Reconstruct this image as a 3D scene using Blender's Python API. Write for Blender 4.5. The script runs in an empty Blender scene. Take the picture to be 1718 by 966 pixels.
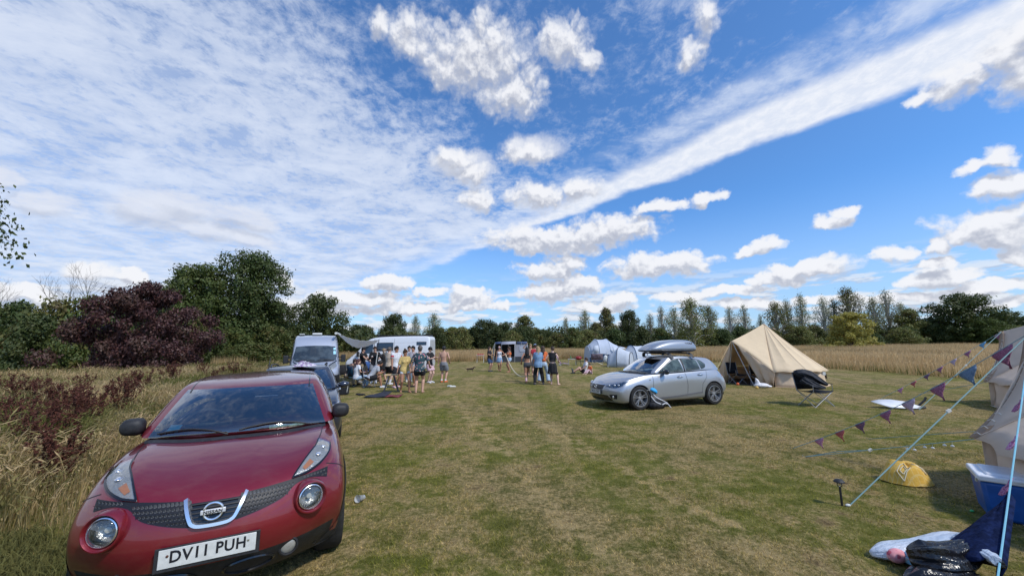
import bpy, bmesh, math, random
import numpy as np
from mathutils import Vector, Matrix, Euler
R = math.radians
rng = np.random.default_rng(7)
random.seed(7)
S = bpy.context.scene
COL = S.collection

# ------------------------------------------------------------------ camera
HC, PITCH, ROLL, FPX, PW, PH = 1.84, 0.14608, 0.01241, 638.36, 1718, 966
cam_data = bpy.data.cameras.new('camera')
cam = bpy.data.objects.new('camera', cam_data)
COL.objects.link(cam)
cam_data.sensor_width = 36
cam_data.lens = 36 * FPX / PW
cam_data.clip_start = 0.05
cam_data.clip_end = 3000
_c, _s = math.cos(PITCH), math.sin(PITCH)
_r0, _u0, _f0 = Vector((1, 0, 0)), Vector((0, -_s, _c)), Vector((0, _c, _s))
_cx = _r0 * math.cos(ROLL) - _u0 * math.sin(ROLL)
_cy = _r0 * math.sin(ROLL) + _u0 * math.cos(ROLL)
cam.matrix_world = Matrix.Translation((0, 0, HC)) @ Matrix((_cx, _cy, -_f0)).transposed().to_4x4()
S.camera = cam

def ray(u, v):
    """direction in the world for a point of the photograph"""
    return (_cx * ((u - PW / 2) / FPX) + _cy * (-(v - PH / 2) / FPX) + _f0).normalized()
def G(u, v, z=0.0):
    """point on the ground (height z)"""
    d = ray(u, v)
    t = (z - HC) / d.z
    return Vector((d.x * t, d.y * t, z))
def D(u, v, y):
    """point at distance y in front of the camera"""
    d = ray(u, v)
    t = y / d.y
    return Vector((d.x * t, y, HC + d.z * t))

# ------------------------------------------------------------------ light
SUN_EL, SUN_AZ = R(50), R(128)          # azimuth from +Y (ahead) clockwise to +X
sun_data = bpy.data.lights.new('sun', 'SUN')
sun_data.energy = 2.9
sun_data.angle = R(5)
sun_data.color = (1.0, 0.95, 0.87)
sun = bpy.data.objects.new('sun', sun_data)
COL.objects.link(sun)
sd = Vector((math.sin(SUN_AZ) * math.cos(SUN_EL), math.cos(SUN_AZ) * math.cos(SUN_EL), math.sin(SUN_EL)))
sun.rotation_euler = sd.to_track_quat('Z', 'Y').to_euler()
sun.location = sd * 60

S.render.engine = 'CYCLES'
S.view_settings.view_transform = 'Standard'
S.view_settings.look = 'None'
S.view_settings.exposure = 0.12
S.view_settings.gamma = 1
S.view_settings.use_curve_mapping = False
S.cycles.max_bounces = 5
S.cycles.diffuse_bounces = 2
S.cycles.glossy_bounces = 3
S.cycles.transmission_bounces = 4
S.cycles.transparent_max_bounces = 6
S.cycles.caustics_reflective = False
S.cycles.caustics_refractive = False
S.cycles.use_denoising = True

# ------------------------------------------------------------------ node helpers
class NT:
    def __init__(s, tree): s.t = tree; s.n = tree.nodes; s.l = tree.links
    def new(s, typ, **kw):
        n = s.n.new(typ)
        for k, v in kw.items(): setattr(n, k, v)
        return n
    def put(s, sock, v):
        if v is None: return
        if hasattr(v, 'is_linked') or isinstance(v, bpy.types.NodeSocket): s.l.new(v, sock)
        else: sock.default_value = v
    def math(s, op, a, b=None, c=None, clamp=False):
        n = s.new('ShaderNodeMath', operation=op); n.use_clamp = clamp
        s.put(n.inputs[0], a); s.put(n.inputs[1], b)
        if c is not None: s.put(n.inputs[2], c)
        return n.outputs[0]
    def vec(s, op, a, b=None, c=None, out=0):
        n = s.new('ShaderNodeVectorMath', operation=op)
        s.put(n.inputs[0], a); s.put(n.inputs[1], b)
        if c is not None: s.put(n.inputs[2], c)
        return n.outputs[out]
    def noise(s, v, scale, detail=4, rough=.55, lac=2, dist=0, out=0, dim='3D'):
        n = s.new('ShaderNodeTexNoise'); n.noise_dimensions = dim
        s.put(n.inputs['Vector'], v)
        n.inputs['Scale'].default_value = scale; n.inputs['Detail'].default_value = detail
        n.inputs['Roughness'].default_value = rough; n.inputs['Lacunarity'].default_value = lac
        n.inputs['Distortion'].default_value = dist
        return n.outputs[out]
    def smooth(s, v, a, b, lo=0., hi=1.):
        n = s.new('ShaderNodeMapRange'); n.interpolation_type = 'SMOOTHSTEP'
        s.put(n.inputs[0], v)
        for i, q in zip((1, 2, 3, 4), (a, b, lo, hi)): s.put(n.inputs[i], q)
        return n.outputs[0]
    def lin(s, v, a, b, lo=0., hi=1.):
        n = s.new('ShaderNodeMapRange'); s.put(n.inputs[0], v)
        for i, q in zip((1, 2, 3, 4), (a, b, lo, hi)): s.put(n.inputs[i], q)
        return n.outputs[0]
    def mix(s, f, a, b, mode='MIX'):
        n = s.new('ShaderNodeMix', data_type='RGBA', blend_type=mode)
        s.put(n.inputs[0], f)
        for sock, q in ((n.inputs[6], a), (n.inputs[7], b)):
            if isinstance(q, (tuple, list)): q = tuple(q) + ((1,) if len(q) == 3 else ())
            s.put(sock, q)
        return n.outputs[2]

def rgb(r, g, b):
    f = lambda c: (c / 255 / 12.92) if c <= 10.3 else ((c / 255 + .055) / 1.055) ** 2.4
    return (f(r), f(g), f(b), 1)

# ------------------------------------------------------------------ sky
world = bpy.data.worlds.new('World'); S.world = world
world.use_nodes = True
w = NT(world.node_tree)
for n in list(w.n): w.n.remove(n)
tc = w.new('ShaderNodeTexCoord').outputs['Generated']
dirv = w.vec('NORMALIZE', tc)
sep = w.new('ShaderNodeSeparateXYZ'); w.l.new(dirv, sep.inputs[0])
dx, dy, dz = sep.outputs
sky = w.new('ShaderNodeTexSky', sky_type='NISHITA')
sky.sun_disc = False
sky.sun_elevation = SUN_EL
sky.sun_rotation = SUN_AZ
sky.altitude = 0; sky.air_density = 1.0; sky.dust_density = .6; sky.ozone_density = 2.5
skyc = w.mix(1, sky.outputs[0], (.082, .130, .176), 'MULTIPLY')
skyc = w.mix(w.smooth(dz, 0.0, .5), w.mix(1, skyc, (.72, .90, 1.02), 'MULTIPLY'), skyc)
az = w.math('ARCTAN2', dx, dy)
el = w.math('ARCSINE', dz)
cmb = w.new('ShaderNodeCombineXYZ'); w.l.new(az, cmb.inputs[0]); w.l.new(el, cmb.inputs[1])
ae = cmb.outputs[0]
# sheet coordinates: where the direction meets a high flat layer
zc = w.math('ADD', w.math('MAXIMUM', dz, .0), .07)
cmb2 = w.new('ShaderNodeCombineXYZ')
w.l.new(w.math('DIVIDE', dx, zc), cmb2.inputs[0]); w.l.new(w.math('DIVIDE', dy, zc), cmb2.inputs[1])
sheet = cmb2.outputs[0]

def azel(u, v):
    d = ray(u, v); return math.atan2(d.x, d.y), math.asin(d.z)
CUM = [  # cumulus lumps: centre and half sizes in the photograph, fluffiness
 (800,100,110,70),(690,65,44,52),(860,155,66,50),(945,72,50,52),(755,115,60,42),(820,60,40,45),(640,45,20,30),(985,100,24,26),
 (905,330,62,24),(800,332,30,22),(975,315,36,22),(795,292,40,20),(885,258,50,26),(760,265,40,20),
 (890,402,90,27),(1020,388,98,30),(960,398,130,30),(925,452,68,20),(950,440,40,18),(935,488,75,22),(975,475,50,20),(1100,448,104,25),(1150,438,52,20),
 (1105,345,52,13),(1185,336,40,12),(1398,366,46,14),(1425,352,30,13),(1260,420,40,12),(1290,406,32,15),
 (1360,452,80,16),(1300,468,70,14),(1230,486,80,10),(1485,425,38,17),(1380,440,50,14),
 (1650,378,120,34),(1700,390,80,40),(1690,310,85,28),(1670,268,48,20),(1625,282,40,9),(1562,410,36,17),
 (1700,90,80,60),(1610,135,72,40),(1545,165,40,16),(1750,110,100,60),
 (1575,462,90,18),(1660,482,100,18),(1500,500,90,13),(1705,432,46,14),(1560,440,50,12),(1640,515,130,10),
 (655,474,52,15),(790,496,50,17),(720,490,34,9),(600,500,90,16),(560,520,120,12),(690,515,70,11),(800,515,60,9),
 (1010,512,62,12),(1040,500,30,12),(1150,500,60,12),(1260,508,70,10),(1380,500,70,10),
 (150,455,58,18),(228,466,44,14),(40,495,80,14),(340,470,30,10),(475,465,26,16),
 (1165,92,30,30),(1180,30,34,36),(1795,300,60,60),(-80,480,100,24)]
SOFT = [(250,352,80,28),(405,365,70,24),(80,342,60,24),(420,402,60,16),(330,385,90,22),(780,275,60,26),(895,250,60,28),(300,345,70,26),(10,300,40,20)]

def build_cumulus():
    g = bpy.data.node_groups.new('cumulus_field', 'ShaderNodeTree')
    g.interface.new_socket('P', in_out='INPUT', socket_type='NodeSocketVector')
    g.interface.new_socket('F', in_out='OUTPUT', socket_type='NodeSocketFloat')
    g.interface.new_socket('Soft', in_out='OUTPUT', socket_type='NodeSocketFloat')
    q = NT(g)
    gi = q.new('NodeGroupInput'); go = q.new('NodeGroupOutput')
    P = gi.outputs[0]
    n1 = q.noise(P, 9, 2, .5, out=1); n2 = q.noise(P, 20, 5, .58, out=1)
    warp = q.vec('MULTIPLY_ADD', q.vec('SUBTRACT', n1, (.5, .5, .5)), (.07, .04, 0), P)
    warp = q.vec('MULTIPLY_ADD', q.vec('SUBTRACT', n2, (.5, .5, .5)), (.060, .042, 0), warp)
    res = []
    for lst in (CUM, SOFT):
        acc = None
        for (u, v, ru, rv) in lst:
            a0, e0 = azel(u, v)
            ra = abs(azel(u + ru, v)[0] - azel(u - ru, v)[0]) / 2
            re = abs(azel(u, v + rv)[1] - azel(u, v - rv)[1]) / 2
            t = q.vec('MULTIPLY_ADD', warp, (1 / ra / 1.04, 1 / re / 1.04, 0), (-a0 / ra / 1.04, -e0 / re / 1.04, 0))
            t = q.vec('DOT_PRODUCT', t, t, out=1)
            acc = t if acc is None else q.math('SMOOTH_MIN' if lst is CUM else 'SMOOTH_MIN', acc, t, .22)
        res.append(acc)
    nn = q.noise(P, 55, 4, .6)
    puff = None
    for sc_, am in ((24, .62), (58, .34)):
        vo = q.new('ShaderNodeTexVoronoi'); vo.feature = 'F1'; vo.voronoi_dimensions = '2D'; vo.inputs['Scale'].default_value = sc_
        q.l.new(q.vec('MULTIPLY', warp, (1, 1.35, 1)), vo.inputs['Vector'])
        pz = q.math('MULTIPLY', q.math('SUBTRACT', .42, vo.outputs['Distance']), am)
        puff = pz if puff is None else q.math('ADD', puff, pz)
    F = q.math('ADD', q.math('SUBTRACT', 1.0, res[0]), q.math('ADD', puff, q.math('MULTIPLY', q.math('SUBTRACT', nn, .5), .9)))
    q.l.new(F, go.inputs[0])
    q.l.new(q.math('SUBTRACT', 1.0, res[1]), go.inputs[1])
    return g
cg = build_cumulus()
def cum(P):
    n = w.new('ShaderNodeGroup'); n.node_tree = cg; w.l.new(P, n.inputs[0]); return n.outputs
F0 = cum(ae)
F1 = cum(w.vec('ADD', ae, (0.006, .022, 0)))
dens = w.smooth(F0[0], w.lin(el, R(6), R(32), -.06, -.28), w.lin(el, R(6), R(32), .55, 1.1))
shade = w.math('SUBTRACT', F0[0], F1[0])
# high thin sheet on the left, thinning towards the right of the long band
n_st = w.noise(w.vec('MULTIPLY', sheet, (1.0, 1.15, 1)), 3.2, 6, .66, dist=.35)
n_fine = w.noise(w.vec('MULTIPLY', sheet, (1.25, 1.0, 1)), 15.0, 4, .70, dist=.25)
n_big = w.noise(sheet, .55, 2, .5)
# great circles of the photograph used as edges of the cloud sheets
def side(u1, v1, u2, v2):
    n = ray(u1, v1).cross(ray(u2, v2)).normalized()
    return w.vec('DOT_PRODUCT', dirv, tuple(n), out=1)
sB = side(700, 452, 1718, 30)            # the band's axis: positive towards below or above
sgn = 1 if ray(700, 452).cross(ray(1718, 30)).normalized().dot(ray(900, 100)) > 0 else -1
above = w.math('MULTIPLY', sB, float(sgn))
wob = w.noise(w.vec('MULTIPLY', sheet, (1, 1, 1)), 2.4, 5, .6)
aw = w.math('ADD', above, w.math('MULTIPLY', w.math('SUBTRACT', wob, .5), .05))
wid = w.smooth(az, R(-20), R(42), .010, .046)
band = w.math('MULTIPLY', w.smooth(w.math('ADD', aw, wid), .0, .018), w.smooth(w.math('SUBTRACT', wid, aw), -.008, .026))
band = w.math('MULTIPLY', band, w.smooth(az, R(-30), R(-6)))
b2c = w.math('SUBTRACT', aw, w.math('MULTIPLY', wid, 1.75))
band2 = w.math('MULTIPLY', w.smooth(w.math('ABSOLUTE', b2c), .05, .0), w.smooth(n_st, .30, .62))
band2 = w.math('MULTIPLY', band2, w.smooth(az, R(-24), R(0), 0, .62))
# veil: full on the left, mottled up to the line that runs from the top left centre
sV = side(470, 0, 900, 350)
sgv = 1 if ray(470, 0).cross(ray(900, 350)).normalized().dot(ray(100, 200)) > 0 else -1
left = w.math('MULTIPLY', sV, float(sgv))
lw = w.math('ADD', left, w.math('MULTIPLY', w.math('SUBTRACT', n_big, .5), .10))
cover = w.smooth(lw, -.10, .16)
veil_t = w.math('SUBTRACT', w.math('ADD', w.math('MULTIPLY', n_st, .55), w.math('MULTIPLY', n_fine, .55)), w.lin(cover, 0, 1, .56, .33))
veil = w.smooth(veil_t, -.06, .24)
veil = w.math('MULTIPLY', veil, w.lin(cover, 0, 1, .55, .86))
veil = w.math('MULTIPLY', veil, w.smooth(aw, -.01, .05))
base_v = w.math('MULTIPLY', w.smooth(lw, -.02, .26), .60)
base_v = w.math('MULTIPLY', base_v, w.smooth(aw, -.01, .05))
veil = w.math('MAXIMUM', veil, base_v)
# small clouds low over the horizon
low = w.noise(w.vec('MULTIPLY', ae, (1, 4.6, 1)), 8, 6, .6)
low2 = w.noise(w.vec('MULTIPLY', w.vec('ADD', ae, (0, .008, 0)), (1, 4.6, 1)), 8, 6, .6)
lowm = w.math('MULTIPLY', w.smooth(low, .47, .57), w.smooth(el, R(11), R(5)))
lows = w.smooth(w.math('SUBTRACT', low, low2), -.05, .05)
horizon = w.smooth(el, R(20), R(0), 0, .62)

white = (.76, .79, .84)
veilcol = w.mix(w.smooth(n_st, .3, .7), (.47, .56, .75), (.70, .76, .88))
c = w.mix(horizon, skyc, (.52, .66, .86))
c = w.mix(veil, c, veilcol)
c = w.mix(band2, c, (.70, .77, .90))
c = w.mix(w.math('MULTIPLY', band, .93), c, w.mix(w.smooth(n_fine, .35, .7), (.72, .77, .87), (.85, .87, .92)))
c = w.mix(w.math('MULTIPLY', lowm, .9), c, w.mix(lows, (.48, .53, .64), white))
soft = w.math('MULTIPLY', w.smooth(F0[1], -.1, .8), w.smooth(F0[0], -9., 0., .62, .62))
c = w.mix(soft, c, w.mix(w.smooth(w.math('SUBTRACT', F0[1], F1[1]), -.35, .35), (.50, .53, .62), (.74, .76, .83)))
cumcol = w.mix(w.smooth(shade, -.42, .62), (.44, .47, .56), (.84, .85, .89))
cumcol = w.mix(w.smooth(F0[0], .1, .9, .35, 0), cumcol, white)
c = w.mix(w.math('MULTIPLY', dens, .97), c, cumcol)
c = w.mix(w.smooth(dz, -.02, .0), (.10, .10, .07), c)
c = w.mix(1, c, (10, 10, 10), 'MULTIPLY')
bg = w.new('ShaderNodeBackground'); w.l.new(c, bg.inputs[0]); bg.inputs[1].default_value = 0.1
bgo = w.new('ShaderNodeOutputWorld'); w.l.new(bg.outputs[0], bgo.inputs[0])
world.cycles.sampling_method = 'MANUAL'
world.cycles.sample_map_resolution = 512
SKYNODE = sky
# ------------------------------------------------------------------ mesh and material helpers
def tag(o, label=None, cat=None, group=None, kind=None):
    if label: o['label'] = label
    if cat: o['category'] = cat
    if group: o['group'] = group
    if kind: o['kind'] = kind
    return o
def empty(name, loc=(0, 0, 0), rz=0, label=None, cat=None, group=None, kind=None):
    o = bpy.data.objects.new(name, None); COL.objects.link(o)
    o.location = loc; o.rotation_euler = (0, 0, rz); o.empty_display_size = .2
    return tag(o, label, cat, group, kind)
def copy_tree(o, parent=None):
    c = o.copy(); COL.objects.link(c)
    if parent is not None:
        c.parent = parent
    for ch in [x for x in o.children]: copy_tree(ch, c)
    return c

def pm(name, col, rough=.6, metal=0, spec=.5, var=0, vscale=8, bump=0, bscale=60, coat=0, alpha=1, trans=0, ior=1.45, emit=None, col2=None, sheen=0, vdet=3):
    m = bpy.data.materials.new(name); m.use_nodes = True
    t = NT(m.node_tree); b = t.n['Principled BSDF']
    col = tuple(col[:3]) + (1,)
    b.inputs['Base Color'].default_value = col
    b.inputs['Roughness'].default_value = rough; b.inputs['Metallic'].default_value = metal
    b.inputs['Specular IOR Level'].default_value = spec; b.inputs['IOR'].default_value = ior
    b.inputs['Coat Weight'].default_value = coat; b.inputs['Coat Roughness'].default_value = .03
    b.inputs['Alpha'].default_value = alpha; b.inputs['Transmission Weight'].default_value = trans
    b.inputs['Sheen Weight'].default_value = sheen
    if var or bump or col2:
        oc = t.new('ShaderNodeTexCoord').outputs['Object']
    if var or col2:
        n = t.noise(oc, vscale, vdet, .6)
        c2 = tuple(col2[:3]) + (1,) if col2 else tuple(min(1, x * (1 + var)) for x in col[:3]) + (1,)
        c1 = col if col2 else tuple(x * (1 - var) for x in col[:3]) + (1,)
        t.l.new(t.mix(t.smooth(n, .38, .62), c1, c2), b.inputs['Base Color'])
    if bump:
        bn = t.new('ShaderNodeBump'); bn.inputs['Strength'].default_value = bump; bn.inputs['Distance'].default_value = .02
        t.l.new(t.noise(oc, bscale, 3, .6), bn.inputs['Height']); t.l.new(bn.outputs[0], b.inputs['Normal'])
    return m

class MB:
    """collects vertices and faces, builds ONE mesh object"""
    def __init__(s): s.v = []; s.f = []; s.m = []; s.cur = 0
    def add(s, vs, fs):
        o = len(s.v); s.v += [tuple(v) for v in vs]
        for f in fs: s.f.append(tuple(i + o for i in f)); s.m.append(s.cur)
        return s
    def box(s, c, size, rot=None, taper=1.0):
        M = (rot.to_matrix() if isinstance(rot, Euler) else rot) if rot is not None else Matrix.Identity(3)
        c = Vector(c); h = Vector(size) / 2; vs = []
        for z in (-1, 1):
            k = taper if z > 0 else 1
            for x, y in ((-1, -1), (1, -1), (1, 1), (-1, 1)):
                vs.append(c + M @ Vector((x * h.x * k, y * h.y * k, z * h.z)))
        return s.add(vs, [(3, 2, 1, 0), (4, 5, 6, 7), (0, 1, 5, 4), (1, 2, 6, 5), (2, 3, 7, 6), (3, 0, 4, 7)])
    def grid(s, rows, closed_u=False, closed_v=False, flip=False):
        n = len(rows); k = len(rows[0]); vs = [p for r in rows for p in r]; fs = []
        for i in range(n - (0 if closed_v else 1)):
            for j in range(k - (0 if closed_u else 1)):
                a = i * k + j; b = i * k + (j + 1) % k; c = ((i + 1) % n) * k + (j + 1) % k; d = ((i + 1) % n) * k + j
                fs.append((a, d, c, b) if flip else (a, b, c, d))
        return s.add(vs, fs)
    def tube(s, pts, r, seg=8, cap=True, squash=None):
        pts = [Vector(p) for p in pts]; n = len(pts)
        rs = r if isinstance(r, (list, tuple)) else [r] * n
        rows = []; prev = None
        for i, p in enumerate(pts):
            t = (pts[min(i + 1, n - 1)] - pts[max(i - 1, 0)])
            t = t.normalized() if t.length > 1e-9 else Vector((0, 0, 1))
            if prev is None:
                a = Vector((0, 0, 1)) if abs(t.z) < .9 else Vector((1, 0, 0))
                x = t.cross(a).normalized()
            else:
                x = (prev - t * prev.dot(t)).normalized()
            prev = x; y = t.cross(x)
            rows.append([p + (x * math.cos(2 * math.pi * j / seg) + y * math.sin(2 * math.pi * j / seg)) * rs[i] for j in range(seg)])
        s.grid(rows, closed_u=True)
        if cap:
            o = len(s.v) - n * seg
            s.f.append(tuple(o + j for j in range(seg))[::-1]); s.m.append(s.cur)
            s.f.append(tuple(o + (n - 1) * seg + j for j in range(seg))); s.m.append(s.cur)
        return s
    def lathe(s, prof, c=(0, 0, 0), axis='z', seg=24, sx=1, sy=1):
        rows = []
        for (r, z) in prof:
            row = []
            for j in range(seg):
                a = 2 * math.pi * j / seg; x, y = r * math.cos(a) * sx, r * math.sin(a) * sy
                p = {'z': (x, y, z), 'y': (x, z, y), 'x': (z, x, y)}[axis]
                row.append(Vector(c) + Vector(p))
            rows.append(row)
        return s.grid(rows, closed_u=True, flip=(axis == 'y'))
    def ball(s, c, r, seg=16, rings=10, M=None, cut=None):
        rows = []
        r = Vector(r) if isinstance(r, (tuple, list, Vector)) else Vector((r, r, r))
        for i in range(rings + 1):
            th = math.pi * i / rings
            if cut is not None and th > cut: break
            row = []
            for j in range(seg):
                a = 2 * math.pi * j / seg
                p = Vector((r.x * math.sin(th) * math.cos(a), r.y * math.sin(th) * math.sin(a), r.z * math.cos(th)))
                if M is not None: p = M @ p
                row.append(Vector(c) + p)
            rows.append(row)
        return s.grid(rows, closed_u=True, flip=True)
    def prism(s, poly, axis_vec):
        n = len(poly); a = Vector(axis_vec)
        vs = [Vector(p) for p in poly] + [Vector(p) + a for p in poly]
        fs = [tuple(range(n))[::-1], tuple(range(n, 2 * n))] + [(i, (i + 1) % n, n + (i + 1) % n, n + i) for i in range(n)]
        return s.add(vs, fs)
    def build(s, name, mats, parent=None, smooth=True, bevel=0, sub=0, solid=0, angle=40, label=None):
        me = bpy.data.meshes.new(name)
        me.from_pydata(s.v, [], s.f); me.validate(); 
        mats = mats if isinstance(mats, (list, tuple)) else [mats]
        for m in mats: me.materials.append(m)
        if len(mats) > 1 and len(me.polygons) == len(s.m):
            me.polygons.foreach_set('material_index', s.m)
        bm = bmesh.new(); bm.from_mesh(me)
        bmesh.ops.remove_doubles(bm, verts=bm.verts, dist=1e-5)
        bmesh.ops.recalc_face_normals(bm, faces=bm.faces)
        bm.to_mesh(me); bm.free()
        if smooth:
            me.polygons.foreach_set('use_smooth', [True] * len(me.polygons))
            if not sub: me.set_sharp_from_angle(angle=R(angle))
        o = bpy.data.objects.new(name, me); COL.objects.link(o)
        if parent is not None: o.parent = parent
        if solid:
            md = o.modifiers.new('solid', 'SOLIDIFY'); md.thickness = solid; md.offset = 0
        if bevel:
            md = o.modifiers.new('bevel', 'BEVEL'); md.width = bevel; md.segments = 2; md.limit_method = 'ANGLE'; md.angle_limit = R(35)
        if sub:
            md = o.modifiers.new('sub', 'SUBSURF'); md.levels = sub; md.render_levels = sub
        if label: o['label'] = label
        return o

def np_mesh(name, V, F, mats, parent=None, smooth=False, link=True):
    """V (n,3), F (m,k) arrays -> mesh object, fast"""
    me = bpy.data.meshes.new(name)
    n, (m, k) = len(V), F.shape
    me.vertices.add(n); me.vertices.foreach_set('co', np.ascontiguousarray(V, dtype=np.float32).ravel())
    me.loops.add(m * k); me.loops.foreach_set('vertex_index', np.ascontiguousarray(F, dtype=np.int32).ravel())
    me.polygons.add(m); me.polygons.foreach_set('loop_start', np.arange(0, m * k, k, dtype=np.int32))
    if smooth: me.polygons.foreach_set('use_smooth', np.ones(m, dtype=bool))
    me.update(calc_edges=True)
    for q in (mats if isinstance(mats, (list, tuple)) else [mats]): me.materials.append(q)
    if not link: return me
    o = bpy.data.objects.new(name, me); COL.objects.link(o)
    if parent is not None: o.parent = parent
    return o

def text_mesh(s, size, mat, name, parent, M, extrude=.001, spacing=1.0, sx=1.0, bold=0):
    cu = bpy.data.curves.new('lettering', 'FONT'); cu.body = s; cu.size = size; cu.extrude = extrude
    cu.align_x = 'CENTER'; cu.align_y = 'CENTER'; cu.space_character = spacing; cu.offset = bold
    cu.resolution_u = 3
    o = bpy.data.objects.new('lettering', cu); COL.objects.link(o)
    dg = bpy.context.evaluated_depsgraph_get(); dg.update()
    me = bpy.data.meshes.new_from_object(o.evaluated_get(dg)); me.name = name
    bpy.data.objects.remove(o); bpy.data.curves.remove(cu)
    me.transform(M @ Matrix.Diagonal((sx, 1, 1, 1))); me.materials.clear(); me.materials.append(mat)
    r = bpy.data.objects.new(name, me); COL.objects.link(r)
    if parent is not None: r.parent = parent
    return r
# ------------------------------------------------------------------ the field
def tall_region(x, y):
    """True where the grass is not mown (numpy arrays)"""
    wob = .35 * np.sin(x * 1.7 + y * .9) + .3 * np.sin(y * 2.3 - x) + .2 * np.sin(5 * x + 3 * y)
    left = (x < -3.75 - .47 * (y - 2.2) + wob * .5) & (y < 34 + wob)
    left &= (y > 3.3 + wob * .8 - .25 * (x + 4))
    bx = np.array([-200, -60, -22, -7.2, 8.7, 15, 19.5, 21, 20.5, 24, 60, 200.])
    by = np.array([52, 52, 50, 42, 46, 42, 32, 26, 18.5, 15, 4, -20.])
    # the back edge is followed by x up to 15 m, then the field comes forward on the right
    back = (x <= 19) & (y > np.interp(x, bx[:7], by[:7]) + wob)
    right = (x > 19) & ((x - 19 + wob * .5) > np.interp(y, [-30, 4, 15, 18.5, 26, 32, 42], [90, 40, 6, 1.8, 1.6, .5, -6]))
    return left | back | right

def sward(t):
    """colour of the mown sward from the position in the field (green patches, scorched straw, bare soil, old wheel tracks)"""
    oc = t.new('ShaderNodeTexCoord').outputs['Object']
    G1, G2, S1, S2, SOIL = (.132, .136, .026), (.210, .200, .047), (.29, .215, .088), (.46, .34, .160), (.16, .11, .055)
    big = t.noise(oc, .32, 3, .6); mid = t.noise(oc, 1.3, 4, .62); sml = t.noise(oc, 4.6, 5, .70); fine = t.noise(oc, 21, 4, .75)
    line = t.noise(t.vec('MULTIPLY', oc, (1.25, .10, 1)), 1.0, 3, .6)
    m_ = t.math('ADD', t.math('ADD', t.math('MULTIPLY', big, .70), t.math('MULTIPLY', mid, .80)), t.math('ADD', t.math('MULTIPLY', sml, 1.15), t.math('MULTIPLY', line, .65)))
    m_ = t.math('ADD', m_, t.math('MULTIPLY', fine, .60))
    str_ = t.smooth(m_, 1.74, 2.22)
    gcol = t.mix(t.smooth(sml, .36, .64), G1, G2)
    gcol = t.mix(t.smooth(big, .42, .62), gcol, t.mix(t.smooth(fine, .35, .65), (.105, .098, .028), (.17, .145, .052)))
    scol = t.mix(t.smooth(fine, .36, .66), S1, S2)
    c = t.mix(str_, gcol, scol)
    c = t.mix(t.math('MULTIPLY', t.smooth(mid, .56, .70), t.smooth(sml, .48, .62)), c, SOIL)
    # two faint wheel tracks that wander away from the camera
    sp = t.new('ShaderNodeSeparateXYZ'); t.l.new(oc, sp.inputs[0])
    wx = t.math('ADD', t.math('SUBTRACT', sp.outputs[0], t.math('MULTIPLY', t.math('SUBTRACT', sp.outputs[1], 9.0), -.28)), t.math('MULTIPLY', t.math('SUBTRACT', mid, .5), 1.0))
    tr = None
    for off in (-.75, .75):
        q = t.smooth(t.math('ABSOLUTE', t.math('SUBTRACT', wx, off)), .22, .06)
        tr = q if tr is None else t.math('MAXIMUM', tr, q)
    tr = t.math('MULTIPLY', t.math('MULTIPLY', tr, t.smooth(sml, .40, .60)), t.smooth(sp.outputs[1], 22, 8, 0, .8))
    return t.mix(tr, c, S2), oc, fine, mid

gm = bpy.data.materials.new('mown_grass'); gm.use_nodes = True
t = NT(gm.node_tree); b = t.n['Principled BSDF']
c_, oc, fine, mid = sward(t)
t.l.new(t.mix(t.smooth(fine, .25, .75, .35, 0.), c_, (.02, .022, .008)), b.inputs['Base Color']); b.inputs['Roughness'].default_value = .95; b.inputs['Specular IOR Level'].default_value = .1
bn = t.new('ShaderNodeBump'); bn.inputs['Strength'].default_value = .8; bn.inputs['Distance'].default_value = .04
t.l.new(t.math('ADD', t.noise(oc, 42, 4, .75), t.math('MULTIPLY', mid, 2)), bn.inputs['Height']); t.l.new(bn.outputs[0], b.inputs['Normal'])
M_lawn = bpy.data.materials.new('lawn_blades'); M_lawn.use_nodes = True
t = NT(M_lawn.node_tree); b = t.n['Principled BSDF']
c_, oc, fine, mid = sward(t)
ri = t.new('ShaderNodeNewGeometry').outputs['Random Per Island']
hv = t.new('ShaderNodeHueSaturation'); t.l.new(c_, hv.inputs['Color']); t.l.new(t.lin(ri, 0, 1, .75, 2.1), hv.inputs['Value']); hv.inputs['Saturation'].default_value = 1.1
b.inputs['Roughness'].default_value = .7; b.inputs['Specular IOR Level'].default_value = .2
t.l.new(hv.outputs[0], b.inputs['Base Color'])
tr_ = t.new('ShaderNodeBsdfTranslucent'); t.l.new(hv.outputs[0], tr_.inputs[0]); ms = t.new('ShaderNodeMixShader'); ms.inputs[0].default_value = .35
t.l.new(b.outputs[0], ms.inputs[1]); t.l.new(tr_.outputs[0], ms.inputs[2]); t.l.new(ms.outputs[0], t.n['Material Output'].inputs[0])

def ground_sheet():
    xs = np.concatenate([[-1500, -500, -200], np.linspace(-90, 90, 61), [200, 500, 1500]])
    ys = np.concatenate([[-300, -60], np.linspace(-6, 130, 48), [300, 700, 1600]])
    X, Y = np.meshgrid(xs, ys)
    near = (np.abs(X) < 88) & (Y > -5) & (Y < 128)
    Z = np.zeros_like(X)
    V = np.stack([X, Y, Z], -1).reshape(-1, 3)
    n, k = X.shape; i = np.arange((n - 1) * (k - 1)); a = i // (k - 1) * k + i % (k - 1)
    F = np.stack([a, a + 1, a + k + 1, a + k], 1)
    return np_mesh('grass_field', V, F, gm, smooth=True)
tag(ground_sheet(), 'mown green and straw coloured camping field', kind='structure')

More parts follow.
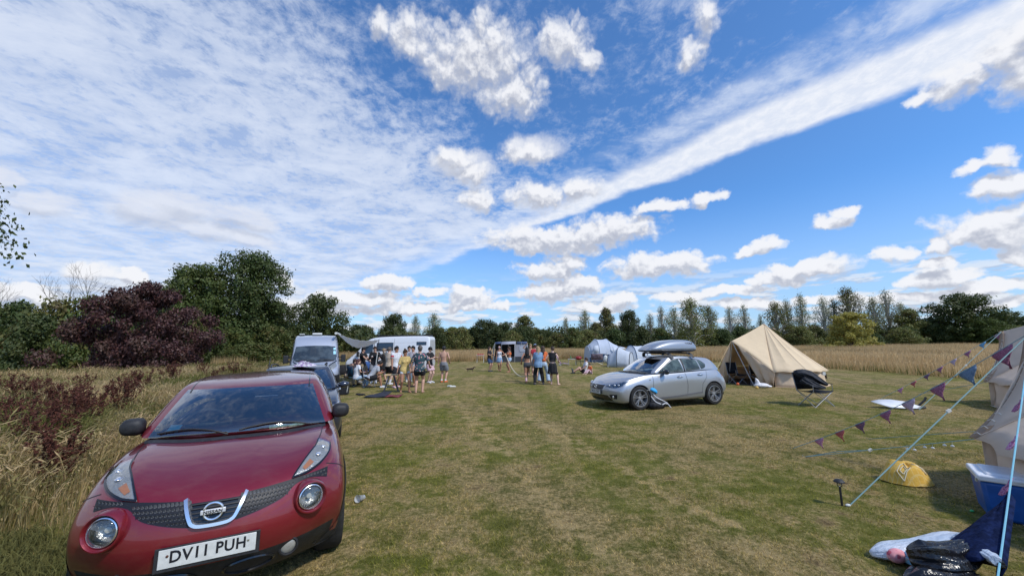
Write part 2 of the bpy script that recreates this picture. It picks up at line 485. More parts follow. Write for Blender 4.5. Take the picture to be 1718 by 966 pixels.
def blade_mat(name, cols, rough=.8, patch=.4, pcol=None, transl=.25):
    m = bpy.data.materials.new(name); m.use_nodes = True
    t = NT(m.node_tree); b = t.n['Principled BSDF']
    ri = t.new('ShaderNodeNewGeometry').outputs['Random Per Island']
    cr = t.new('ShaderNodeValToRGB'); cr.color_ramp.interpolation = 'CONSTANT' if len(cols) > 4 else 'LINEAR'
    e = cr.color_ramp.elements
    while len(e) < len(cols): e.new(.5)
    for i, c in enumerate(cols): e[i].position = i / max(1, len(cols) - (0 if len(cols) > 4 else 1)); e[i].color = tuple(c[:3]) + (1,)
    t.l.new(ri, cr.inputs[0]); c = cr.outputs[0]
    oc = t.new('ShaderNodeTexCoord').outputs['Object']
    if pcol:
        c = t.mix(t.smooth(t.noise(oc, patch, 3, .6), .45, .62), c, t.mix(ri, pcol, tuple(x * .55 for x in pcol[:3])))
    t.l.new(c, b.inputs['Base Color']); b.inputs['Roughness'].default_value = rough; b.inputs['Specular IOR Level'].default_value = .2
    if transl:
        tr = t.new('ShaderNodeBsdfTranslucent'); t.l.new(c, tr.inputs[0])
        ms = t.new('ShaderNodeMixShader'); ms.inputs[0].default_value = transl
        t.l.new(b.outputs[0], ms.inputs[1]); t.l.new(tr.outputs[0], ms.inputs[2])
        t.l.new(ms.outputs[0], t.n['Material Output'].inputs[0])
    return m

def blades(name, P, h, wd, mat, lean=.35, seg=1, head=0, droop=0., wind=(0, 0)):
    """grass: one tapered blade per point; head = size of a seed head at the tip"""
    n = len(P); h = np.broadcast_to(h, n); wd = np.broadcast_to(wd, n)
    a = rng.uniform(0, 2 * np.pi, n); side = np.stack([np.cos(a), np.sin(a), np.zeros(n)], 1)
    l = rng.uniform(0, 2 * np.pi, n); ln = rng.uniform(0, lean, n) * h
    tipd = np.stack([np.cos(l) * ln + wind[0] * h, np.sin(l) * ln + wind[1] * h, np.zeros(n)], 1)
    B = np.concatenate([P, np.zeros((n, 1))], 1) if P.shape[1] == 2 else P
    up = np.stack([np.zeros(n), np.zeros(n), h], 1)
    if seg == 1 and not head:
        V = np.stack([B - side * wd[:, None] / 2, B + side * wd[:, None] / 2, B + tipd + up], 1)
        F = np.arange(3 * n).reshape(-1, 3)
    elif not head:
        m1 = B + tipd * .3 + up * .55
        tip = B + tipd + up * (1 - droop * rng.uniform(0, 1, n))[:, None]
        V = np.stack([B - side * wd[:, None] / 2, B + side * wd[:, None] / 2, m1 + side * wd[:, None] * .4, m1 - side * wd[:, None] * .4, tip + side * wd[:, None] * .08, tip - side * wd[:, None] * .08], 1)
        i = np.arange(n)[:, None] * 6
        F = np.concatenate([i + [0, 1, 2, 3], i + [3, 2, 4, 5]], 0)
    else:
        m1 = B + tipd * .35 + up * .6; m2 = B + tipd * .8 + up * (.86)
        tip = B + tipd * 1.25 + up * (1 - droop * rng.uniform(0, 1, n))[:, None]
        hw = side * head * rng.uniform(.6, 1.2, n)[:, None]
        w2 = side * wd[:, None] / 2
        mid = (m2 + tip) / 2
        V = np.stack([B - w2, B + w2, m1 + w2 * .7, m1 - w2 * .7, m2 + w2 * .6, m2 - w2 * .6, mid + hw, mid - hw, tip + w2 * .2, tip - w2 * .2], 1)
        i = np.arange(n)[:, None] * 10
        F = np.concatenate([i + [0, 1, 2, 3], i + [3, 2, 4, 5], i + [5, 4, 6, 7], i + [7, 6, 8, 9]], 0)
    return np_mesh(name, V.reshape(-1, 3), F, mat)

def scatter(n, x0, x1, y0, y1, cond):
    P = np.stack([rng.uniform(x0, x1, n), rng.uniform(y0, y1, n)], 1)
    return P[cond(P[:, 0], P[:, 1])]
def polar(n, r0, r1, a0, a1, cond, p=1.0):
    """points thinning out with distance; angles from straight ahead, clockwise"""
    r = r0 + (r1 - r0) * rng.uniform(0, 1, n) ** p; a = rng.uniform(R(a0), R(a1), n)
    P = np.stack([r * np.sin(a), r * np.cos(a)], 1)
    return P[cond(P[:, 0], P[:, 1])]
def vnoise(P, sc, seed=0):
    """cheap smooth noise on points"""
    x, y = P[:, 0] * sc, P[:, 1] * sc
    return (np.sin(x * 1.3 + 2.1 * seed + 1.7 * np.sin(y * .9 + seed)) + np.sin(y * 1.7 - x * .6 + seed * 3.3 + 1.3 * np.sin(x * 1.1)) + np.sin(x * 2.9 + y * 2.3 + seed)) / 3

straw = [rgb(196, 168, 118), rgb(178, 148, 100), rgb(214, 188, 140), rgb(160, 132, 88)]
M_straw = blade_mat('dry_straw_blades', [(.72, .51, .255), (.80, .59, .32), (.62, .43, .215), (.52, .36, .175)], pcol=(.58, .41, .20), patch=.12, transl=.45)
M_strawleft = blade_mat('meadow_straw_blades', [(.60, .43, .22), (.72, .54, .30), (.46, .33, .155), (.30, .27, .09)], pcol=(.20, .21, .05), patch=.55, transl=.42)
M_green = blade_mat('meadow_green_blades', [(.09, .125, .03), (.14, .18, .045), (.20, .21, .06), (.28, .25, .10)], pcol=(.22, .21, .07), patch=.5, transl=.4)
notall = lambda x, y: ~tall_region(x, y)

# far dry field
P = polar(330000, 40, 112, -38, 62, tall_region, 1.0)
d = np.hypot(P[:, 0], P[:, 1])
h = .95 + .18 * vnoise(P, .25, 1) + rng.normal(0, .10, len(P))
tag(blades('tall_dry_grass', P, h, .012 + d * .00045, M_straw, lean=.25, head=0, seg=1, wind=(.06, 0)), 'tall dry straw grass of the back field', kind='stuff')
P = polar(150000, 16, 48, -30, 62, tall_region, .8); P = P[(P[:, 1] > 8) & (P[:, 0] > -25)]
d = np.hypot(P[:, 0], P[:, 1])
edge = ~tall_region(P[:, 0] * .93, P[:, 1] * .93)
h = np.where(edge, .55, .88) + .2 * vnoise(P, .4, 2) + rng.normal(0, .10, len(P))
tag(blades('tall_dry_grass_near', P, h, .006 + d * .00035, M_straw, lean=.3, head=.012, wind=(.08, 0)), 'tall straw grass in front of the back field', kind='stuff')
P = polar(150000, 15, 60, -38, 64, tall_region, .7)
d = np.hypot(P[:, 0], P[:, 1]); P = P[(P[:, 0] > -25)]; d = np.hypot(P[:, 0], P[:, 1])
inner = tall_region(P[:, 0] * .86, P[:, 1] * .86)
P = P[~inner]; d = d[~inner]
tag(blades('green_field_margin', P, rng.uniform(.15, .52, len(P)), .012 + d * .0006, M_green, lean=.6), 'green grass along the edge of the mown field', kind='stuff')

# left meadow, nearer
leftc = lambda x, y: tall_region(x, y) & (x < -2)
P = polar(170000, 2.5, 34, -62, -14, leftc, .95)
d = np.hypot(P[:, 0], P[:, 1])
edg = np.clip(((-3.75 - .47 * (P[:, 1] - 2.2)) - P[:, 0]) / 1.3, 0, 1)
keep = rng.uniform(0, 1, len(P)) < .25 + .75 * edg; P = P[keep]; d = d[keep]; edg = edg[keep]
h = (.30 + .48 * edg) * (1 + .25 * vnoise(P, .8, 3)) + rng.normal(0, .09, len(P))
tag(blades('meadow_grass', P, np.clip(h, .15, 1.2), .0045 + d * .00055, M_strawleft, lean=.55, head=.011, droop=.25, wind=(.10, -.03)), 'straw meadow grass beside the parked cars', kind='stuff')
P = polar(160000, 2.3, 30, -64, -14, lambda x, y: tall_region(x + .9, y) & (x < -2), .8)
d = np.hypot(P[:, 0], P[:, 1])
edg = np.clip(((-3.3 - .47 * (P[:, 1] - 2.2)) - P[:, 0]) / 1.2, 0, 1)
h = rng.uniform(.08, .30, len(P)) * (1 + .5 * edg)
P_ = polar(60000, 1.6, 7, -66, -22, lambda x, y: (x < -2.6 - .47 * (y - 2.2)) & ~tall_region(x, y) & (x < -1.2), .9)
d_ = np.hypot(P_[:, 0], P_[:, 1])
tag(blades('green_verge', P_, rng.uniform(.05, .20, len(P_)), .006 + d_ * .0006, M_green, lean=1.1, seg=2, droop=.4), 'lush green verge between the red crossover and the meadow', kind='stuff')
tag(blades('meadow_undergrowth', P, h, .007 + d * .0007, M_green, lean=1.0, seg=2, droop=.4), 'green undergrowth at the foot of the meadow', kind='stuff')

# mown sward near the camera
P = polar(430000, 1.3, 24, -58, 62, notall, 1.45)
d = np.hypot(P[:, 0], P[:, 1])
den = vnoise(P, 1.6, 5) + vnoise(P, 4.1, 6) * .6
keep = rng.uniform(-1.3, 1.1, len(P)) < den + .55; P = P[keep]; d = d[keep]; den = den[keep]
P_far = np.clip((24 - d) / 14, .25, 1)
h = rng.uniform(.010, .028, len(P)) * (1 + .3 * den) * P_far
tag(blades('mown_turf', P, h, .0035 + d * .0006, M_lawn, lean=1.6), 'short mown turf in the foreground', kind='stuff')
# ------------------------------------------------------------------ trees
def leaf_mat(name, cols, patchcol=None, transl=.3, pscale=.8, rough=.55):
    m = bpy.data.materials.new(name); m.use_nodes = True
    t = NT(m.node_tree); b = t.n['Principled BSDF']
    ri = t.new('ShaderNodeNewGeometry').outputs['Random Per Island']
    cr = t.new('ShaderNodeValToRGB'); e = cr.color_ramp.elements
    while len(e) < len(cols): e.new(.5)
    for i, c in enumerate(cols): e[i].position = i / (len(cols) - 1); e[i].color = tuple(c[:3]) + (1,)
    t.l.new(ri, cr.inputs[0]); c = cr.outputs[0]
    oc = t.new('ShaderNodeTexCoord').outputs['Object']
    oi = t.new('ShaderNodeObjectInfo').outputs['Random']
    n = t.noise(t.vec('ADD', oc, oi), pscale, 3, .6)
    if patchcol: c = t.mix(t.smooth(n, .5, .66), c, patchcol)
    hv = t.new('ShaderNodeHueSaturation'); t.l.new(c, hv.inputs['Color'])
    t.l.new(t.lin(oi, 0, 1, .485, .512), hv.inputs['Hue']); t.l.new(t.lin(oi, 0, 1, 1.0, 1.45), hv.inputs['Value'])
    c = hv.outputs[0]
    t.l.new(c, b.inputs['Base Color']); b.inputs['Roughness'].default_value = rough; b.inputs['Specular IOR Level'].default_value = .35
    tr = t.new('ShaderNodeBsdfTranslucent'); t.l.new(c, tr.inputs[0])
    ms = t.new('ShaderNodeMixShader'); ms.inputs[0].default_value = transl
    t.l.new(b.outputs[0], ms.inputs[1]); t.l.new(tr.outputs[0], ms.inputs[2])
    t.l.new(ms.outputs[0], t.n['Material Output'].inputs[0])
    return m
L_oak = leaf_mat('oak_leaves', [(.030, .048, .012), (.050, .072, .018), (.075, .095, .028)], (.085, .095, .03))
L_ash = leaf_mat('ash_leaves', [(.045, .075, .016), (.075, .115, .026), (.105, .14, .036)], (.12, .14, .04))
L_olive = leaf_mat('olive_green_leaves', [(.10, .12, .03), (.145, .155, .042), (.20, .19, .055)], (.12, .09, .035))
L_yellow = leaf_mat('yellow_green_leaves', [(.30, .30, .06), (.40, .38, .085), (.50, .46, .13)], None, transl=.45)
L_purple = leaf_mat('copper_leaves', [(.030, .012, .014), (.055, .022, .022), (.085, .038, .032), (.12, .06, .045)], (.085, .05, .035), transl=.2)
L_birch = leaf_mat('birch_leaves', [(.11, .125, .045), (.17, .18, .07), (.24, .235, .11)], None, transl=.35)
L_pale = leaf_mat('pale_birch_leaves', [(.17, .18, .11), (.24, .245, .16), (.32, .32, .22)], None, transl=.35)
L_bramble = leaf_mat('bramble_leaves', [(.045, .07, .016), (.08, .105, .025), (.12, .13, .035)], (.13, .11, .03))
BARK = pm('bark', (.10, .08, .06), .9, var=.4, vscale=6, bump=.6, bscale=14)
BIRCHBARK = pm('birch_bark', (.48, .46, .42), .8, var=.35, vscale=9, vdet=6, bump=.3, bscale=30)

def leaves(C, Rr, n, size, flat=.75, shell=.55, up=.35, hang=0.):
    """leaf faces round clump centres C (k,3) with radii Rr (k,)"""
    k = len(C); w_ = Rr ** 2; idx = rng.choice(k, n, p=w_ / w_.sum())
    u = rng.normal(0, 1, (n, 3)); u /= np.linalg.norm(u, axis=1)[:, None]
    r = (shell + (1 - shell) * rng.uniform(0, 1, n)) ** .8 * rng.uniform(.70, 1.10, n) * (1 + .35 * (rng.uniform(0, 1, n) > .86))
    off = u * r[:, None] * Rr[idx][:, None] * np.array([1, 1, flat])
    P = C[idx] + off
    if hang: P[:, 2] -= rng.exponential(hang, n)
    nrm = u * .8 + rng.normal(0, .55, (n, 3)) + np.array([0, 0, up]); nrm /= np.linalg.norm(nrm, axis=1)[:, None]
    a = rng.normal(0, 1, (n, 3)); x = np.cross(nrm, a); x /= np.linalg.norm(x, axis=1)[:, None]; y = np.cross(nrm, x)
    s_ = size * rng.uniform(.6, 1.35, n)[:, None]
    V = np.stack([P - x * s_ * .5, P - y * s_ * .32 + nrm * s_ * .08, P + x * s_ * .55, P + y * s_ * .32 + nrm * s_ * .08], 1)
    F = np.arange(4 * n).reshape(-1, 4)
    return V.reshape(-1, 3), F

def make_tree(kind, H, Wd, nleaf, size, lm, bark=BARK, base=.12, nclump=40, seed=1, name='tree', squash=1.0, profile='round', flat=.75, hang=0., crad=.17, top=1.0):
    """unit builder: returns root with children trunk and crown, base at the origin"""
    r_ = np.random.default_rng(seed)
    root = empty(name)
    cb = H * base; ch = H - cb
    C = []; Rr = []
    nclump = int(nclump * 1.7)
    for i in range(nclump):
        zt = ((i + .5) / nclump) ** (.85 if profile == 'round' else 1.0)
        if profile == 'round': rad = math.sqrt(max(0.02, 1 - (2 * (zt * .93 - .40)) ** 2 / 1.44)) if zt > .4 else math.sqrt(max(.05, 1 - ((.4 - zt) / .55) ** 2))
        elif profile == 'cone': rad = (1 - zt) ** .7 * .95 + .08
        elif profile == 'dome': rad = math.sqrt(max(.02, 1 - zt ** 2))
        else: rad = math.sin(math.pi * min(1, .18 + zt * .82)) ** .7
        ph = i * 2.399963 + r_.uniform(-.35, .35); rr = rad * Wd / 2 * (.80 * math.sqrt(r_.uniform(.30, 1) if i % 3 else r_.uniform(.02, .3)))
        rr *= 1 + .22 * math.sin(ph * 2 + seed) + .12 * math.sin(ph * 5 + seed * 2)
        cr = crad * min(H, Wd) * r_.uniform(.62, 1.30) * (1 - .22 * zt)
        C.append((rr * math.cos(ph), rr * math.sin(ph) * squash, cb + zt * ch * (1 - cr / ch * .8) * top)); Rr.append(cr)
    C = np.array(C); Rr = np.array(Rr)
    V, F = leaves(C, Rr, nleaf, size, flat=flat, hang=hang)
    V[:, 2] = np.maximum(V[:, 2], .02)
    np_mesh('crown', V, F, lm, root)
    tb = MB(); tr_ = max(.05, H * .022)
    tp = [Vector((0, 0, -.05))]; n = 7
    for i in range(1, n + 1):
        z = H * .86 * i / n
        tp.append(Vector((r_.normal(0, H * .008), r_.normal(0, H * .008), z)))
    tb.tube(tp, [tr_ * (1.35 if i == 0 else (1 - .82 * i / n)) for i in range(n + 1)], 8)
    for i in range(0, nclump, max(1, nclump // 26)):
        c = Vector(C[i]); z0 = min(max(c.z * .55, H * .08), H * .75)
        p0 = Vector((0, 0, z0)); m_ = p0.lerp(c, .5) + Vector((0, 0, .06 * H))
        k = tr_ * (.5 * (1 - z0 / H) + .08)
        tb.tube([p0, m_, c], [k, k * .65, k * .25], 5, cap=False)
    tb.build('trunk', bark, root)
    return root

def inst(proto, u, vtop, wpx, Y, label=None, cat='tree', group=None, name=None, zb=0., first=set(), rz=None):
    """copy a proto (made with height 1 m and width 1 m reference) to its place"""
    o = proto if proto.name not in first and not first.add(proto.name) else copy_tree(proto)
    top = D(u, vtop, Y); b = D(u, 560, Y)
    Hh = top.z - zb
    wd = wpx * Y / FPX
    o.location = (b.x, Y, zb)
    o.scale = (wd / proto['_w'], wd / proto['_w'], Hh / proto['_h'])
    o.rotation_euler = (0, 0, random.uniform(0, 6.28) if rz is None else rz)
    tag(o, label, cat, group)
    return o
def P_(root, H, W):
    root['_w'] = W; root['_h'] = H; return root

near = lambda **k: make_tree(**k)
oakA = P_(make_tree('oak', 13, 10, 30000, .26, L_oak, nclump=60, seed=3, name='oak_tree', base=.05, crad=.15), 13.2, 10.6)
oakB = P_(make_tree('ash', 11, 10, 26000, .26, L_ash, nclump=52, seed=5, name='ash_tree', base=.03, crad=.15), 11.2, 10.4)
oakC = P_(make_tree('oak', 9, 10, 14000, .30, L_oak, nclump=40, seed=8, name='broadleaf_tree', base=.06, crad=.16), 9.2, 10.4)
oliveT = P_(make_tree('olive', 8, 6, 9000, .27, L_olive, nclump=34, seed=11, name='field_maple_tree', base=.03, profile='egg', crad=.16), 8.2, 6.4)
birchA = P_(make_tree('birch', 12, 6.4, 5600, .21, L_birch, bark=BIRCHBARK, nclump=24, seed=13, name='birch_tree', base=.10, profile='egg', crad=.14, hang=.55, flat=1.3), 12, 6.4)
birchB = P_(make_tree('birch', 12, 5.6, 3600, .21, L_pale, bark=BIRCHBARK, nclump=20, seed=18, name='silver_birch_tree', base=.16, profile='egg', crad=.14, hang=.65, flat=1.4), 12, 5.6)
birchC = P_(make_tree('birch', 12, 7.0, 9500, .21, L_olive, bark=BIRCHBARK, nclump=30, seed=21, name='dense_birch_tree', base=.02, profile='egg', crad=.15, hang=.35, flat=1.2), 12, 7.0)
shA = P_(make_tree('shrub', 5, 7, 9000, .26, L_oak, nclump=34, seed=23, name='hedge_shrub', base=0, profile='dome', crad=.2), 5.1, 7.6)
shB = P_(make_tree('shrub', 5, 7, 9000, .26, L_bramble, nclump=34, seed=29, name='hawthorn_shrub', base=0, profile='dome', crad=.2), 5.1, 7.6)
shC = P_(make_tree('shrub', 5, 6, 7000, .24, L_olive, nclump=30, seed=31, name='willow_shrub', base=0, profile='dome', crad=.2), 5.1, 6.6)

# --- left: the big trees and the hedge
inst(oakA, 415, 416, 150, 47, 'tall dark round oak, highest tree on the left skyline', group='big trees behind the parked cars')
inst(oakB, 322, 436, 165, 44, 'broad mid green ash tree between the copper tree and the tall oak', group='big trees behind the parked cars')
inst(oakC, 532, 486, 102, 60, 'rounded oak above the grey camper van, lowest of the three big trees', group='big trees behind the parked cars')
inst(oakA, 452, 500, 120, 50, 'dark leafy tree filling the gap right of the tall oak', group='big trees behind the parked cars')
inst(oliveT, 330, 512, 46, 38, 'small yellow green maple right behind the copper tree', group='big trees behind the parked cars')
hs = [(-150, 478, 150, 36, shB), (-40, 492, 130, 35, shB), (30, 498, 130, 36, shA), (95, 490, 110, 35, shC), (150, 488, 110, 36, shB), (205, 486, 100, 37, shA), (60, 520, 120, 33, shA), (-90, 515, 130, 32, shA), (150, 525, 110, 33, shB),
      (390, 545, 100, 42, shB), (455, 540, 90, 45, shB), (350, 550, 80, 40, shA), (500, 540, 80, 50, shA), (555, 545, 70, 62, shC), (440, 572, 90, 39, shB), (400, 575, 70, 38, shB), (300, 540, 90, 38, shA)]
for i, (u, v, wp, Y, p) in enumerate(hs):
    nm = {shA: 'dark green', shB: 'bramble covered green', shC: 'olive green'}[p]
    inst(p, u, v, wp, Y, f'{nm} shrub in the left hedge behind the parked cars', 'shrub', 'shrubs of the left hedge')
# copper tree in the meadow
cp = make_tree('copper', 5.1, 8.2, 44000, .13, L_purple, nclump=46, seed=44, name='copper_tree', base=.03, profile='egg', crad=.15, flat=.6)
c0 = G(225, 637); cp.location = (c0.x - .5, c0.y + .6, -.35); cp.scale = (1.04, 1, 1.30)
tag(cp, 'dark purple copper leaved tree standing in the dry meadow', 'tree')
cp2 = make_tree('copper', 2.4, 2.8, 7000, .12, L_purple, nclump=26, seed=43, name='copper_tree', base=.02, profile='dome', crad=.2, flat=.6)
c0 = G(312, 622); cp2.location = (c0.x, c0.y, 0)
tag(cp2, 'low purple leaved sapling right beside the large copper tree', 'tree')
# tree whose branch enters at the left edge
lt = make_tree('oak', 9.2, 9.5, 40000, .17, L_oak, nclump=50, seed=47, name='oak_tree', base=.54, crad=.15)
p = D(-100, 560, 13); lt.location = (-24.9, 13.0, 0); lt.scale = (1, 1, 1.25)
tag(lt, 'dark oak outside the frame whose branch tip enters at the left edge', 'tree')

def bare_tree(u, vtop, Y, seed, H=None, label=''):
    r_ = random.Random(seed); mb = MB(); top = D(u, vtop, Y); H = top.z * .74
    def br(p, d, L, rr, lv):
        q = p + d * L; mb.tube([p, p + d * L * .5 + Vector((r_.uniform(-.04, .04) * L, 0, 0)), q], [rr, rr * .8, rr * .6], 5, cap=False)
        if lv == 0: return
        for k in range(3 if lv > 1 else 4):
            nd = (d + Vector((r_.uniform(-.7, .7), r_.uniform(-.7, .7), r_.uniform(-.1, .5)))).normalized()
            br(q if k else p + d * L * .7, nd, L * r_.uniform(.6, .85), rr * .55, lv - 1)
    br(Vector((0, 0, -.05)), Vector((.02, 0, 1)), H * .42, H * .016, 5)
    root = empty('bare_tree', (top.x, Y, 0)); mb.build('trunk', BARK, root)
    tag(root, label, 'tree'); return root
bare_tree(148, 458, 39, 3, label='leafless dead tree rising above the left hedge')
bare_tree(-6, 470, 37, 5, label='leafless branches rising at the left edge of the frame')

# --- back tree line, left to right
far = [
 (605, 541, 62, 92, oakC, 'dark bushy tree behind the white van, leftmost of the back row'),
 (660, 522, 52, 90, oakC, 'round oak standing above the white van'),
 (697, 527, 22, 88, birchA, 'thin leaning birch above the middle of the white van'),
 (728, 523, 34, 90, birchA, 'birch above the rear end of the white van'),
 (760, 546, 60, 92, oliveT, 'olive green tree right of the white van'),
 (815, 532, 60, 88, oakC, 'dark round tree behind the red table'),
 (848, 537, 50, 86, oakC, 'dark round tree behind the grey awning tent'),
 (880, 526, 58, 90, oliveT, 'tall olive brown maple behind the grey awning tent'),
 (912, 550, 46, 92, oakC, 'low dark tree right of the olive brown maple'),
 (950, 530, 16, 88, birchA, 'slim birch standing alone right of the grey awning tent'),
 (982, 517, 28, 90, birchA, 'slender birch left of the pale dome tent'),
 (1018, 512, 42, 88, oliveT, 'rounded maple above the pale dome tent'),
 (1000, 538, 40, 86, oliveT, 'shorter maple in front above the pale dome tent'),
 (1056, 516, 44, 90, oakC, 'compact very dark tree right of the pale dome tent'),
 (1092, 524, 26, 90, birchB, 'pale thin birch above the front of the roof box'),
 (1112, 510, 24, 92, birchB, 'pale thin birch above the middle of the roof box'),
 (1133, 512, 28, 88, birchA, 'birch above the rear half of the roof box'),
 (1162, 497, 52, 80, birchC, 'dense dark birch with a pointed top behind the silver hatchback'),
 (1192, 510, 34, 84, birchC, 'dense birch right behind the silver hatchback tail'),
 (1227, 511, 26, 90, birchB, 'pale birch left of the beige bell tent peak'),
 (1251, 508, 26, 90, birchB, 'pale birch just left of the beige bell tent peak'),
 (1278, 524, 14, 90, birchB, 'very thin pale birch right above the bell tent peak'),
 (1305, 503, 42, 84, birchC, 'dense birch right of the beige bell tent peak'),
 (1324, 500, 26, 88, birchA, 'birch behind the right slope of the bell tent'),
 (1349, 489, 26, 86, birchA, 'taller birch with drooping top behind the right slope of the bell tent'),
 (1386, 494, 32, 90, birchB, 'pale wispy birch left of the yellow green willow'),
 (1404, 497, 26, 90, birchB, 'pale wispy birch behind the left of the willow'),
 (1430, 478, 48, 88, birchC, 'tallest birch standing behind the yellow green willow'),
 (1472, 495, 36, 90, birchA, 'birch right behind the willow'),
 (1495, 483, 36, 90, birchB, 'pale twin birch right of the willow'),
 (1518, 505, 26, 92, birchA, 'thin birch at the right end of the birch row'),
 (1530, 514, 62, 86, oliveT, 'brownish green tree between birches and the big oak'),
 (1575, 527, 60, 84, oakC, 'dark green low tree left of the big right oak'),
 (1622, 486, 104, 82, oakC, 'big spreading dark oak on the right skyline'),
 (1690, 520, 70, 100, oakC, 'distant dark tree right of the big oak'),
 (1655, 530, 60, 78, oakB, 'mid green tree below the big right oak'),
 (1745, 525, 80, 96, oakC, 'dark tree beyond the right edge')]
for (u, v, wp, Y, p, lab) in far:
    inst(p, u, v, wp * (1.5 if p in (birchA, birchB, birchC) else 1.1), Y, lab, 'tree', 'trees along the back of the field')
wl = P_(make_tree('willow', 5.2, 7, 15000, .19, L_yellow, nclump=48, seed=53, name='willow_tree', base=.05, profile='dome', crad=.13, flat=.6), 5.3, 7.2)
inst(wl, 1428, 519, 98, 62, 'yellow green spreading willow standing alone in the dry field')
random.seed(9)
for u in range(540, 1800, 26):
    v = 551 + random.uniform(-7, 6) - (u - 700) * .004; Y = random.uniform(78, 92)
    p = random.choice([shA, shA, shB, shC, shA])
    nm = {shA: 'dark green', shB: 'mid green', shC: 'olive green'}[p]
    inst(p, u + random.uniform(-9, 9), v, random.uniform(50, 68), Y, f'{nm} shrub in the hedge across the back of the field', 'shrub', 'shrubs of the back hedge')
# a closed belt of far wood behind them
def far_wood():
    n = 60; C = []; Rr = []
    for i in range(260):
        u = 430 + i * 5.6; Y = 118 + rng.uniform(-6, 10); p = D(u, 560, Y)
        C.append((p.x, Y, rng.uniform(1.0, 5.4))); Rr.append(rng.uniform(2.2, 3.4))
    for i in range(70):
        C.append((-95 + i * 1.1, 66 + rng.uniform(-3, 3), rng.uniform(1, 4.5))); Rr.append(rng.uniform(2, 3))
    V, F = leaves(np.array(C), np.array(Rr), 60000, .7)
    V[:, 2] = np.maximum(V[:, 2], .02)
    return np_mesh('far_wood', V, F, L_oak)
tag(far_wood(), 'dark woodland closing the view behind the hedges', kind='stuff')

# dock plants with rust red seed heads
M_dock = blade_mat('dock_seed', [(.095, .032, .022), (.14, .052, .036), (.075, .036, .025)], transl=.15)
M_dockleaf = blade_mat('dock_leaf', [(.08, .12, .025), (.12, .15, .04)], transl=.3)
def dock(seed, H=.95):
    r_ = np.random.default_rng(seed); root = empty('dock_plant'); st = MB(); Pp = []
    for k in range(15):
        a = r_.uniform(0, 6.28); s_ = r_.uniform(.05, .34); hh = H * r_.uniform(.7, 1.05)
        pts = [Vector((math.cos(a) * s_ * q ** 1.2, math.sin(a) * s_ * q ** 1.2, hh * q)) + Vector((.02 * math.sin(9 * q + k), 0, 0)) for q in (0, .25, .5, .75, 1)]
        st.tube(pts, [.005, .0045, .004, .003, .002], 4, cap=False)
        for j in range(12):
            q = r_.uniform(.42, 1); f = q * 4; i = min(3, int(f)); pp = pts[i].lerp(pts[i + 1], f - i)
            sd_ = Vector((r_.normal(0, .03), r_.normal(0, .03), r_.uniform(.02, .07)))
            for q2 in range(15):
                Pp.append(pp + sd_ * r_.uniform(0, 1.6) + Vector(r_.normal(0, .007, 3)))
    st.build('stem', M_dock, root)
    n = len(Pp); P0 = np.array([tuple(p) for p in Pp]); x = rng.normal(0, 1, (n, 3)); x /= np.linalg.norm(x, axis=1)[:, None]; y = np.cross(x, rng.normal(0, 1, (n, 3))); y /= np.linalg.norm(y, axis=1)[:, None]
    s_ = .015
    V = np.stack([P0 - x * s_, P0 - y * s_ * .6, P0 + x * s_, P0 + y * s_ * .6], 1).reshape(-1, 3)
    np_mesh('seed_head', V, np.arange(4 * n).reshape(-1, 4), M_dock, root)
    return root
docks = [dock(1), dock(2, .85), dock(3, 1.05)]
spots = [(60, 775), (95, 800), (130, 765), (35, 820), (110, 735), (70, 735), (20, 770), (150, 735), (195, 725), (210, 700), (175, 705), (40, 725), (5, 800), (85, 845), (230, 690), (120, 700), (255, 680), (290, 668), (330, 655), (372, 648), (415, 640), (15, 700), (60, 690), (350, 668), (395, 655), (270, 655)]
for i, (u, v) in enumerate(spots):
    o = docks[i % 3] if i < 3 else copy_tree(docks[i % 3])
    g_ = G(u, v); o.location = g_; o.rotation_euler = (0, 0, i * 1.7); k = 1.0 + .3 * ((i * 37) % 10) / 10; o.scale = (k, k, k)
    tag(o, 'rust red dock plant gone to seed among the meadow grass', 'plant', 'dock plants in the meadow')
# ------------------------------------------------------------------ vehicles: tools
from mathutils.bvhtree import BVHTree
def glass_mat(name, tint=(.30, .34, .35), refl=1.0, ior=1.5, k=2.3):
    m = bpy.data.materials.new(name); m.use_nodes = True; t = NT(m.node_tree)
    t.n.remove(t.n['Principled BSDF'])
    tr = t.new('ShaderNodeBsdfTransparent'); tr.inputs[0].default_value = tint + (1,)
    gl = t.new('ShaderNodeBsdfGlossy'); gl.inputs['Roughness'].default_value = .02; gl.inputs[0].default_value = (refl, refl, refl, 1)
    fr = t.new('ShaderNodeFresnel'); fr.inputs[0].default_value = ior
    ms = t.new('ShaderNodeMixShader'); t.l.new(t.math('MULTIPLY', fr.outputs[0], k, clamp=True), ms.inputs[0])
    t.l.new(tr.outputs[0], ms.inputs[1]); t.l.new(gl.outputs[0], ms.inputs[2]); t.l.new(ms.outputs[0], t.n['Material Output'].inputs[0])
    return m
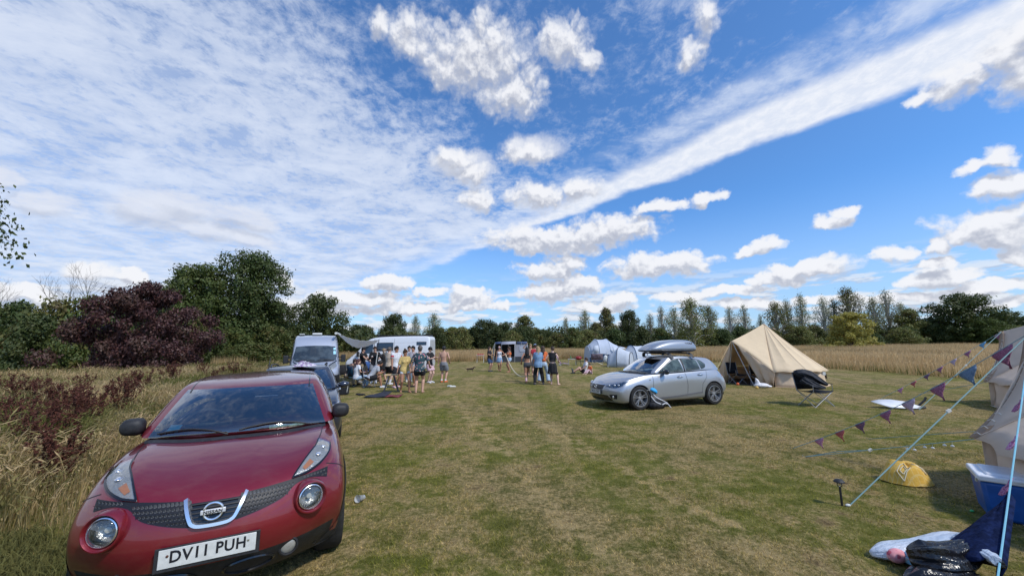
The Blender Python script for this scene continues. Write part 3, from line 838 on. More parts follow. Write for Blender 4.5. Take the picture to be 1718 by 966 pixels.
def paint(name, col, col2=None, metal=.0, rough=.35, dust=.12, flake=0):
    m = bpy.data.materials.new(name); m.use_nodes = True; t = NT(m.node_tree); b = t.n['Principled BSDF']
    oc = t.new('ShaderNodeTexCoord').outputs['Object']
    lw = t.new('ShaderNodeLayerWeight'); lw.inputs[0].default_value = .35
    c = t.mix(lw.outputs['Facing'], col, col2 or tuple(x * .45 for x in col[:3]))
    n = t.noise(oc, 3.5, 6, .7)
    sp = t.new('ShaderNodeSeparateXYZ'); t.l.new(oc, sp.inputs[0])
    low = t.smooth(sp.outputs[2], .75, .15)
    df = t.math('MULTIPLY', t.math('ADD', t.smooth(n, .45, .8), t.math('MULTIPLY', low, .6)), dust)
    c = t.mix(df, c, (.30, .25, .19))
    t.l.new(c, b.inputs['Base Color']); b.inputs['Metallic'].default_value = metal
    t.l.new(t.math('ADD', rough, t.math('MULTIPLY', df, .8)), b.inputs['Roughness'])
    b.inputs['Coat Weight'].default_value = 1; b.inputs['Coat Roughness'].default_value = .04; b.inputs['Coat IOR'].default_value = 1.5
    bk = t.new('ShaderNodeBsdfDiffuse'); bk.inputs[0].default_value = (.075, .078, .08, 1)   # trim on the inner face of a panel
    ms = t.new('ShaderNodeMixShader'); t.l.new(t.new('ShaderNodeNewGeometry').outputs['Backfacing'], ms.inputs[0])
    t.l.new(b.outputs[0], ms.inputs[1]); t.l.new(bk.outputs[0], ms.inputs[2]); t.l.new(ms.outputs[0], t.n['Material Output'].inputs[0])
    return m
M_glass = glass_mat('windscreen_glass', (.46, .52, .53), k=4.2)
M_glassd = glass_mat('tinted_glass', (.10, .11, .12))
M_black = pm('black_plastic', (.022, .022, .024), .55, var=.25, vscale=20, bump=.15, bscale=300)
M_gloss = pm('gloss_black', (.012, .012, .014), .15, coat=.5)
M_rubber = pm('tyre_rubber', (.022, .021, .020), .85, var=.3, vscale=9, bump=.3, bscale=120)
M_chrome = pm('chrome', (.88, .88, .90), .20, .9)
M_alloy = pm('alloy', (.42, .42, .43), .3, 1.0, var=.15)
M_dalloy = pm('dark_alloy', (.36, .36, .37), .35, .5, var=.15)
M_int = pm('car_interior', (.07, .07, .075), .85, var=.3)
M_intg = pm('grey_interior', (.24, .24, .235), .85, var=.2)
M_lens = glass_mat('lamp_lens', (.85, .87, .88))
M_refl = pm('lamp_reflector', (.66, .66, .64), .22, .55, bump=.5, bscale=45)
M_orange = pm('indicator_orange', (.62, .25, .10), .25, coat=.5)
M_white = pm('plate_white', (.62, .62, .58), .45, var=.06, vscale=25)
M_ink = pm('plate_black', (.012, .012, .016), .5)
M_disc = pm('brake_disc', (.3, .28, .26), .4, .9)
M_tail = pm('tail_lamp_red', (.28, .02, .03), .2, coat=1)

def bake(o):
    dg = bpy.context.evaluated_depsgraph_get(); dg.update()
    me = bpy.data.meshes.new_from_object(o.evaluated_get(dg)); o.modifiers.clear(); o.data = me
    return o
def lattice(NX, st, over=None, matf=None):
    """closed box cage. st: list of stations {y:[per level], z:[per level], x:[per level], bow, crown}"""
    nx = len(NX) - 1; NJ = len(st) - 1; NK = len(st[0]['z']) - 1
    over = over or {}; idx = {}; V = []
    def P(i, j, k):
        a = abs(i); s = st[j]; f = NX[a]; key = (a, j, k)
        if key in over: x, y, z = over[key]
        else:
            x = f * s['x'][k]; y = s['y'][k] if isinstance(s['y'], (list, tuple)) else s['y']
            y += s.get('bow', 0) * f ** 2.6
            z = s['z'][k]
            if k == NK: z += s.get('crown', 0) * (1 - f ** 2.2)
        return (x if i >= 0 else -x, y, z)
    def vid(i, j, k):
        if (i, j, k) not in idx: idx[(i, j, k)] = len(V); V.append(P(i, j, k))
        return idx[(i, j, k)]
    F = []; M = []
    def q(a, b, c, d, key):
        F.append((vid(*a), vid(*b), vid(*c), vid(*d))); M.append(matf(*key) if matf else 0)
    for i in range(-nx, nx):
        ia = i if i >= 0 else -i - 1
        for k in range(NK):
            q((i, 0, k), (i + 1, 0, k), (i + 1, 0, k + 1), (i, 0, k + 1), ('front', ia, 0, k))
            q((i + 1, NJ, k), (i, NJ, k), (i, NJ, k + 1), (i + 1, NJ, k + 1), ('rear', ia, NJ, k))
        for j in range(NJ):
            q((i, j, NK), (i + 1, j, NK), (i + 1, j + 1, NK), (i, j + 1, NK), ('top', ia, j, NK))
            q((i + 1, j, 0), (i, j, 0), (i, j + 1, 0), (i + 1, j + 1, 0), ('bottom', ia, j, 0))
    for j in range(NJ):
        for k in range(NK):
            q((nx, j, k), (nx, j + 1, k), (nx, j + 1, k + 1), (nx, j, k + 1), ('side', nx, j, k))
            q((-nx, j + 1, k), (-nx, j, k), (-nx, j, k + 1), (-nx, j + 1, k + 1), ('side', nx, j, k))
    lattice.edges = [(idx[(s_ * nx, j, NK)], idx[(s_ * nx, j + 1, NK)]) for s_ in (-1, 1) for j in range(NJ)]
    return V, F, M
def cage(name, V, F, M, mats, sub=3, cuts=None, root=None, names=None, holes=(), crease=0):
    """subdivide, cut the wheel wells, and split by material into named parts; returns (bvh, parts)"""
    me = bpy.data.meshes.new(name); me.from_pydata(V, [], F)
    for m in mats: me.materials.append(m)
    me.polygons.foreach_set('material_index', M)
    bm = bmesh.new(); bm.from_mesh(me); bmesh.ops.recalc_face_normals(bm, faces=bm.faces); bm.to_mesh(me); bm.free()
    if crease:
        at_ = me.attributes.new('crease_edge', 'FLOAT', 'EDGE'); es = {tuple(sorted(e)) for e in lattice.edges}
        for e in me.edges: at_.data[e.index].value = crease if tuple(sorted(e.vertices)) in es else 0
    o = bpy.data.objects.new(name, me); COL.objects.link(o)
    md = o.modifiers.new('s', 'SUBSURF'); md.levels = sub; md.render_levels = sub
    if cuts:
        cb = MB()
        for (y, z, r_, x0, x1) in cuts:
            for sg in (-1, 1):
                cb.tube([(sg * x0, y, z), (sg * x1, y, z)], r_, 40)
        for (p0, p1, r_) in holes: cb.tube([p0, p1], r_, 32)
        c = cb.build('cutter', mats[0], smooth=False)
        md = o.modifiers.new('b', 'BOOLEAN'); md.operation = 'DIFFERENCE'; md.object = c; md.solver = 'EXACT'
    bake(o)
    if cuts: bpy.data.objects.remove(c)
    me = o.data; me.polygons.foreach_set('use_smooth', [True] * len(me.polygons)); me.set_sharp_from_angle(angle=R(42))
    bm = bmesh.new(); bm.from_mesh(me); bvh = BVHTree.FromBMesh(bm); bm.free()
    parts = {}
    for mi, nm in enumerate(names or [name]):
        if nm is None: continue
        b2 = bmesh.new(); b2.from_mesh(me)
        if names: bmesh.ops.delete(b2, geom=[f for f in b2.faces if f.material_index != mi], context='FACES')
        if not b2.faces: b2.free(); continue
        for f in b2.faces: f.material_index = 0
        m2 = bpy.data.meshes.new(nm); b2.to_mesh(m2); b2.free(); m2.materials.append(mats[mi])
        p = bpy.data.objects.new(nm, m2); COL.objects.link(p); p.parent = root; parts[nm] = p
    bpy.data.objects.remove(o)
    return bvh, parts
def pr(bvh, a, b, d, off=.003, start=3.0):
    """project onto the body. d='f' front (x,z), 's' side +x (y,z), 'S' side -x, 't' top (x,y), 'r' rear (x,z)"""
    o, v = {'f': (Vector((a, -start, b)), Vector((0, 1, 0))), 'r': (Vector((a, 9, b)), Vector((0, -1, 0))),
            's': (Vector((start, a, b)), Vector((-1, 0, 0))), 'S': (Vector((-start, a, b)), Vector((1, 0, 0))),
            't': (Vector((a, b, 5)), Vector((0, 0, -1)))}[d]
    h, n, _, _ = bvh.ray_cast(o, v)
    if h is None: return None
    if n.dot(v) > 0: n = -n
    return h + n * off
def ruled(mb, bvh, A, B, d, off=.003, nu=24, nv=6, edge=True, depth=.01):
    """patch on the body between two polylines"""
    def at(L, t):
        L = [Vector(p) for p in L]; s = [0]
        for i in range(1, len(L)): s.append(s[-1] + (L[i] - L[i - 1]).length)
        q = t * s[-1]
        for i in range(1, len(L)):
            if q <= s[i] + 1e-9:
                return L[i - 1].lerp(L[i], (q - s[i - 1]) / max(1e-9, s[i] - s[i - 1]))
        return L[-1]
    rows = []
    for v in range(nv + 1):
        row = []
        for u in range(nu + 1):
            p = at(A, u / nu).lerp(at(B, u / nu), v / nv)
            h = pr(bvh, p[0], p[1], d, off)
            if h is None: h = row[-1] if row else Vector((p[0], 0, p[1]))
            row.append(h)
        rows.append(row)
    mb.grid(rows)
    return rows
def strip(mb, bvh, pts, wd, d, off=.0015, n=30):
    """thin line on the body along a polyline"""
    L = [Vector(p) for p in pts]; out = []
    tot = sum((L[i + 1] - L[i]).length for i in range(len(L) - 1))
    P = []
    for i in range(len(L) - 1):
        k = max(1, int(n * (L[i + 1] - L[i]).length / tot))
        for q in range(k): P.append(L[i].lerp(L[i + 1], q / k))
    P.append(L[-1]); r1 = []; r2 = []
    for i, p in enumerate(P):
        t = (P[min(i + 1, len(P) - 1)] - P[max(i - 1, 0)]).normalized(); nn = Vector((-t[1], t[0])) * wd / 2
        a = pr(bvh, p[0] + nn[0], p[1] + nn[1], d, off); b = pr(bvh, p[0] - nn[0], p[1] - nn[1], d, off)
        if a is None or b is None or (r1 and ((a - r1[-1]).length > .3)): continue
        r1.append(a); r2.append(b)
    if len(r1) > 1: mb.grid([r1, r2])
def bez(pts, n=6):
    """catmull-rom smoothing of a 2D/3D polyline"""
    P = [Vector(p) for p in pts]; out = []
    for i in range(len(P) - 1):
        p0, p1, p2, p3 = P[max(i - 1, 0)], P[i], P[i + 1], P[min(i + 2, len(P) - 1)]
        for q in range(n):
            t = q / n
            out.append(.5 * ((2 * p1) + (p2 - p0) * t + (2 * p0 - 5 * p1 + 4 * p2 - p3) * t * t + (3 * p1 - p0 - 3 * p2 + p3) * t ** 3))
    out.append(P[-1]); return out

def wheel(root, x, y, r, wd, rim, spokes=5, sg=1, twin=False, rimr=.70, mname='wheel'):
    """x = outer face of the tyre, axis along x. one wheel: tyre, rim, disc"""
    t = MB(); h = wd
    prof = [(r * rimr, 0), (r * (rimr + .04), .012), (r * .93, .004), (r * .985, -.02), (r, -.05), (r, -wd + .05), (r * .985, -wd + .02), (r * .93, -wd), (r * rimr, -wd)]
    t.lathe([(a, sg * b) for a, b in prof], (x, y, r), 'x', 40)
    o = t.build(mname, M_rubber, root)
    m = MB(); rr = r * rimr
    m.lathe([(a, sg * b) for a, b in [(rr * .98, .004), (rr * .93, .006), (rr * .90, -.02), (rr * .88, -.10), (rr * .87, -wd + .03)]], (x, y, r), 'x', 40)
    n = spokes
    for k in range(n * (2 if twin else 1)):
        a = 2 * math.pi * (k // 2 if twin else k) / n + (.17 if twin and k % 2 else (-.17 if twin else 0)) + .3
        w0 = rr * (.045 if twin else .13)
        for q, (f0, f1) in enumerate(((.10, .92),)):
            da = .10 / rr * .3
            c, s_ = math.cos(a), math.sin(a); c2, s2 = (math.cos(a * 1), math.sin(a))
            pa = Vector((x - sg * .035, y + c * rr * f0, r + s_ * rr * f0)); pb = Vector((x - sg * .004, y + c * rr * f1, r + s_ * rr * f1))
            tn = Vector((0, -s_, c)) * w0
            m.add([pa + tn * .8, pa - tn * .8, pb - tn * .75, pb + tn * .75, pa + tn * .8 - Vector((sg * .03, 0, 0)), pa - tn * .8 - Vector((sg * .03, 0, 0)), pb - tn * .75 - Vector((sg * .03, 0, 0)), pb + tn * .75 - Vector((sg * .03, 0, 0))],
                  [(0, 1, 2, 3), (4, 7, 6, 5), (0, 3, 7, 4), (1, 5, 6, 2), (2, 6, 7, 3), (0, 4, 5, 1)])
    m.lathe([(0.001, sg * -.022), (rr * .16, sg * -.024), (rr * .2, sg * -.04), (rr * .2, sg * -.07)], (x, y, r), 'x', 20)
    m.build('rim', rim, o)
    d = MB(); d.lathe([(.001, sg * -.09), (rr * .62, sg * -.09), (rr * .62, sg * -.11), (.001, sg * -.11)], (x, y, r), 'x', 28)
    d.build('brake_disc', M_disc, o)
    return o
def seat(root, x, y, z=.45, mat=None):
    b = MB(); M = Matrix.Rotation(R(14), 3, 'X')
    b.box((x, y, z), (.46, .48, .16)); b.box((x, y + .32, z + .33), (.44, .13, .60), M); b.box((x, y + .42, z + .74), (.24, .09, .17), M)
    b.build('car_seat', mat or M_int, root, bevel=.04)
def place_car(root, pose):
    root.location = (pose[0], pose[1], 0); root.rotation_euler = (0, 0, pose[2])
# ------------------------------------------------------------------ red crossover in the foreground
def red_car():
    root = empty('parked_car', label='dark red crossover with black door mirrors and a white front number plate, nearest the camera', cat='car', group=None)
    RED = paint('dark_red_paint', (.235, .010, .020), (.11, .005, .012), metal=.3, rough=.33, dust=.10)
    NX = [0, .24, .50, .76, 1.0]
    fr = dict(y=[.16, .06, .00, -.035, -.015, .03], z=[.20, .30, .42, .54, .665, .825], x=[.72, .76, .80, .82, .81, .79], bow=.36)
    S_ = [fr,
      dict(y=.40, z=[.20, .30, .42, .56, .70, .90], x=[.78, .82, .845, .862, .858, .80], crown=.045),
      dict(y=.78, z=[.22, .32, .44, .60, .80, 1.0], x=[.80, .845, .868, .885, .878, .815], crown=.04),
      dict(y=1.15, z=[.22, .32, .44, .62, .84, 1.035], x=[.80, .84, .862, .872, .862, .80], crown=.035),
      dict(y=1.7, z=[.22, .32, .45, .65, .86, 1.03], x=[.80, .83, .84, .85, .845, .80]),
      dict(y=2.5, z=[.22, .32, .46, .68, .90, 1.07], x=[.80, .83, .84, .85, .855, .80]),
      dict(y=3.2, z=[.22, .34, .48, .70, .93, 1.11], x=[.80, .84, .865, .885, .875, .80]),
      dict(y=3.75, z=[.26, .36, .50, .70, .90, 1.08], x=[.76, .82, .85, .86, .84, .76], bow=-.02),
      dict(y=[3.98, 4.08, 4.12, 4.10, 4.04, 3.95], z=[.34, .40, .52, .70, .86, 1.02], x=[.70, .74, .76, .76, .74, .70], bow=-.22)]
    ov = {  # measured points of the bonnet and fenders
      (0, 0, 5): (0, .03, .822), (1, 0, 5): (.20, .045, .826), (2, 0, 5): (.42, .12, .842), (3, 0, 5): (.63, .24, .862), (4, 0, 5): (.78, .42, .845),
      (0, 1, 5): (0, .33, .925), (1, 1, 5): (.19, .34, .932), (2, 1, 5): (.44, .36, .935), (3, 1, 5): (.66, .44, .965), (4, 1, 5): (.80, .56, .915),
      (0, 2, 5): (0, .66, 1.005), (1, 2, 5): (.19, .66, 1.01), (2, 2, 5): (.42, .66, 1.0), (3, 2, 5): (.67, .72, 1.04), (4, 2, 5): (.815, .84, .98),
      (0, 3, 5): (0, .93, 1.062), (1, 3, 5): (.2, .95, 1.062), (2, 3, 5): (.45, 1.02, 1.06), (3, 3, 5): (.68, 1.14, 1.062), (4, 3, 5): (.815, 1.22, 1.015),
      (1, 0, 3): (.20, -.025, .54), (1, 0, 4): (.20, -.005, .665),
    }
    # the lower row of the front is black plastic
    def mf(kind, i, j, k):
        if kind == 'bottom': return 1
        if kind in ('front',) and k < 2: return 1
        if kind in ('side', 'rear') and k < 1: return 1
        return 0
    V, F, M = lattice(NX, S_, ov, mf)
    bvh, parts = cage('body', V, F, M, [RED, M_black], 3, [(.83, .34, .385, .55, 1.2), (3.36, .34, .385, .55, 1.2)], root, ['body', 'lower_bumper'],
        holes=[(Vector((sg * .592, .118, .695)) + Vector((sg * .34, -1, .10)).normalized() * .2, Vector((sg * .592, .118, .695)) - Vector((sg * .34, -1, .10)).normalized() * .11, .093) for sg in (-1, 1)])
    P = lambda mb, A, B, off=.004, nu=24, nv=6, d='f': ruled(mb, bvh, A, B, d, off, nu, nv)
    # grille: two honeycomb wings and a centre with slats
    for sg in (-1, 1):
        top = bez([(sg * .185, .815), (sg * .40, .828), (sg * .56, .838), (sg * .705, .842)])
        bot = bez([(sg * .125, .672), (sg * .27, .700), (sg * .40, .738), (sg * .475, .795), (sg * .56, .812), (sg * .64, .798), (sg * .70, .775)])
        g = MB(); P(g, top, bot, .004, 40, 6); gl = g.build('grille_wing', M_ink, root)
        h = MB()
        for r_ in range(7):
            for c_ in range(26):
                x = .135 + c_ * .0235 + (r_ % 2) * .0117; z = .682 + r_ * .0242
                # inside test between curves
                def cz(L):
                    L = [(abs(p[0]), p[1]) for p in L]; return float(np.interp(x, [p[0] for p in L], [p[1] for p in L]))
                if z + .009 > cz(top) or z - .009 < cz(bot) or x > .69: continue
                q = []
                for (ddx, ddz, of) in ((-.0105, -.002, .006), (-.005, -.0075, .006), (.005, -.0075, .006), (.0105, -.002, .006), (.006, .005, .022), (-.006, .005, .022)):
                    hh = pr(bvh, sg * (x + ddx), z + ddz, 'f', of)
                    if hh is None: break
                    q.append(hh)
                if len(q) == 6: h.add(q, [(0, 1, 2, 3, 4, 5)])
        h.build('honeycomb', pm('grille_grey', (.12, .12, .125), .5), gl, smooth=False)
    g = MB(); P(g, [(-.155, .800), (.155, .800)], [(-.095, .680), (.095, .680)], .003, 16, 6); cg_ = g.build('grille_centre', M_gloss, root)
    for k in range(5):
        z = .700 + k * .022; w2 = .098 + (z - .68) * .45
        s_ = MB(); P(s_, [(-w2, z + .006), (w2, z + .006)], [(-w2, z - .001), (w2, z - .001)], .012, 12, 1); s_.build('slat', M_black, cg_)
    # chrome V
    vb = MB()
    for off, scl in ((.022, 1),):
        path = bez([(-.172, .815), (-.149, .76), (-.122, .702), (-.102, .682), (-.07, .673), (0, .670), (.07, .673), (.102, .682), (.122, .702), (.149, .76), (.172, .815)], 4)
        ra = []; rb = []; rc = []; rd = []
        for i, p in enumerate(path):
            t = (path[min(i + 1, len(path) - 1)] - path[max(i - 1, 0)]).normalized(); nn = Vector((-t[1], t[0]))
            w_ = .0175
            for lst, k, of in ((ra, -1, .004), (rb, -.55, .026), (rc, .55, .026), (rd, 1, .004)):
                lst.append(pr(bvh, p[0] + nn[0] * w_ * k, p[1] + nn[1] * w_ * k, 'f', of))
        vb.grid([ra, rb, rc, rd])
    vb.build('chrome_trim', M_chrome, root)
    # round badge with the maker's name on a bar
    bc = pr(bvh, 0, .742, 'f', .045)
    bd = MB(); MM = Matrix.Rotation(R(90), 4, 'X') ; 
    ring = []
    for i in range(37):
        a = 2 * math.pi * i / 36; ring.append(bc + Vector((.053 * math.cos(a), 0, .053 * math.sin(a))))
    bd.tube(ring, .0075, 8, cap=False); badge = bd.build('badge', M_chrome, root); bd = MB(); bd.box(bc, (.138, .016, .028)); bd.build('badge_bar', pm('badge_silver', (.72, .72, .72), .4, .2), badge, bevel=.003)
    text_mesh('NISSAN', .029, M_ink, 'lettering', badge, Matrix.Translation(bc + Vector((0, -.0088, -.001))) @ MM, .0008, 1.05, 1.05, bold=.0005)
    # number plate
    pc = Vector((0, pr(bvh, 0, .515, 'f', .0)[1] - .022, .520))
    T = Matrix.Rotation(R(-4), 3, 'X')
    fb = MB(); fb.box(pc + Vector((0, .008, -.004)), (.565, .014, .142), T); fr_ = fb.build('plate_frame', M_black, root, bevel=.004)
    pb = MB(); pb.box(pc + Vector((0, -.002, .004)), (.520, .006, .111), T); pl = pb.build('number_plate', M_white, root, bevel=.003)
    MT = Matrix.Translation(pc + Vector((0, -.0058, .009))) @ T.to_4x4() @ MM
    text_mesh('DV11 PUH', .094, M_ink, 'lettering', pl, MT, .0006, 1.08, .90, bold=.0022)
    text_mesh('- - - - - - - - .co.uk', .012, M_white, 'dealer_lettering', fr_, Matrix.Translation(pc + Vector((.02, -.0012, -.064))) @ T.to_4x4() @ MM, .0004, 1, 1.3)
    for sx, mm in ((-1, pm('rusty_screw', (.12, .05, .03), .6)), (1, M_chrome)):
        sc_ = MB(); sc_.lathe([(.0005, -.004), (.007, -.003), (.008, 0)], pc + Vector((sx * .215, -.005, .020)), 'y', 12)
        sc_.build('plate_screw', mm, pl)
    # round driving lamps
    for sg in (-1, 1):
        c = Vector((sg * .592, .118, .695)); nrm = Vector((sg * .34, -1, .10)).normalized()
        Q = nrm.to_track_quat('Z', 'Y').to_matrix()
        def dish(prof, seg=36):
            rows = []
            for (r_, z) in prof: rows.append([c + Q @ Vector((r_ * math.cos(2 * math.pi * j / seg), r_ * math.sin(2 * math.pi * j / seg), z)) for j in range(seg)])
            return rows
        b = MB(); b.grid(dish([(.128, -.055), (.119, .000), (.112, .013), (.105, .015), (.097, .004), (.090, -.016), (.085, -.034)]), closed_u=True); bz = b.build('lamp_bezel', RED, root)
        b = MB(); b.grid(dish([(.085, -.03), (.079, -.028), (.067, -.06), (.040, -.085), (.001, -.09)]), closed_u=True); b.build('reflector', M_refl, bz)
        b = MB(); b.grid(dish([(.086, -.034), (.083, -.004), (.070, .009), (.040, .018), (.001, .021)]), closed_u=True); b.build('lamp_glass', M_lens, bz)
        b = MB(); b.grid(dish([(.090, -.03), (.088, .0), (.082, .003), (.080, -.03)]), closed_u=True); b.build('lamp_ring', M_chrome, bz)
        b = MB(); b.lathe([(.001, 0), (.018, .0), (.016, .02), (.001, .03)], c + Q @ Vector((0, 0, -.05)), 'y', 12); b.build('bulb', M_white, bz)
        # upper lamp on the fender: seen from above
        A = bez([(sg * .452, .175), (sg * .50, .27), (sg * .565, .42), (sg * .612, .54), (sg * .632, .66)])
        B = bez([(sg * .452, .175), (sg * .555, .235), (sg * .650, .34), (sg * .712, .48), (sg * .724, .62)])
        g = MB(); ruled(g, bvh, A, B, 't', .002, 20, 6); hl = g.build('headlight', M_refl, root)
        g = MB(); ruled(g, bvh, A, B, 't', .014, 20, 6); g.build('headlight_glass', M_lens, hl)
        def lrp(t0, t1, s0, s1):
            n = len(A) - 1; f = lambda L, t: L[min(n, int(t * n))]
            return [f(A, t).lerp(f(B, t), s0) for t in np.linspace(t0, t1, 6)], [f(A, t).lerp(f(B, t), s1) for t in np.linspace(t0, t1, 6)]
        a_, b_ = lrp(.28, .42, .30, .70); g = MB(); ruled(g, bvh, a_, b_, 't', .006, 8, 3); g.build('indicator', M_orange, hl)
        for tq, rq in ((.62, .030), (.82, .026)):
            pA = A[int(tq * (len(A) - 1))].lerp(B[int(tq * (len(B) - 1))], .5); hh = pr(bvh, pA[0], pA[1], 't', .002); g = MB(); g.ball(hh, (rq * .8, rq * 1.5, .012)); g.build('lamp_bulb', M_chrome, hl)
        e = MB(); strip(e, bvh, [tuple(p) for p in A], .010, 't', .0155, 40); strip(e, bvh, [tuple(p) for p in B], .010, 't', .0155, 40); e.build('lamp_surround', M_gloss, hl)
        # bonnet shut line down to the grille and back to the screen
        e = MB(); strip(e, bvh, [(sg * .425, .10), (sg * .452, .172)], .009, 't', .002, 8); strip(e, bvh, [(sg * .634, .66), (sg * .66, .85), (sg * .675, 1.06)], .008, 't', .002, 20)
        e.build('bonnet_shut_line', M_ink, root)
        e = MB(); strip(e, bvh, [(.36, .865), (.45, .82), (.53, .765)], .007, 's' if sg > 0 else 'S', .0015, 12); e.build('bumper_shut_line', M_ink, root)
        # fog lamp
        fz = .375; h = pr(bvh, sg * .455, fz, 'f', 0); nrm2 = Vector((sg * .2, -1, 0)).normalized(); Q2 = nrm2.to_track_quat('Z', 'Y').to_matrix()
        rows = lambda prof: [[h + Q2 @ Vector((r_ * math.cos(2 * math.pi * j / 24), r_ * math.sin(2 * math.pi * j / 24), z)) for j in range(24)] for r_, z in prof]
        b = MB(); b.grid(rows([(.07, -.03), (.066, .012), (.056, .018), (.048, .0)]), closed_u=True); fg = b.build('fog_lamp_bezel', M_black, root)
        b = MB(); b.grid(rows([(.050, .004), (.042, .012), (.02, .017), (.001, .018)]), closed_u=True); b.build('fog_lamp', pm('fog_lens', (.26, .25, .22), .15, coat=1, var=.2), fg)
    # oval intakes low in the bumper
    for x in (-.22, .22):
        b = MB(); rows = []
        for (s_, of) in ((1.0, .004), (.9, .012), (.82, -.05)):
            rows.append([pr(bvh, x + .155 * s_ * math.cos(a), .335 + .058 * s_ * math.sin(a), 'f', of) for a in np.linspace(0, 2 * math.pi, 28, endpoint=False)])
        b.grid(rows, closed_u=True); cc = pr(bvh, x, .335, 'f', -.05); 
        b.add([*rows[-1], cc], [(i, (i + 1) % 28, 28) for i in range(28)])
        b.build('air_intake', M_gloss, root)
    # door lines and handle on the near side, wheel arch cladding
    for d, sg in (('s', 1), ('S', -1)):
        e = MB(); strip(e, bvh, [(1.32, .98), (1.34, .6), (1.42, .34), (2.3, .34), (2.42, .6), (2.45, 1.0)], .008, d, .0015, 60); e.build('door_shut_line', M_ink, root)
        for yw in (.83, 3.36):
            e = MB(); ra = []; rb = []; rc = []
            for a in np.linspace(R(-12), R(192), 36):
                y1, z1 = yw + math.cos(a) * .384, .34 + math.sin(a) * .384; y2, z2 = yw + math.cos(a) * .45, .34 + math.sin(a) * .45
                h1 = pr(bvh, y1 + .004 * math.cos(a), z1 + .004 * math.sin(a), d, .012); h2 = pr(bvh, y2, z2, d, .004)
                if h1 is None or h2 is None or abs(h1.x) < .6: continue
                ra.append(h1 - Vector((sg * .10, 0, 0))); rb.append(h1); rc.append(h2)
            e.grid([ra, rb, rc]); e.build('wheel_arch', M_black, root)
            wheel(root, sg * .865, yw, .335, .215, M_alloy, 5, sg, mname='wheel')
    # dark floor closes the wheel wells
    b = MB(); b.box((0, 2.1, .42), (1.30, 3.5, .34)); b.build('underbody', M_gloss, root)
    # cabin
    NXc = [0, .34, .68, .91, 1.0]
    cs = [dict(y=[.84, 1.17, 1.52], z=[1.030, 1.24, 1.442], x=[.80, .715, .625], bow=.27, crown=.015),
          dict(y=[1.45, 1.66, 1.86], z=[1.02, 1.27, 1.465], x=[.835, .745, .625], crown=.025),
          dict(y=[2.3, 2.3, 2.3], z=[1.05, 1.32, 1.485], x=[.835, .745, .62], crown=.035),
          dict(y=[3.0, 3.0, 3.0], z=[1.09, 1.32, 1.470], x=[.82, .73, .60], crown=.03),
          dict(y=[3.55, 3.5, 3.45], z=[1.09, 1.30, 1.44], x=[.79, .69, .57], crown=.03),
          dict(y=[4.0, 3.88, 3.68], z=[1.02, 1.20, 1.36], x=[.70, .62, .52], bow=-.10, crown=.02)]
    def mc(kind, i, j, k):
        if kind == 'front': return 1 if i < 3 else 0
        if kind == 'side': return (2 if j in (1, 2) else 3 if j == 3 else 0) if k == 0 or k == 1 else 0
        if kind == 'rear': return 4 if i < 3 else 0
        if kind == 'bottom': return 5
        return 0
    V, F, M = lattice(NXc, cs, None, mc)
    # keep the roof edge and the screen base firm
    bvc, pc_ = cage('cabin', V, F, M, [RED, M_glass, M_glassd, M_glassd, M_glassd, M_int], 3, None, root, ['roof', 'windscreen', 'side_window', 'rear_side_window', 'rear_window', None])
    e = MB()
    for sg in (-1, 1): strip(e, bvc, [(sg * .53, 1.60), (sg * .535, 2.0), (sg * .53, 3.2)], .012, 't', .003, 30)
    e.build('roof_ditch', M_gloss, root)
    # black frit round the glass, cowl and wipers
    e = MB()
    cow = [pr(bvh, x, 0, 't', 0) for x in ()]
    ra = []; rb = []
    for x in np.linspace(-.70, .70, 29):
        yy = .915 + .27 * (abs(x) / .80) ** 2.6
        ra.append(pr(bvh, x, yy - .035, 't', .004)); h = pr(bvh, x, yy - .015, 't', .004); rb.append(h + Vector((0, .03, .015)))
    e.grid([ra, rb]); e.build('cowl', M_black, root)
    for (x0, x1, dz) in ((.55, -.02, 0), (-.10, -.62, .0)):
        e = MB(); pts = []
        for q in np.linspace(0, 1, 9):
            x = x0 + (x1 - x0) * q; yy = .93 + .27 * (abs(x) / .80) ** 2.6 + .05 + .02 * math.sin(q * 3.1)
            h = pr(bvc, x, 1.075 + .035 * math.sin(q * 3.1) + .015 * q, 'f', .014); pts.append(h)
        e.tube(pts, .008, 6); e.build('wiper', M_black, root)
    # inside: dashboard, steering wheel, seats, mirror, roof lining
    b = MB(); b.box((0, 1.35, .96), (1.36, .62, .15)); b.box((0, 1.55, .82), (1.36, .2, .3)); b.build('dashboard', M_intg, root, bevel=.04)
    b = MB(); c = Vector((-.36, 1.60, 1.06)); Q = Matrix.Rotation(R(-62), 3, 'X')
    b.tube([c + Q @ Vector((.185 * math.cos(a), .185 * math.sin(a), 0)) for a in np.linspace(0, 2 * math.pi, 33)], .016, 8, cap=False)
    b.box(c, (.34, .035, .02), Q); b.box(c + Vector((0, .02, -.03)), (.12, .12, .06), Q); b.build('steering_wheel', pm('steering_grey', (.12, .12, .12), .5), root)
    for x in (-.36, .36): seat(root, x, 2.05, .55, M_intg); seat(root, x * 1.0, 2.95, .58, M_intg)
    b = MB(); b.box((0, 1.62, 1.37), (.22, .03, .065)); b.build('rear_view_mirror', M_black, root, bevel=.01)
    b = MB(); h = [pr(bvc, x, z, 'f', -.012) for x, z in ((-.585, 1.115), (-.49, 1.115), (-.47, 1.165), (-.56, 1.165))]
    b.add(h, [(0, 1, 2, 3)]); b.build('windscreen_sticker', pm('blue_sticker', (.05, .35, .65), .4), root, smooth=False)
    b = MB()
    for q in range(2):
        x = .28 + q * .16; b.box((x, 1.17 + q * .02, 1.045), (.15, .10, .012), Euler((R(16), 0, R(10 + q * 20))))
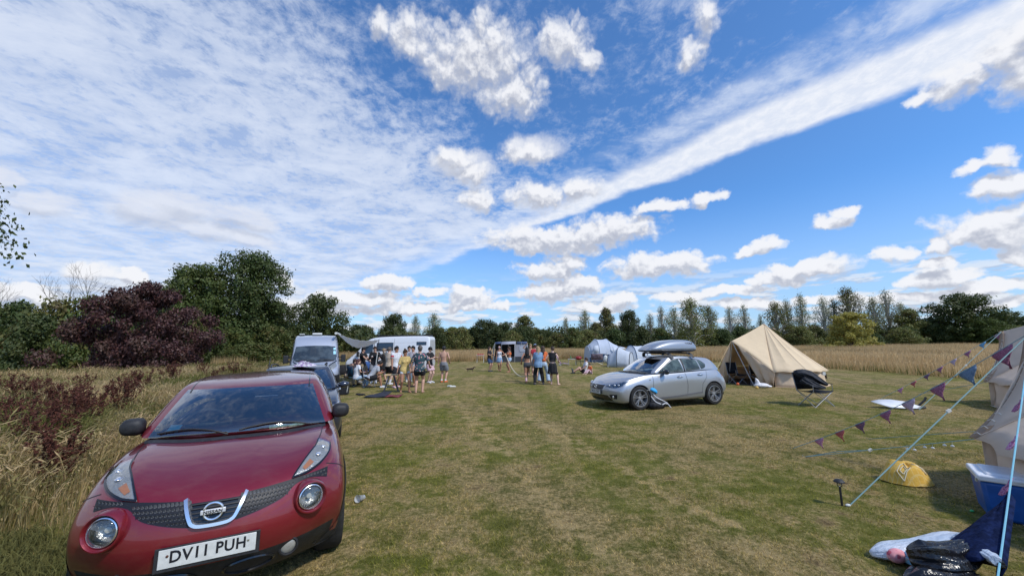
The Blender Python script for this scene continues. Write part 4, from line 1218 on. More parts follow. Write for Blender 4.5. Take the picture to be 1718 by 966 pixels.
    b.build('paper', pm('ticket_paper', (.55, .72, .50), .6, var=.5, vscale=30), root)
    # mirrors on both sides
    for sg in (-1, 1):
        b = MB(); c = Vector((sg * .855, 1.335, 1.145)); rows = []
        for q in range(9):
            t = q / 8; xx = sg * (-.085 + .165 * t); s_ = (1 - (2 * t - 1) ** 4 * .72) ** .5
            hz = .078 * s_ * (1 - .10 * t); hy = .085 * s_
            rows.append([c + Vector((xx, hy * math.copysign(abs(math.cos(a)) ** .75, math.cos(a)) * (1 if math.cos(a) < 0 else .45), hz * math.copysign(abs(math.sin(a)) ** .75, math.sin(a)))) for a in np.linspace(0, 2 * math.pi, 24, endpoint=False)])
        b.grid(rows, closed_u=True); b.add(rows[0], [tuple(range(24))]); b.add(rows[-1], [tuple(range(24))])
        o = b.build('door_mirror', M_black, root, angle=60)
        b = MB(); b.tube([c + Vector((-sg * .06, .01, -.065)), c + Vector((-sg * .10, .02, -.085)), c + Vector((-sg * .18, .03, -.095))], [.022, .024, .03], 8); b.build('mirror_arm', M_black, o)
    # aerial
    b = MB(); b.tube([(-.02, 3.45, 1.5), (-.02, 3.62, 1.66)], [.008, .004], 6); b.build('aerial', M_black, root)
    place_car(root, (-2.056, 2.793, .4834)); root.location.z = -.012
    root.rotation_euler = Euler((.00877, 0, .4834), 'XYZ')
    return root
red_car()
# ------------------------------------------------------------------ other vehicles
M_dglass = pm('dark_window_glass', (.018, .024, .030), .04, spec=.8, coat=1)
M_cabin = pm('windscreen_view', (.045, .055, .058), .05, spec=.8, coat=1, var=.5, vscale=2.2)
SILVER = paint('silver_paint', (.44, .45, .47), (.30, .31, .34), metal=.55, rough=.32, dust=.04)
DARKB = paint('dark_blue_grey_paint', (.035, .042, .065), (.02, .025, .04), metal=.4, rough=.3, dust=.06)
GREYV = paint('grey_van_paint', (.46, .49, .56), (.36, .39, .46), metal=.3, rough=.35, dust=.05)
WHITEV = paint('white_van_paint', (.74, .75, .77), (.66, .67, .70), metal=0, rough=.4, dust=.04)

def hatch(root, PA, glass, plate, rimm, spokes=5, twin=True, details=True):
    NX = [0, .30, .58, .82, 1.0]
    S_ = [dict(y=[.10, .05, .02, .0, .02, .09], z=[.18, .26, .38, .52, .62, .72], x=[.74, .80, .83, .83, .80, .70], bow=.30),
      dict(y=.45, z=[.19, .28, .40, .54, .68, .80], x=[.80, .855, .872, .872, .85, .76], crown=.03),
      dict(y=.88, z=[.19, .28, .40, .56, .76, .895], x=[.82, .865, .882, .888, .872, .78], crown=.03),
      dict(y=1.25, z=[.19, .28, .40, .58, .80, .945], x=[.80, .85, .866, .874, .862, .78], crown=.02),
      dict(y=1.9, z=[.19, .28, .42, .60, .80, .945], x=[.80, .85, .855, .862, .868, .80]),
      dict(y=2.7, z=[.19, .28, .42, .62, .82, .975], x=[.80, .85, .855, .864, .872, .81]),
      dict(y=3.25, z=[.20, .29, .42, .62, .84, 1.0], x=[.81, .86, .878, .890, .880, .80]),
      dict(y=3.75, z=[.24, .30, .44, .64, .84, 1.01], x=[.78, .84, .87, .878, .86, .76]),
      dict(y=[4.12, 4.20, 4.27, 4.24, 4.18, 4.08], z=[.30, .36, .48, .66, .82, .96], x=[.74, .79, .81, .80, .76, .68], bow=-.22)]
    mf = lambda kind, i, j, k: 1 if kind == 'bottom' else 0
    V, F, M = lattice(NX, S_, None, mf)
    bvh, _ = cage('body', V, F, M, [PA, M_black], 3, [(.88, .325, .36, .52, 1.2), (3.48, .325, .36, .52, 1.2)], root, ['body', 'floor_panel'], crease=.45)
    cs = [dict(y=[1.12, 1.46, 1.80], z=[.92, 1.16, 1.355], x=[.79, .715, .60], bow=.24, crown=.02),
          dict(y=[1.62, 1.88, 2.10], z=[.92, 1.20, 1.405], x=[.81, .73, .60], crown=.025),
          dict(y=[2.35, 2.38, 2.40], z=[.94, 1.22, 1.420], x=[.82, .735, .60], crown=.03),
          dict(y=[3.05, 3.02, 3.00], z=[.97, 1.22, 1.395], x=[.81, .72, .58], crown=.025),
          dict(y=[3.70, 3.62, 3.52], z=[.98, 1.18, 1.350], x=[.76, .66, .55], crown=.02),
          dict(y=[4.12, 4.02, 3.86], z=[.93, 1.13, 1.315], x=[.66, .60, .50], bow=-.14, crown=.02)]
    NXc = [0, .34, .68, .90, 1.0]
    mc = lambda kind, i, j, k: (1 if i < 3 else 0) if kind == 'front' else (4 if i < 3 else 0) if kind == 'rear' else 5 if kind == 'bottom' else (6 if kind == 'side' else 0)
    V, F, M = lattice(NXc, cs, None, mc)
    bvc, pc = cage('cabin', V, F, M, [PA, M_glass, M_glass, M_glass, M_dglass, M_int, PA], 3, None, root, ['roof', 'windscreen', None, None, 'rear_window', None, 'door_frame'], crease=.5)
    # side windows drawn to their real outline
    for d, sg in (('s', 1), ('S', -1)):
        wins = [([(1.62, .985), (1.78, 1.10), (1.98, 1.22), (2.18, 1.305), (2.42, 1.335)], [(1.62, .975), (1.85, .985), (2.1, .99), (2.3, .995), (2.47, 1.00)], 'front_side_window'),
                ([(2.53, 1.335), (2.8, 1.325), (3.03, 1.30), (3.07, 1.295)], [(2.57, 1.003), (2.8, 1.015), (3.05, 1.03), (3.10, 1.033)], 'rear_side_window'),
                ([(3.11, 1.288), (3.22, 1.27), (3.33, 1.215), (3.36, 1.16)], [(3.14, 1.037), (3.22, 1.045), (3.30, 1.07), (3.36, 1.12)], 'quarter_window')]
        for A, B, nm in wins:
            g = MB(); ruled(g, bvc, A, B, d, .004, 18, 8); g.build(nm, glass, root)
        e = MB(); strip(e, bvc, [(2.50, 1.345), (2.52, .985)], .05, d, .0055, 12); strip(e, bvc, bez([(1.60, .98), (1.78, 1.12), (1.98, 1.235), (2.18, 1.318), (2.5, 1.348), (2.9, 1.335), (3.2, 1.29), (3.37, 1.16)], 3), .016, d, .0055, 40)
        e.build('window_trim', M_black, root)
        e = MB()
        strip(e, bvh, [(1.36, .90), (1.33, .6), (1.42, .30)], .010, d, .002, 30); e.build('door_shut_line', M_ink, root)
        e = MB(); strip(e, bvh, [(2.49, .95), (2.53, .6), (2.50, .30)], .010, d, .002, 30); e.build('door_shut_line', M_ink, root)
        e = MB(); strip(e, bvh, [(3.28, .98), (3.22, .80), (3.06, .62), (3.02, .36)], .009, d, .002, 30); e.build('door_shut_line', M_ink, root)
        e = MB(); strip(e, bvh, [(1.42, .27), (2.2, .31), (3.05, .38)], .05, d, .004, 30); e.build('sill_trim', pm('sill_grey', (.16, .16, .17), .4), root)
        for yh, zh in ((2.28, .845), (3.02, .885)):
            h = pr(bvh, yh, zh, d, .0); e = MB()
            e.ball(h + Vector((sg * -.004, 0, 0)), (.012, .085, .038)); cup = e.build('handle_cup_shade', pm('handle_shadow', (.06, .06, .065), .4), root)  # dark colour paints the shade of the grip recess behind the handle
            e = MB(); e.tube([h + Vector((sg * .004, -.095, .004)), h + Vector((sg * .03, -.06, .006)), h + Vector((sg * .034, .05, .01)), h + Vector((sg * .006, .10, .012))], [.014, .017, .017, .014], 8); e.build('door_handle', M_chrome, root)
        # mirror
        e = MB(); c = Vector((sg * .93, 1.74, 1.0)); e.ball(c, (.115, .075, .072), 16, 10); e.tube([c + Vector((-sg * .05, 0, -.04)), c + Vector((-sg * .16, .03, -.05))], [.025, .03], 8)
        e.build('door_mirror', M_gloss if PA is SILVER else PA, root)
        for yw in (.88, 3.48):
            wheel(root, sg * .868, yw, .322, .21, rimm, spokes, sg, twin, .74)
        # head and tail lamps
        A = bez([(sg * .40, .665), (sg * .56, .705), (sg * .70, .745), (sg * .80, .79)], 4); B = bez([(sg * .385, .615), (sg * .56, .605), (sg * .70, .615), (sg * .79, .655)], 4)
        g = MB(); ruled(g, bvh, A, B, 'f', .004, 18, 5); hl = g.build('headlight', pm('lamp_inner', (.42, .42, .44), .3, .3, var=.6, vscale=30), root)
        g = MB(); ruled(g, bvh, A, B, 'f', .014, 18, 5); g.build('headlight_glass', M_lens, hl)
        for q, (lx, lz) in enumerate(((.50, .652), (.62, .665), (.70, .672))):
            h = pr(bvh, sg * lx, lz, 'f', .008); g = MB(); g.ball(h, (.034, .02, .030)); g.build('lamp_bulb', M_chrome, hl)
        A = [(sg * .55, .93), (sg * .76, .86)]; B = [(sg * .55, .83), (sg * .80, .80)]
        g = MB(); ruled(g, bvh, A, B, 'r', .006, 10, 4); g.build('tail_lamp', M_tail, root)
        g = MB(); ruled(g, bvh, [(3.98, .93), (4.16, .87)], [(4.0, .83), (4.20, .80)], d, .006, 8, 4); g.build('tail_lamp', M_tail, root)
        h = pr(bvh, sg * .62, .36, 'f', .0)
        g = MB(); ruled(g, bvh, [(sg * .52, .42), (sg * .73, .43)], [(sg * .55, .31), (sg * .70, .31)], 'f', .004, 8, 4); fb = g.build('fog_recess', M_black, root)
        g = MB(); g.ball(h + Vector((0, -.01, 0)), (.04, .02, .04)); g.build('fog_lamp', M_refl, fb)
        for yw in (.88, 3.48):
            pass
    # front
    g = MB(); ruled(g, bvh, [(-.36, .665), (.36, .665)], [(-.30, .545), (.30, .545)], 'f', .004, 16, 5); gr = g.build('grille', M_gloss, root)
    for k in range(4):
        z = .565 + k * .024; g = MB(); ruled(g, bvh, [(-.29, z + .004), (.29, z + .004)], [(-.29, z - .004), (.29, z - .004)], 'f', .010, 12, 1); g.build('grille_bar', M_black, gr)
    g = MB(); strip(g, bvh, [(-.36, .668), (0, .675), (.36, .668)], .014, 'f', .010, 16); g.build('grille_trim', M_chrome, root)
    g = MB(); ruled(g, bvh, [(-.46, .40), (.46, .40)], [(-.60, .25), (.60, .25)], 'f', .004, 20, 5); g.build('lower_intake', M_gloss, root)
    g = MB(); ring = [pr(bvh, 0, .60, 'f', .02) + Vector((.058 * math.cos(a), 0, .042 * math.sin(a))) for a in np.linspace(0, 2 * math.pi, 25)]
    g.tube(ring, .006, 6, cap=False); c = pr(bvh, 0, .60, 'f', .02); 
    if details: g.tube([c + Vector((-.012, 0, .032)), c + Vector((-.030, 0, -.018)), c + Vector((.035, 0, -.020))], .006, 6)
    g.build('badge', M_chrome, root)
    MM = Matrix.Rotation(R(90), 4, 'X'); pc_ = pr(bvh, 0, .47, 'f', .02)
    g = MB(); g.box(pc_ + Vector((0, .006, 0)), (.54, .014, .125)); fr = g.build('plate_frame', M_black, root)
    g = MB(); g.box(pc_, (.52, .008, .111)); pl = g.build('number_plate', M_white, root)
    text_mesh(plate, .094, M_ink, 'lettering', pl, Matrix.Translation(pc_ + Vector((0, -.005, -.002))) @ MM, .0006, 1.08, .90, bold=.002)
    # cowl, dash, seats
    g = MB(); ra, rb = [], []
    for x in np.linspace(-.68, .68, 21):
        yy = 1.10 + .24 * (abs(x) / .79) ** 2.6; h = pr(bvh, x, yy - .05, 't', .004); ra.append(h); rb.append(pr(bvh, x, yy + .03, 't', .02))
    g.grid([ra, rb]); g.build('cowl', M_black, root)
    g = MB(); g.box((0, 1.62, .88), (1.3, .5, .16)); g.build('dashboard', M_int, root, bevel=.04)
    g = MB(); c = Vector((-.36, 1.86, .95)); Q = Matrix.Rotation(R(-65), 3, 'X')
    g.tube([c + Q @ Vector((.18 * math.cos(a), .18 * math.sin(a), 0)) for a in np.linspace(0, 6.283, 25)], .016, 8, cap=False); g.build('steering_wheel', M_int, root)
    for x in (-.36, .36): seat(root, x, 2.25, .50, M_int); seat(root, x, 3.05, .52, M_int)
    g = MB(); g.box((0, 1.92, 1.27), (.2, .03, .06)); g.build('rear_view_mirror', M_black, root)
    g = MB(); g.box((0, 2.2, .40), (1.30, 3.7, .30)); g.build('underbody', M_gloss, root)
    return bvh, bvc

lx = empty('parked_car', label='silver hatchback with a grey roof box on its roof bars', cat='car')
bvh, bvc = hatch(lx, SILVER, pm('green_window_glass', (.07, .095, .09), .08, spec=.5, var=.5, vscale=3), 'WL12 OUT', M_dalloy, 5, True)
# small badge ahead of the door, aero roof bars and the roof spoiler
for d, sg in (('s', 1), ('S', -1)):
    h = pr(bvh, 1.24, .80, d, .006); g = MB(); g.box(h, (.006, .045, .03)); g.build('wing_badge', M_chrome, lx)
place_car(lx, (2.392, 11.352, -1.2527))
# roof bars belong to the car; the box clamped on top is a thing of its own
for yb in (2.16, 2.92):
    g = MB(); zt = 1.50
    g.tube([(-.62, yb, zt), (.62, yb, zt)], .018, 8)
    rb = g.build('roof_bar', M_black, lx)
    for sg in (-1, 1):
        g = MB(); pts = [(sg * .50, yb, zt + .01), (sg * .60, yb + .02, zt - .03), (sg * .655, yb + .06, 1.375)]
        rows = []
        for p, w_ in zip(pts, (.05, .055, .045)):
            p = Vector(p); rows.append([p + Vector((0, w_, .018)), p + Vector((0, -w_, .018)), p + Vector((sg * .02, -w_, -.018)), p + Vector((sg * .02, w_, -.018))])
        g.grid(rows, closed_u=True); g.build('bar_foot', M_black, rb)
BOX = paint('roof_box_grey', (.30, .33, .38), (.22, .25, .30), metal=.3, rough=.36, dust=.05)
rbx = empty('roof_box', label='long grey plastic roof box clamped above the silver hatchback', cat='roof box')
st = []
for (y, zt, x, zb) in ((1.66, 1.60, .22, 1.57), (1.80, 1.69, .34, 1.545), (2.05, 1.80, .395, 1.53), (2.45, 1.885, .405, 1.525), (2.9, 1.905, .405, 1.525), (3.25, 1.885, .40, 1.53), (3.42, 1.80, .36, 1.55), (3.47, 1.68, .30, 1.57)):
    st.append(dict(y=y, z=[zb, 1.60 if y > 1.7 else 1.59, 1.625 if y > 1.7 else 1.595, 1.625 + (zt - 1.625) * .6 if y > 1.7 else 1.60, zt], x=[x * .85, x, x * 1.01, x * .97, x * .74], crown=.012))
V, F, M = lattice([0, .4, .75, 1.0], st, None, lambda kind, i, j, k: 1 if (kind == 'bottom' or (kind in ('side', 'front', 'rear') and k == 0)) else 0)
bvx, _ = cage('lid', V, F, M, [BOX, M_black], 3, None, rbx, ['lid', 'base'])
g = MB()
for d, sg in (('s', 1), ('S', -1)): pass
h = pr(bvx, 3.12, 1.79, 's', .004)
o = text_mesh('THULE', .06, M_ink, 'lettering', rbx, Matrix.Translation(h) @ Matrix.Rotation(R(90), 4, 'Z') @ Matrix.Rotation(R(68), 4, 'X'), .001, 1.1, 1.5, bold=.002)
g = MB(); strip(g, bvx, [(1.72, 1.628), (2.3, 1.632), (3.44, 1.632)], .012, 's', .003, 30); g.build('lid_seam', M_gloss, rbx)
g = MB()
for yb in (2.16, 2.92): g.box((0, yb, 1.525), (.5, .06, .03))
g.build('clamp', M_black, rbx)
place_car(rbx, (2.392, 11.352, -1.2527))

# dark estate behind the red car
dk = empty('parked_car', label='dark blue grey estate car parked between the red crossover and the grey camper van', cat='car')
bd_, bc_ = hatch(dk, DARKB, M_dglass, 'YB13 KTF' if False else '', M_dalloy, 5, False, details=False)
for sg in (-1, 1):
    g = MB(); g.tube([(sg * .55, 2.2, 1.415), (sg * .575, 2.5, 1.46), (sg * .565, 3.3, 1.44), (sg * .53, 3.6, 1.38)], .016, 8); g.build('roof_rail', M_black, dk)
place_car(dk, (-3.90, 6.85, .455)); dk.scale = (1, 1.02, .985)
# clothes lying on its roof
def crumple(name, c, size, mat, seed, label, cat, n=18, parent=None, hgt=1.0, jag=.5):
    r_ = np.random.default_rng(seed); rows = []
    ph = r_.uniform(0, 6, 8)
    for i in range(n + 1):
        row = []
        for j in range(n * 2):
            a = 2 * math.pi * j / (n * 2); t = i / n
            rr = t ** .8 * (1 + .16 * math.sin(3 * a + ph[0]) + .12 * math.sin(5 * a + ph[1]) + jag * .12 * math.sin(9 * a + ph[2]))
            z = (1 - t ** 2.2) * (.72 + .28 * math.sin(4 * a + ph[3] + t * 5) + .2 * math.sin(7 * a + ph[4])) * hgt + .10 * math.sin(11 * t + 3 * a + ph[5]) * (1 - t) + .0
            row.append((size[0] * rr * math.cos(a), size[1] * rr * math.sin(a), max(.004, size[2] * z)))
        rows.append(row)
    b = MB(); b.grid(rows, closed_u=True); o = b.build(name, mat, parent, angle=70); o.location = c
    if label: tag(o, label, cat)
    return o
clothm = pm('white_print_cloth', (.62, .60, .62), .9, col2=(.22, .10, .28), vscale=26)
pt = dk.matrix_basis @ Vector((.10, 2.0, 1.40)) if False else None
crumple('folded_shirt', (-3.90 + .12 - 2.0 * math.sin(.455) + .0, 6.85 + 2.0 * math.cos(.455), 1.405), (.24, .17, .10), clothm, 4, 'crumpled white patterned cloth lying on the roof of the dark estate car', 'cloth')

def van(root, PA, L=5.9, W=1.02, H=2.38, zs=(1.13, 1.85), dark=True):
    NX = [0, .32, .62, .86, 1.0]; zb, zt = zs
    st = [dict(y=[.12, .04, .0, .02, .10, .16], z=[.26, .42, .62, .80, .92, .99], x=[W * .82, W * .88, W * .90, W * .88, W * .84, W * .76], bow=.26),
          dict(y=[.45, .45, .45, .48, .52, .58], z=[.26, .45, .65, .85, 1.0, zb + .0], x=[W * .93, W * .965, W * .97, W * .96, W * .93, W * .86], bow=.14, crown=.01),
          dict(y=[.9, .9, .9, .86, .86, .80], z=[.26, .48, .70, .90, 1.05, zb + .10], x=[W * .97, W, W, W * .99, W * .965, W * .88], bow=.12, crown=.0),
          dict(y=[1.5, 1.5, 1.5, 1.5, 1.42, 1.32], z=[.26, .50, .80, 1.10, 1.45, zt], x=[W * .97, W, W, W * .99, W * .93, W * .83], bow=.10, crown=.01),
          dict(y=[2.1, 2.1, 2.1, 2.05, 1.95, 1.72], z=[.26, .55, .90, 1.40, 1.90, H - .10], x=[W * .97, W, W, W * .99, W * .94, W * .83], bow=.06, crown=.04),
          dict(y=2.7, z=[.26, .55, .95, 1.45, 1.95, H - .02], x=[W * .97, W, W, W * .985, W * .94, W * .86], crown=.03),
          dict(y=4.2, z=[.26, .55, .95, 1.45, 1.95, H], x=[W * .97, W, W, W * .985, W * .94, W * .86], crown=.03),
          dict(y=L - .25, z=[.26, .55, .95, 1.45, 1.95, H], x=[W * .97, W, W, W * .985, W * .94, W * .86], crown=.03),
          dict(y=L, z=[.30, .55, .95, 1.45, 1.95, H - .03], x=[W * .94, W * .97, W * .97, W * .96, W * .92, W * .84], crown=.03)]
    V, F, M = lattice(NX, st, None, lambda kind, i, j, k: 1 if kind == 'bottom' or (kind == 'front' and k < 2) or (kind == 'side' and j == 0 and k < 2) else 0)
    bvh, _ = cage('body', V, F, M, [PA, M_black], 3, [(.95, .35, .40, .6, 1.4), (.95 + 3.6 * L / 5.9, .35, .40, .6, 1.4)], root, ['body', 'bumper'], crease=.3)
    sw = W * .86
    g = MB(); ruled(g, bvh, [(-sw * .90, zt - .02), (-sw * .5, zt + .015), (0, zt + .025), (sw * .5, zt + .015), (sw * .90, zt - .02)], [(-sw * 1.02, zb + .10), (-sw * .5, zb + .045), (0, zb + .03), (sw * .5, zb + .045), (sw * 1.02, zb + .10)], 'f', .005, 26, 12)
    ws = g.build('windscreen', M_cabin, root)
    g = MB(); strip(g, bvh, [(-sw * .85, zb + .085), (0, zb + .04), (sw * .85, zb + .085)], .05, 'f', .012, 24); g.build('cowl', M_black, root)
    for a, b_ in ((-.75, -.02), (.72, .05)):
        g = MB(); g.tube([pr(bvh, a * sw * (1 - t) + b_ * sw * t, zb + .10 + .03 * math.sin(t * 3), 'f', .03) for t in (0, .25, .5, .75, 1)], .010, 6); g.build('wiper', M_black, root)
    for sg in (-1, 1):
        A = bez([(sg * W * .50, .95), (sg * W * .66, 1.07), (sg * W * .80, 1.15)], 4); B = bez([(sg * W * .52, .80), (sg * W * .68, .86), (sg * W * .83, .98)], 4)
        g = MB(); ruled(g, bvh, A, B, 'f', .006, 14, 5); hl = g.build('headlight', M_refl, root)
        g = MB(); ruled(g, bvh, A, B, 'f', .016, 14, 5); g.build('headlight_glass', M_lens, hl)
        g = MB(); ruled(g, bvh, [(sg * W * .48, 1.0), (sg * W * .66, 1.12), (sg * W * .84, 1.22)], [(sg * W * .49, .96), (sg * W * .67, 1.08), (sg * W * .84, 1.17)], 'f', .010, 12, 3); g.build('headlight_brow', M_gloss, root)
        d = 's' if sg > 0 else 'S'
        g = MB(); ruled(g, bvh, [(1.35, zt - .22), (1.75, zt - .05), (2.05, zt - .04)], [(1.22, zb + .12), (1.7, zb + .08), (2.05, zb + .08)], d, .005, 12, 6); g.build('cab_window', M_dglass, root)
        for yy in (2.12, 3.45, 4.9 if L > 5 else 4.5):
            g = MB(); strip(g, bvh, [(yy, .42), (yy, 1.4), (yy, H - .16)], .014, d, .002, 30); g.build('panel_line', M_ink, root)
        g = MB(); strip(g, bvh, [(.6, 1.17), (2.1, 1.22), (L - .2, 1.24)], .012, d, .002, 50); strip(g, bvh, [(2.2, H - .42), (L - .2, H - .42)], .010, d, .002, 50); g.build('crease_shade_line', pm('crease_shade_grey', (.35, .36, .38), .5), root)  # flat grey strips paint the shade line of the pressed side creases
        g = MB(); strip(g, bvh, [(1.4, .48), (L - .9, .48)], .10, d, .008, 40); g.build('rubbing_strip', M_black, root)
        g = MB(); c = Vector((sg * (W + .12), 1.12, 1.30)); g.box(c, (.19, .13, .34)); g.box(c + Vector((-sg * .17, .02, -.10)), (.2, .07, .07)); g.box(c + Vector((-sg * .17, .02, .06)), (.2, .05, .05))
        g.build('door_mirror', M_black, root, bevel=.03)
        for yw in (.95, .95 + 3.6 * L / 5.9): wheel(root, sg * (W - .02), yw, .345, .22, M_alloy, 5, sg)
        h = pr(bvh, sg * W * .84, .95, 'r', .004); g = MB(); g.box(h, (.10, .02, .35)); g.build('tail_lamp', M_tail, root)
    g = MB(); ruled(g, bvh, [(-W * .42, .88), (W * .42, .88)], [(-W * .36, .72), (W * .36, .72)], 'f', .006, 14, 4); g.build('grille', M_gloss, root)
    g = MB(); g.box((0, L / 2, .42), (1.6, L * .86, .35)); g.build('underbody', M_gloss, root)
    return bvh
gv = empty('camper_van', label='light grey high roof camper van facing the camera, behind the dark estate car', cat='van')
bv1 = van(gv, GREYV)
g = MB(); g.box((.02, 2.6, 2.43), (.42, .5, .10)); g.build('roof_vent', M_white, gv, bevel=.03)
g = MB(); g.box((-.62, 2.7, 2.42), (.22, .5, .04)); g.build('solar_panel', M_white, gv, bevel=.01)
g = MB()
for (x, z, sx, sz) in ((.76, 1.72, .09, .09), (.765, 1.55, .10, .14)):
    h = [pr(bv1, x + a * sx / 2, z + b * sz / 2, 'f', .010) for a, b in ((-1, -1), (1, -1), (1, 1), (-1, 1))]; g.add(h, [(0, 1, 2, 3)])
g.build('windscreen_sticker', pm('pale_sticker', (.35, .65, .75), .5, var=.3, vscale=20), gv, smooth=False)
place_car(gv, (-8.28, 16.2, .474))
wv = empty('camper_van', label='white high roof camper van parked side on behind the crowd', cat='van')
bv2 = van(wv, WHITEV, L=5.82, H=2.44, zs=(1.25, 1.98))
for (y0, y1, z0, z1, nm) in ((2.30, 3.38, 1.50, 2.02, 'sliding_window'), (4.95, 5.58, 1.86, 2.05, 'high_window')):
    g = MB(); ruled(g, bv2, [(y0, z1), (y1, z1)], [(y0, z0), (y1, z0)], 's', .008, 10, 5); wn = g.build(nm, M_dglass, wv)
    g = MB(); strip(g, bv2, [(y0, z0), (y0, z1), (y1, z1), (y1, z0), (y0, z0)], .03, 's', .012, 40); g.build('window_frame', M_black, wn)
    if nm == 'sliding_window':
        g = MB(); strip(g, bv2, [(y0, (z0 + z1) / 2), (y1, (z0 + z1) / 2)], .02, 's', .012, 10); g.build('window_bar', M_black, wn)
g = MB(); g.box((0, 3.9, 2.50), (1.3, 3.6, .06)); g.build('solar_panel', M_black, wv, bevel=.01)
place_car(wv, (-11.35, 25.6 + 1.0, -math.pi / 2))
# the grey van's striped awning sags towards the white van
AW = bpy.data.materials.new('awning_cloth'); AW.use_nodes = True; t = NT(AW.node_tree)
oc = t.new('ShaderNodeTexCoord').outputs['UV']
wvn = t.new('ShaderNodeTexWave'); wvn.wave_type = 'BANDS'; wvn.bands_direction = 'X'; wvn.inputs['Scale'].default_value = 1.0; wvn.inputs['Distortion'].default_value = 0
t.l.new(t.vec('MULTIPLY', oc, (5.5, 0, 0)), wvn.inputs['Vector'])
t.l.new(t.mix(t.smooth(wvn.outputs[1], .15, .3), (.62, .63, .64), (.86, .87, .88)), t.n['Principled BSDF'].inputs['Base Color'])
t.n['Principled BSDF'].inputs['Roughness'].default_value = .8
tr_ = t.new('ShaderNodeBsdfTranslucent'); tr_.inputs[0].default_value = (.75, .77, .8, 1); ms_ = t.new('ShaderNodeMixShader'); ms_.inputs[0].default_value = .45
t.l.new(t.n['Principled BSDF'].outputs[0], ms_.inputs[1]); t.l.new(tr_.outputs[0], ms_.inputs[2]); t.l.new(ms_.outputs[0], t.n['Material Output'].inputs[0])
A1 = D(567, 560, 17.9); A2 = D(569, 562, 21.0); B1 = D(636, 570, 20.6); B2 = D(628, 577, 23.6)
aw = empty('awning', (0, 0, 0), label='sagging grey striped awning canvas stretched from the grey van roof', cat='awning')
rows = []
for i in range(15):
    s_ = i / 14; row = []
    for j in range(40):
        q = j / 39; a = A1.lerp(B1, q); b_ = A2.lerp(B2, q); p = a.lerp(b_, s_)
        p.z -= .16 * math.sin(math.pi * q) ** 1.0 * (1.0 + .9 * s_) + .03 * math.sin(q * 40) * .3; p.z -= .17 * math.sin(math.pi * min(1, q * 1.15)) * s_ ** .8 * .9
        row.append(p)
    rows.append(row)
g = MB(); g.grid(rows); cl = g.build('canvas', AW, aw, solid=.006)
uv = cl.data.uv_layers.new(name='UVMap')
for lp in cl.data.loops:
    co = cl.data.vertices[lp.vertex_index].co; uv.data[lp.index].uv = ((co.x - A1.x) / (B1.x - A1.x) * 4, 0)
g = MB(); g.tube([B1 + Vector((0, 0, .03)), (B1.x - .25, B1.y, 0)], .018, 8); g.build('pole', M_black, aw)
g = MB(); g.tube([B2, (B2.x - .1, B2.y, 0)], .018, 8); g.build('pole', M_black, aw)
g = MB(); g.tube([A1 + Vector((-.05, -.1, .03)), A2 + Vector((-.05, .2, .03))], .06, 10); g.build('awning_case', M_white, aw)
# ------------------------------------------------------------------ tents
def canvas_mat(name, col, transl=.3, bump=.25, bscale=6, col2=None):
    m = bpy.data.materials.new(name); m.use_nodes = True; t = NT(m.node_tree); b = t.n['Principled BSDF']
    oc = t.new('ShaderNodeTexCoord').outputs['Object']
    n = t.noise(oc, 2.2, 5, .6)
    c = t.mix(n, tuple(x * .86 for x in col[:3]), tuple(min(1, x * 1.10) for x in col[:3]))
    t.l.new(c, b.inputs['Base Color']); b.inputs['Roughness'].default_value = .85; b.inputs['Specular IOR Level'].default_value = .2
    bn = t.new('ShaderNodeBump'); bn.inputs['Strength'].default_value = bump; bn.inputs['Distance'].default_value = .05
    t.l.new(t.noise(t.vec('MULTIPLY', oc, (1, 1, .35)), bscale, 3, .5), bn.inputs['Height']); t.l.new(bn.outputs[0], b.inputs['Normal'])
    tr = t.new('ShaderNodeBsdfTranslucent'); t.l.new(c, tr.inputs[0]); ms = t.new('ShaderNodeMixShader'); ms.inputs[0].default_value = transl
    t.l.new(b.outputs[0], ms.inputs[1]); t.l.new(tr.outputs[0], ms.inputs[2]); t.l.new(ms.outputs[0], t.n['Material Output'].inputs[0])
    return m
C_beige = canvas_mat('beige_canvas', (.88, .70, .47), .24)
C_wall = canvas_mat('beige_wall_canvas', (.80, .63, .45), .24, .35)
C_cream = canvas_mat('cream_canvas', (.86, .74, .62), .40)
C_trim = canvas_mat('brown_canvas_edge', (.36, .27, .20), .1)
C_pale = canvas_mat('pale_blue_nylon', (.66, .72, .82), .30, .5, 5)
C_paled = canvas_mat('pale_nylon', (.74, .79, .86), .35, .5, 5)
C_navy = canvas_mat('navy_nylon', (.028, .060, .12), .1)
C_grey = canvas_mat('grey_nylon', (.42, .43, .49), .2)
C_greyd = canvas_mat('dark_grey_nylon', (.06, .065, .075), .05)
C_bluebar = canvas_mat('blue_grey_nylon', (.10, .14, .27), .1)
M_mesh = pm('mesh_window', (.22, .22, .28), .6, var=.3, vscale=30)
M_rope = pm('teal_rope', (.22, .36, .36), .8)
M_ropeb = pm('bright_blue_rope', (.22, .50, .62), .7)
M_peg = pm('steel', (.35, .35, .36), .4, .8)
M_pole = pm('tent_pole', (.55, .55, .55), .5, .5)

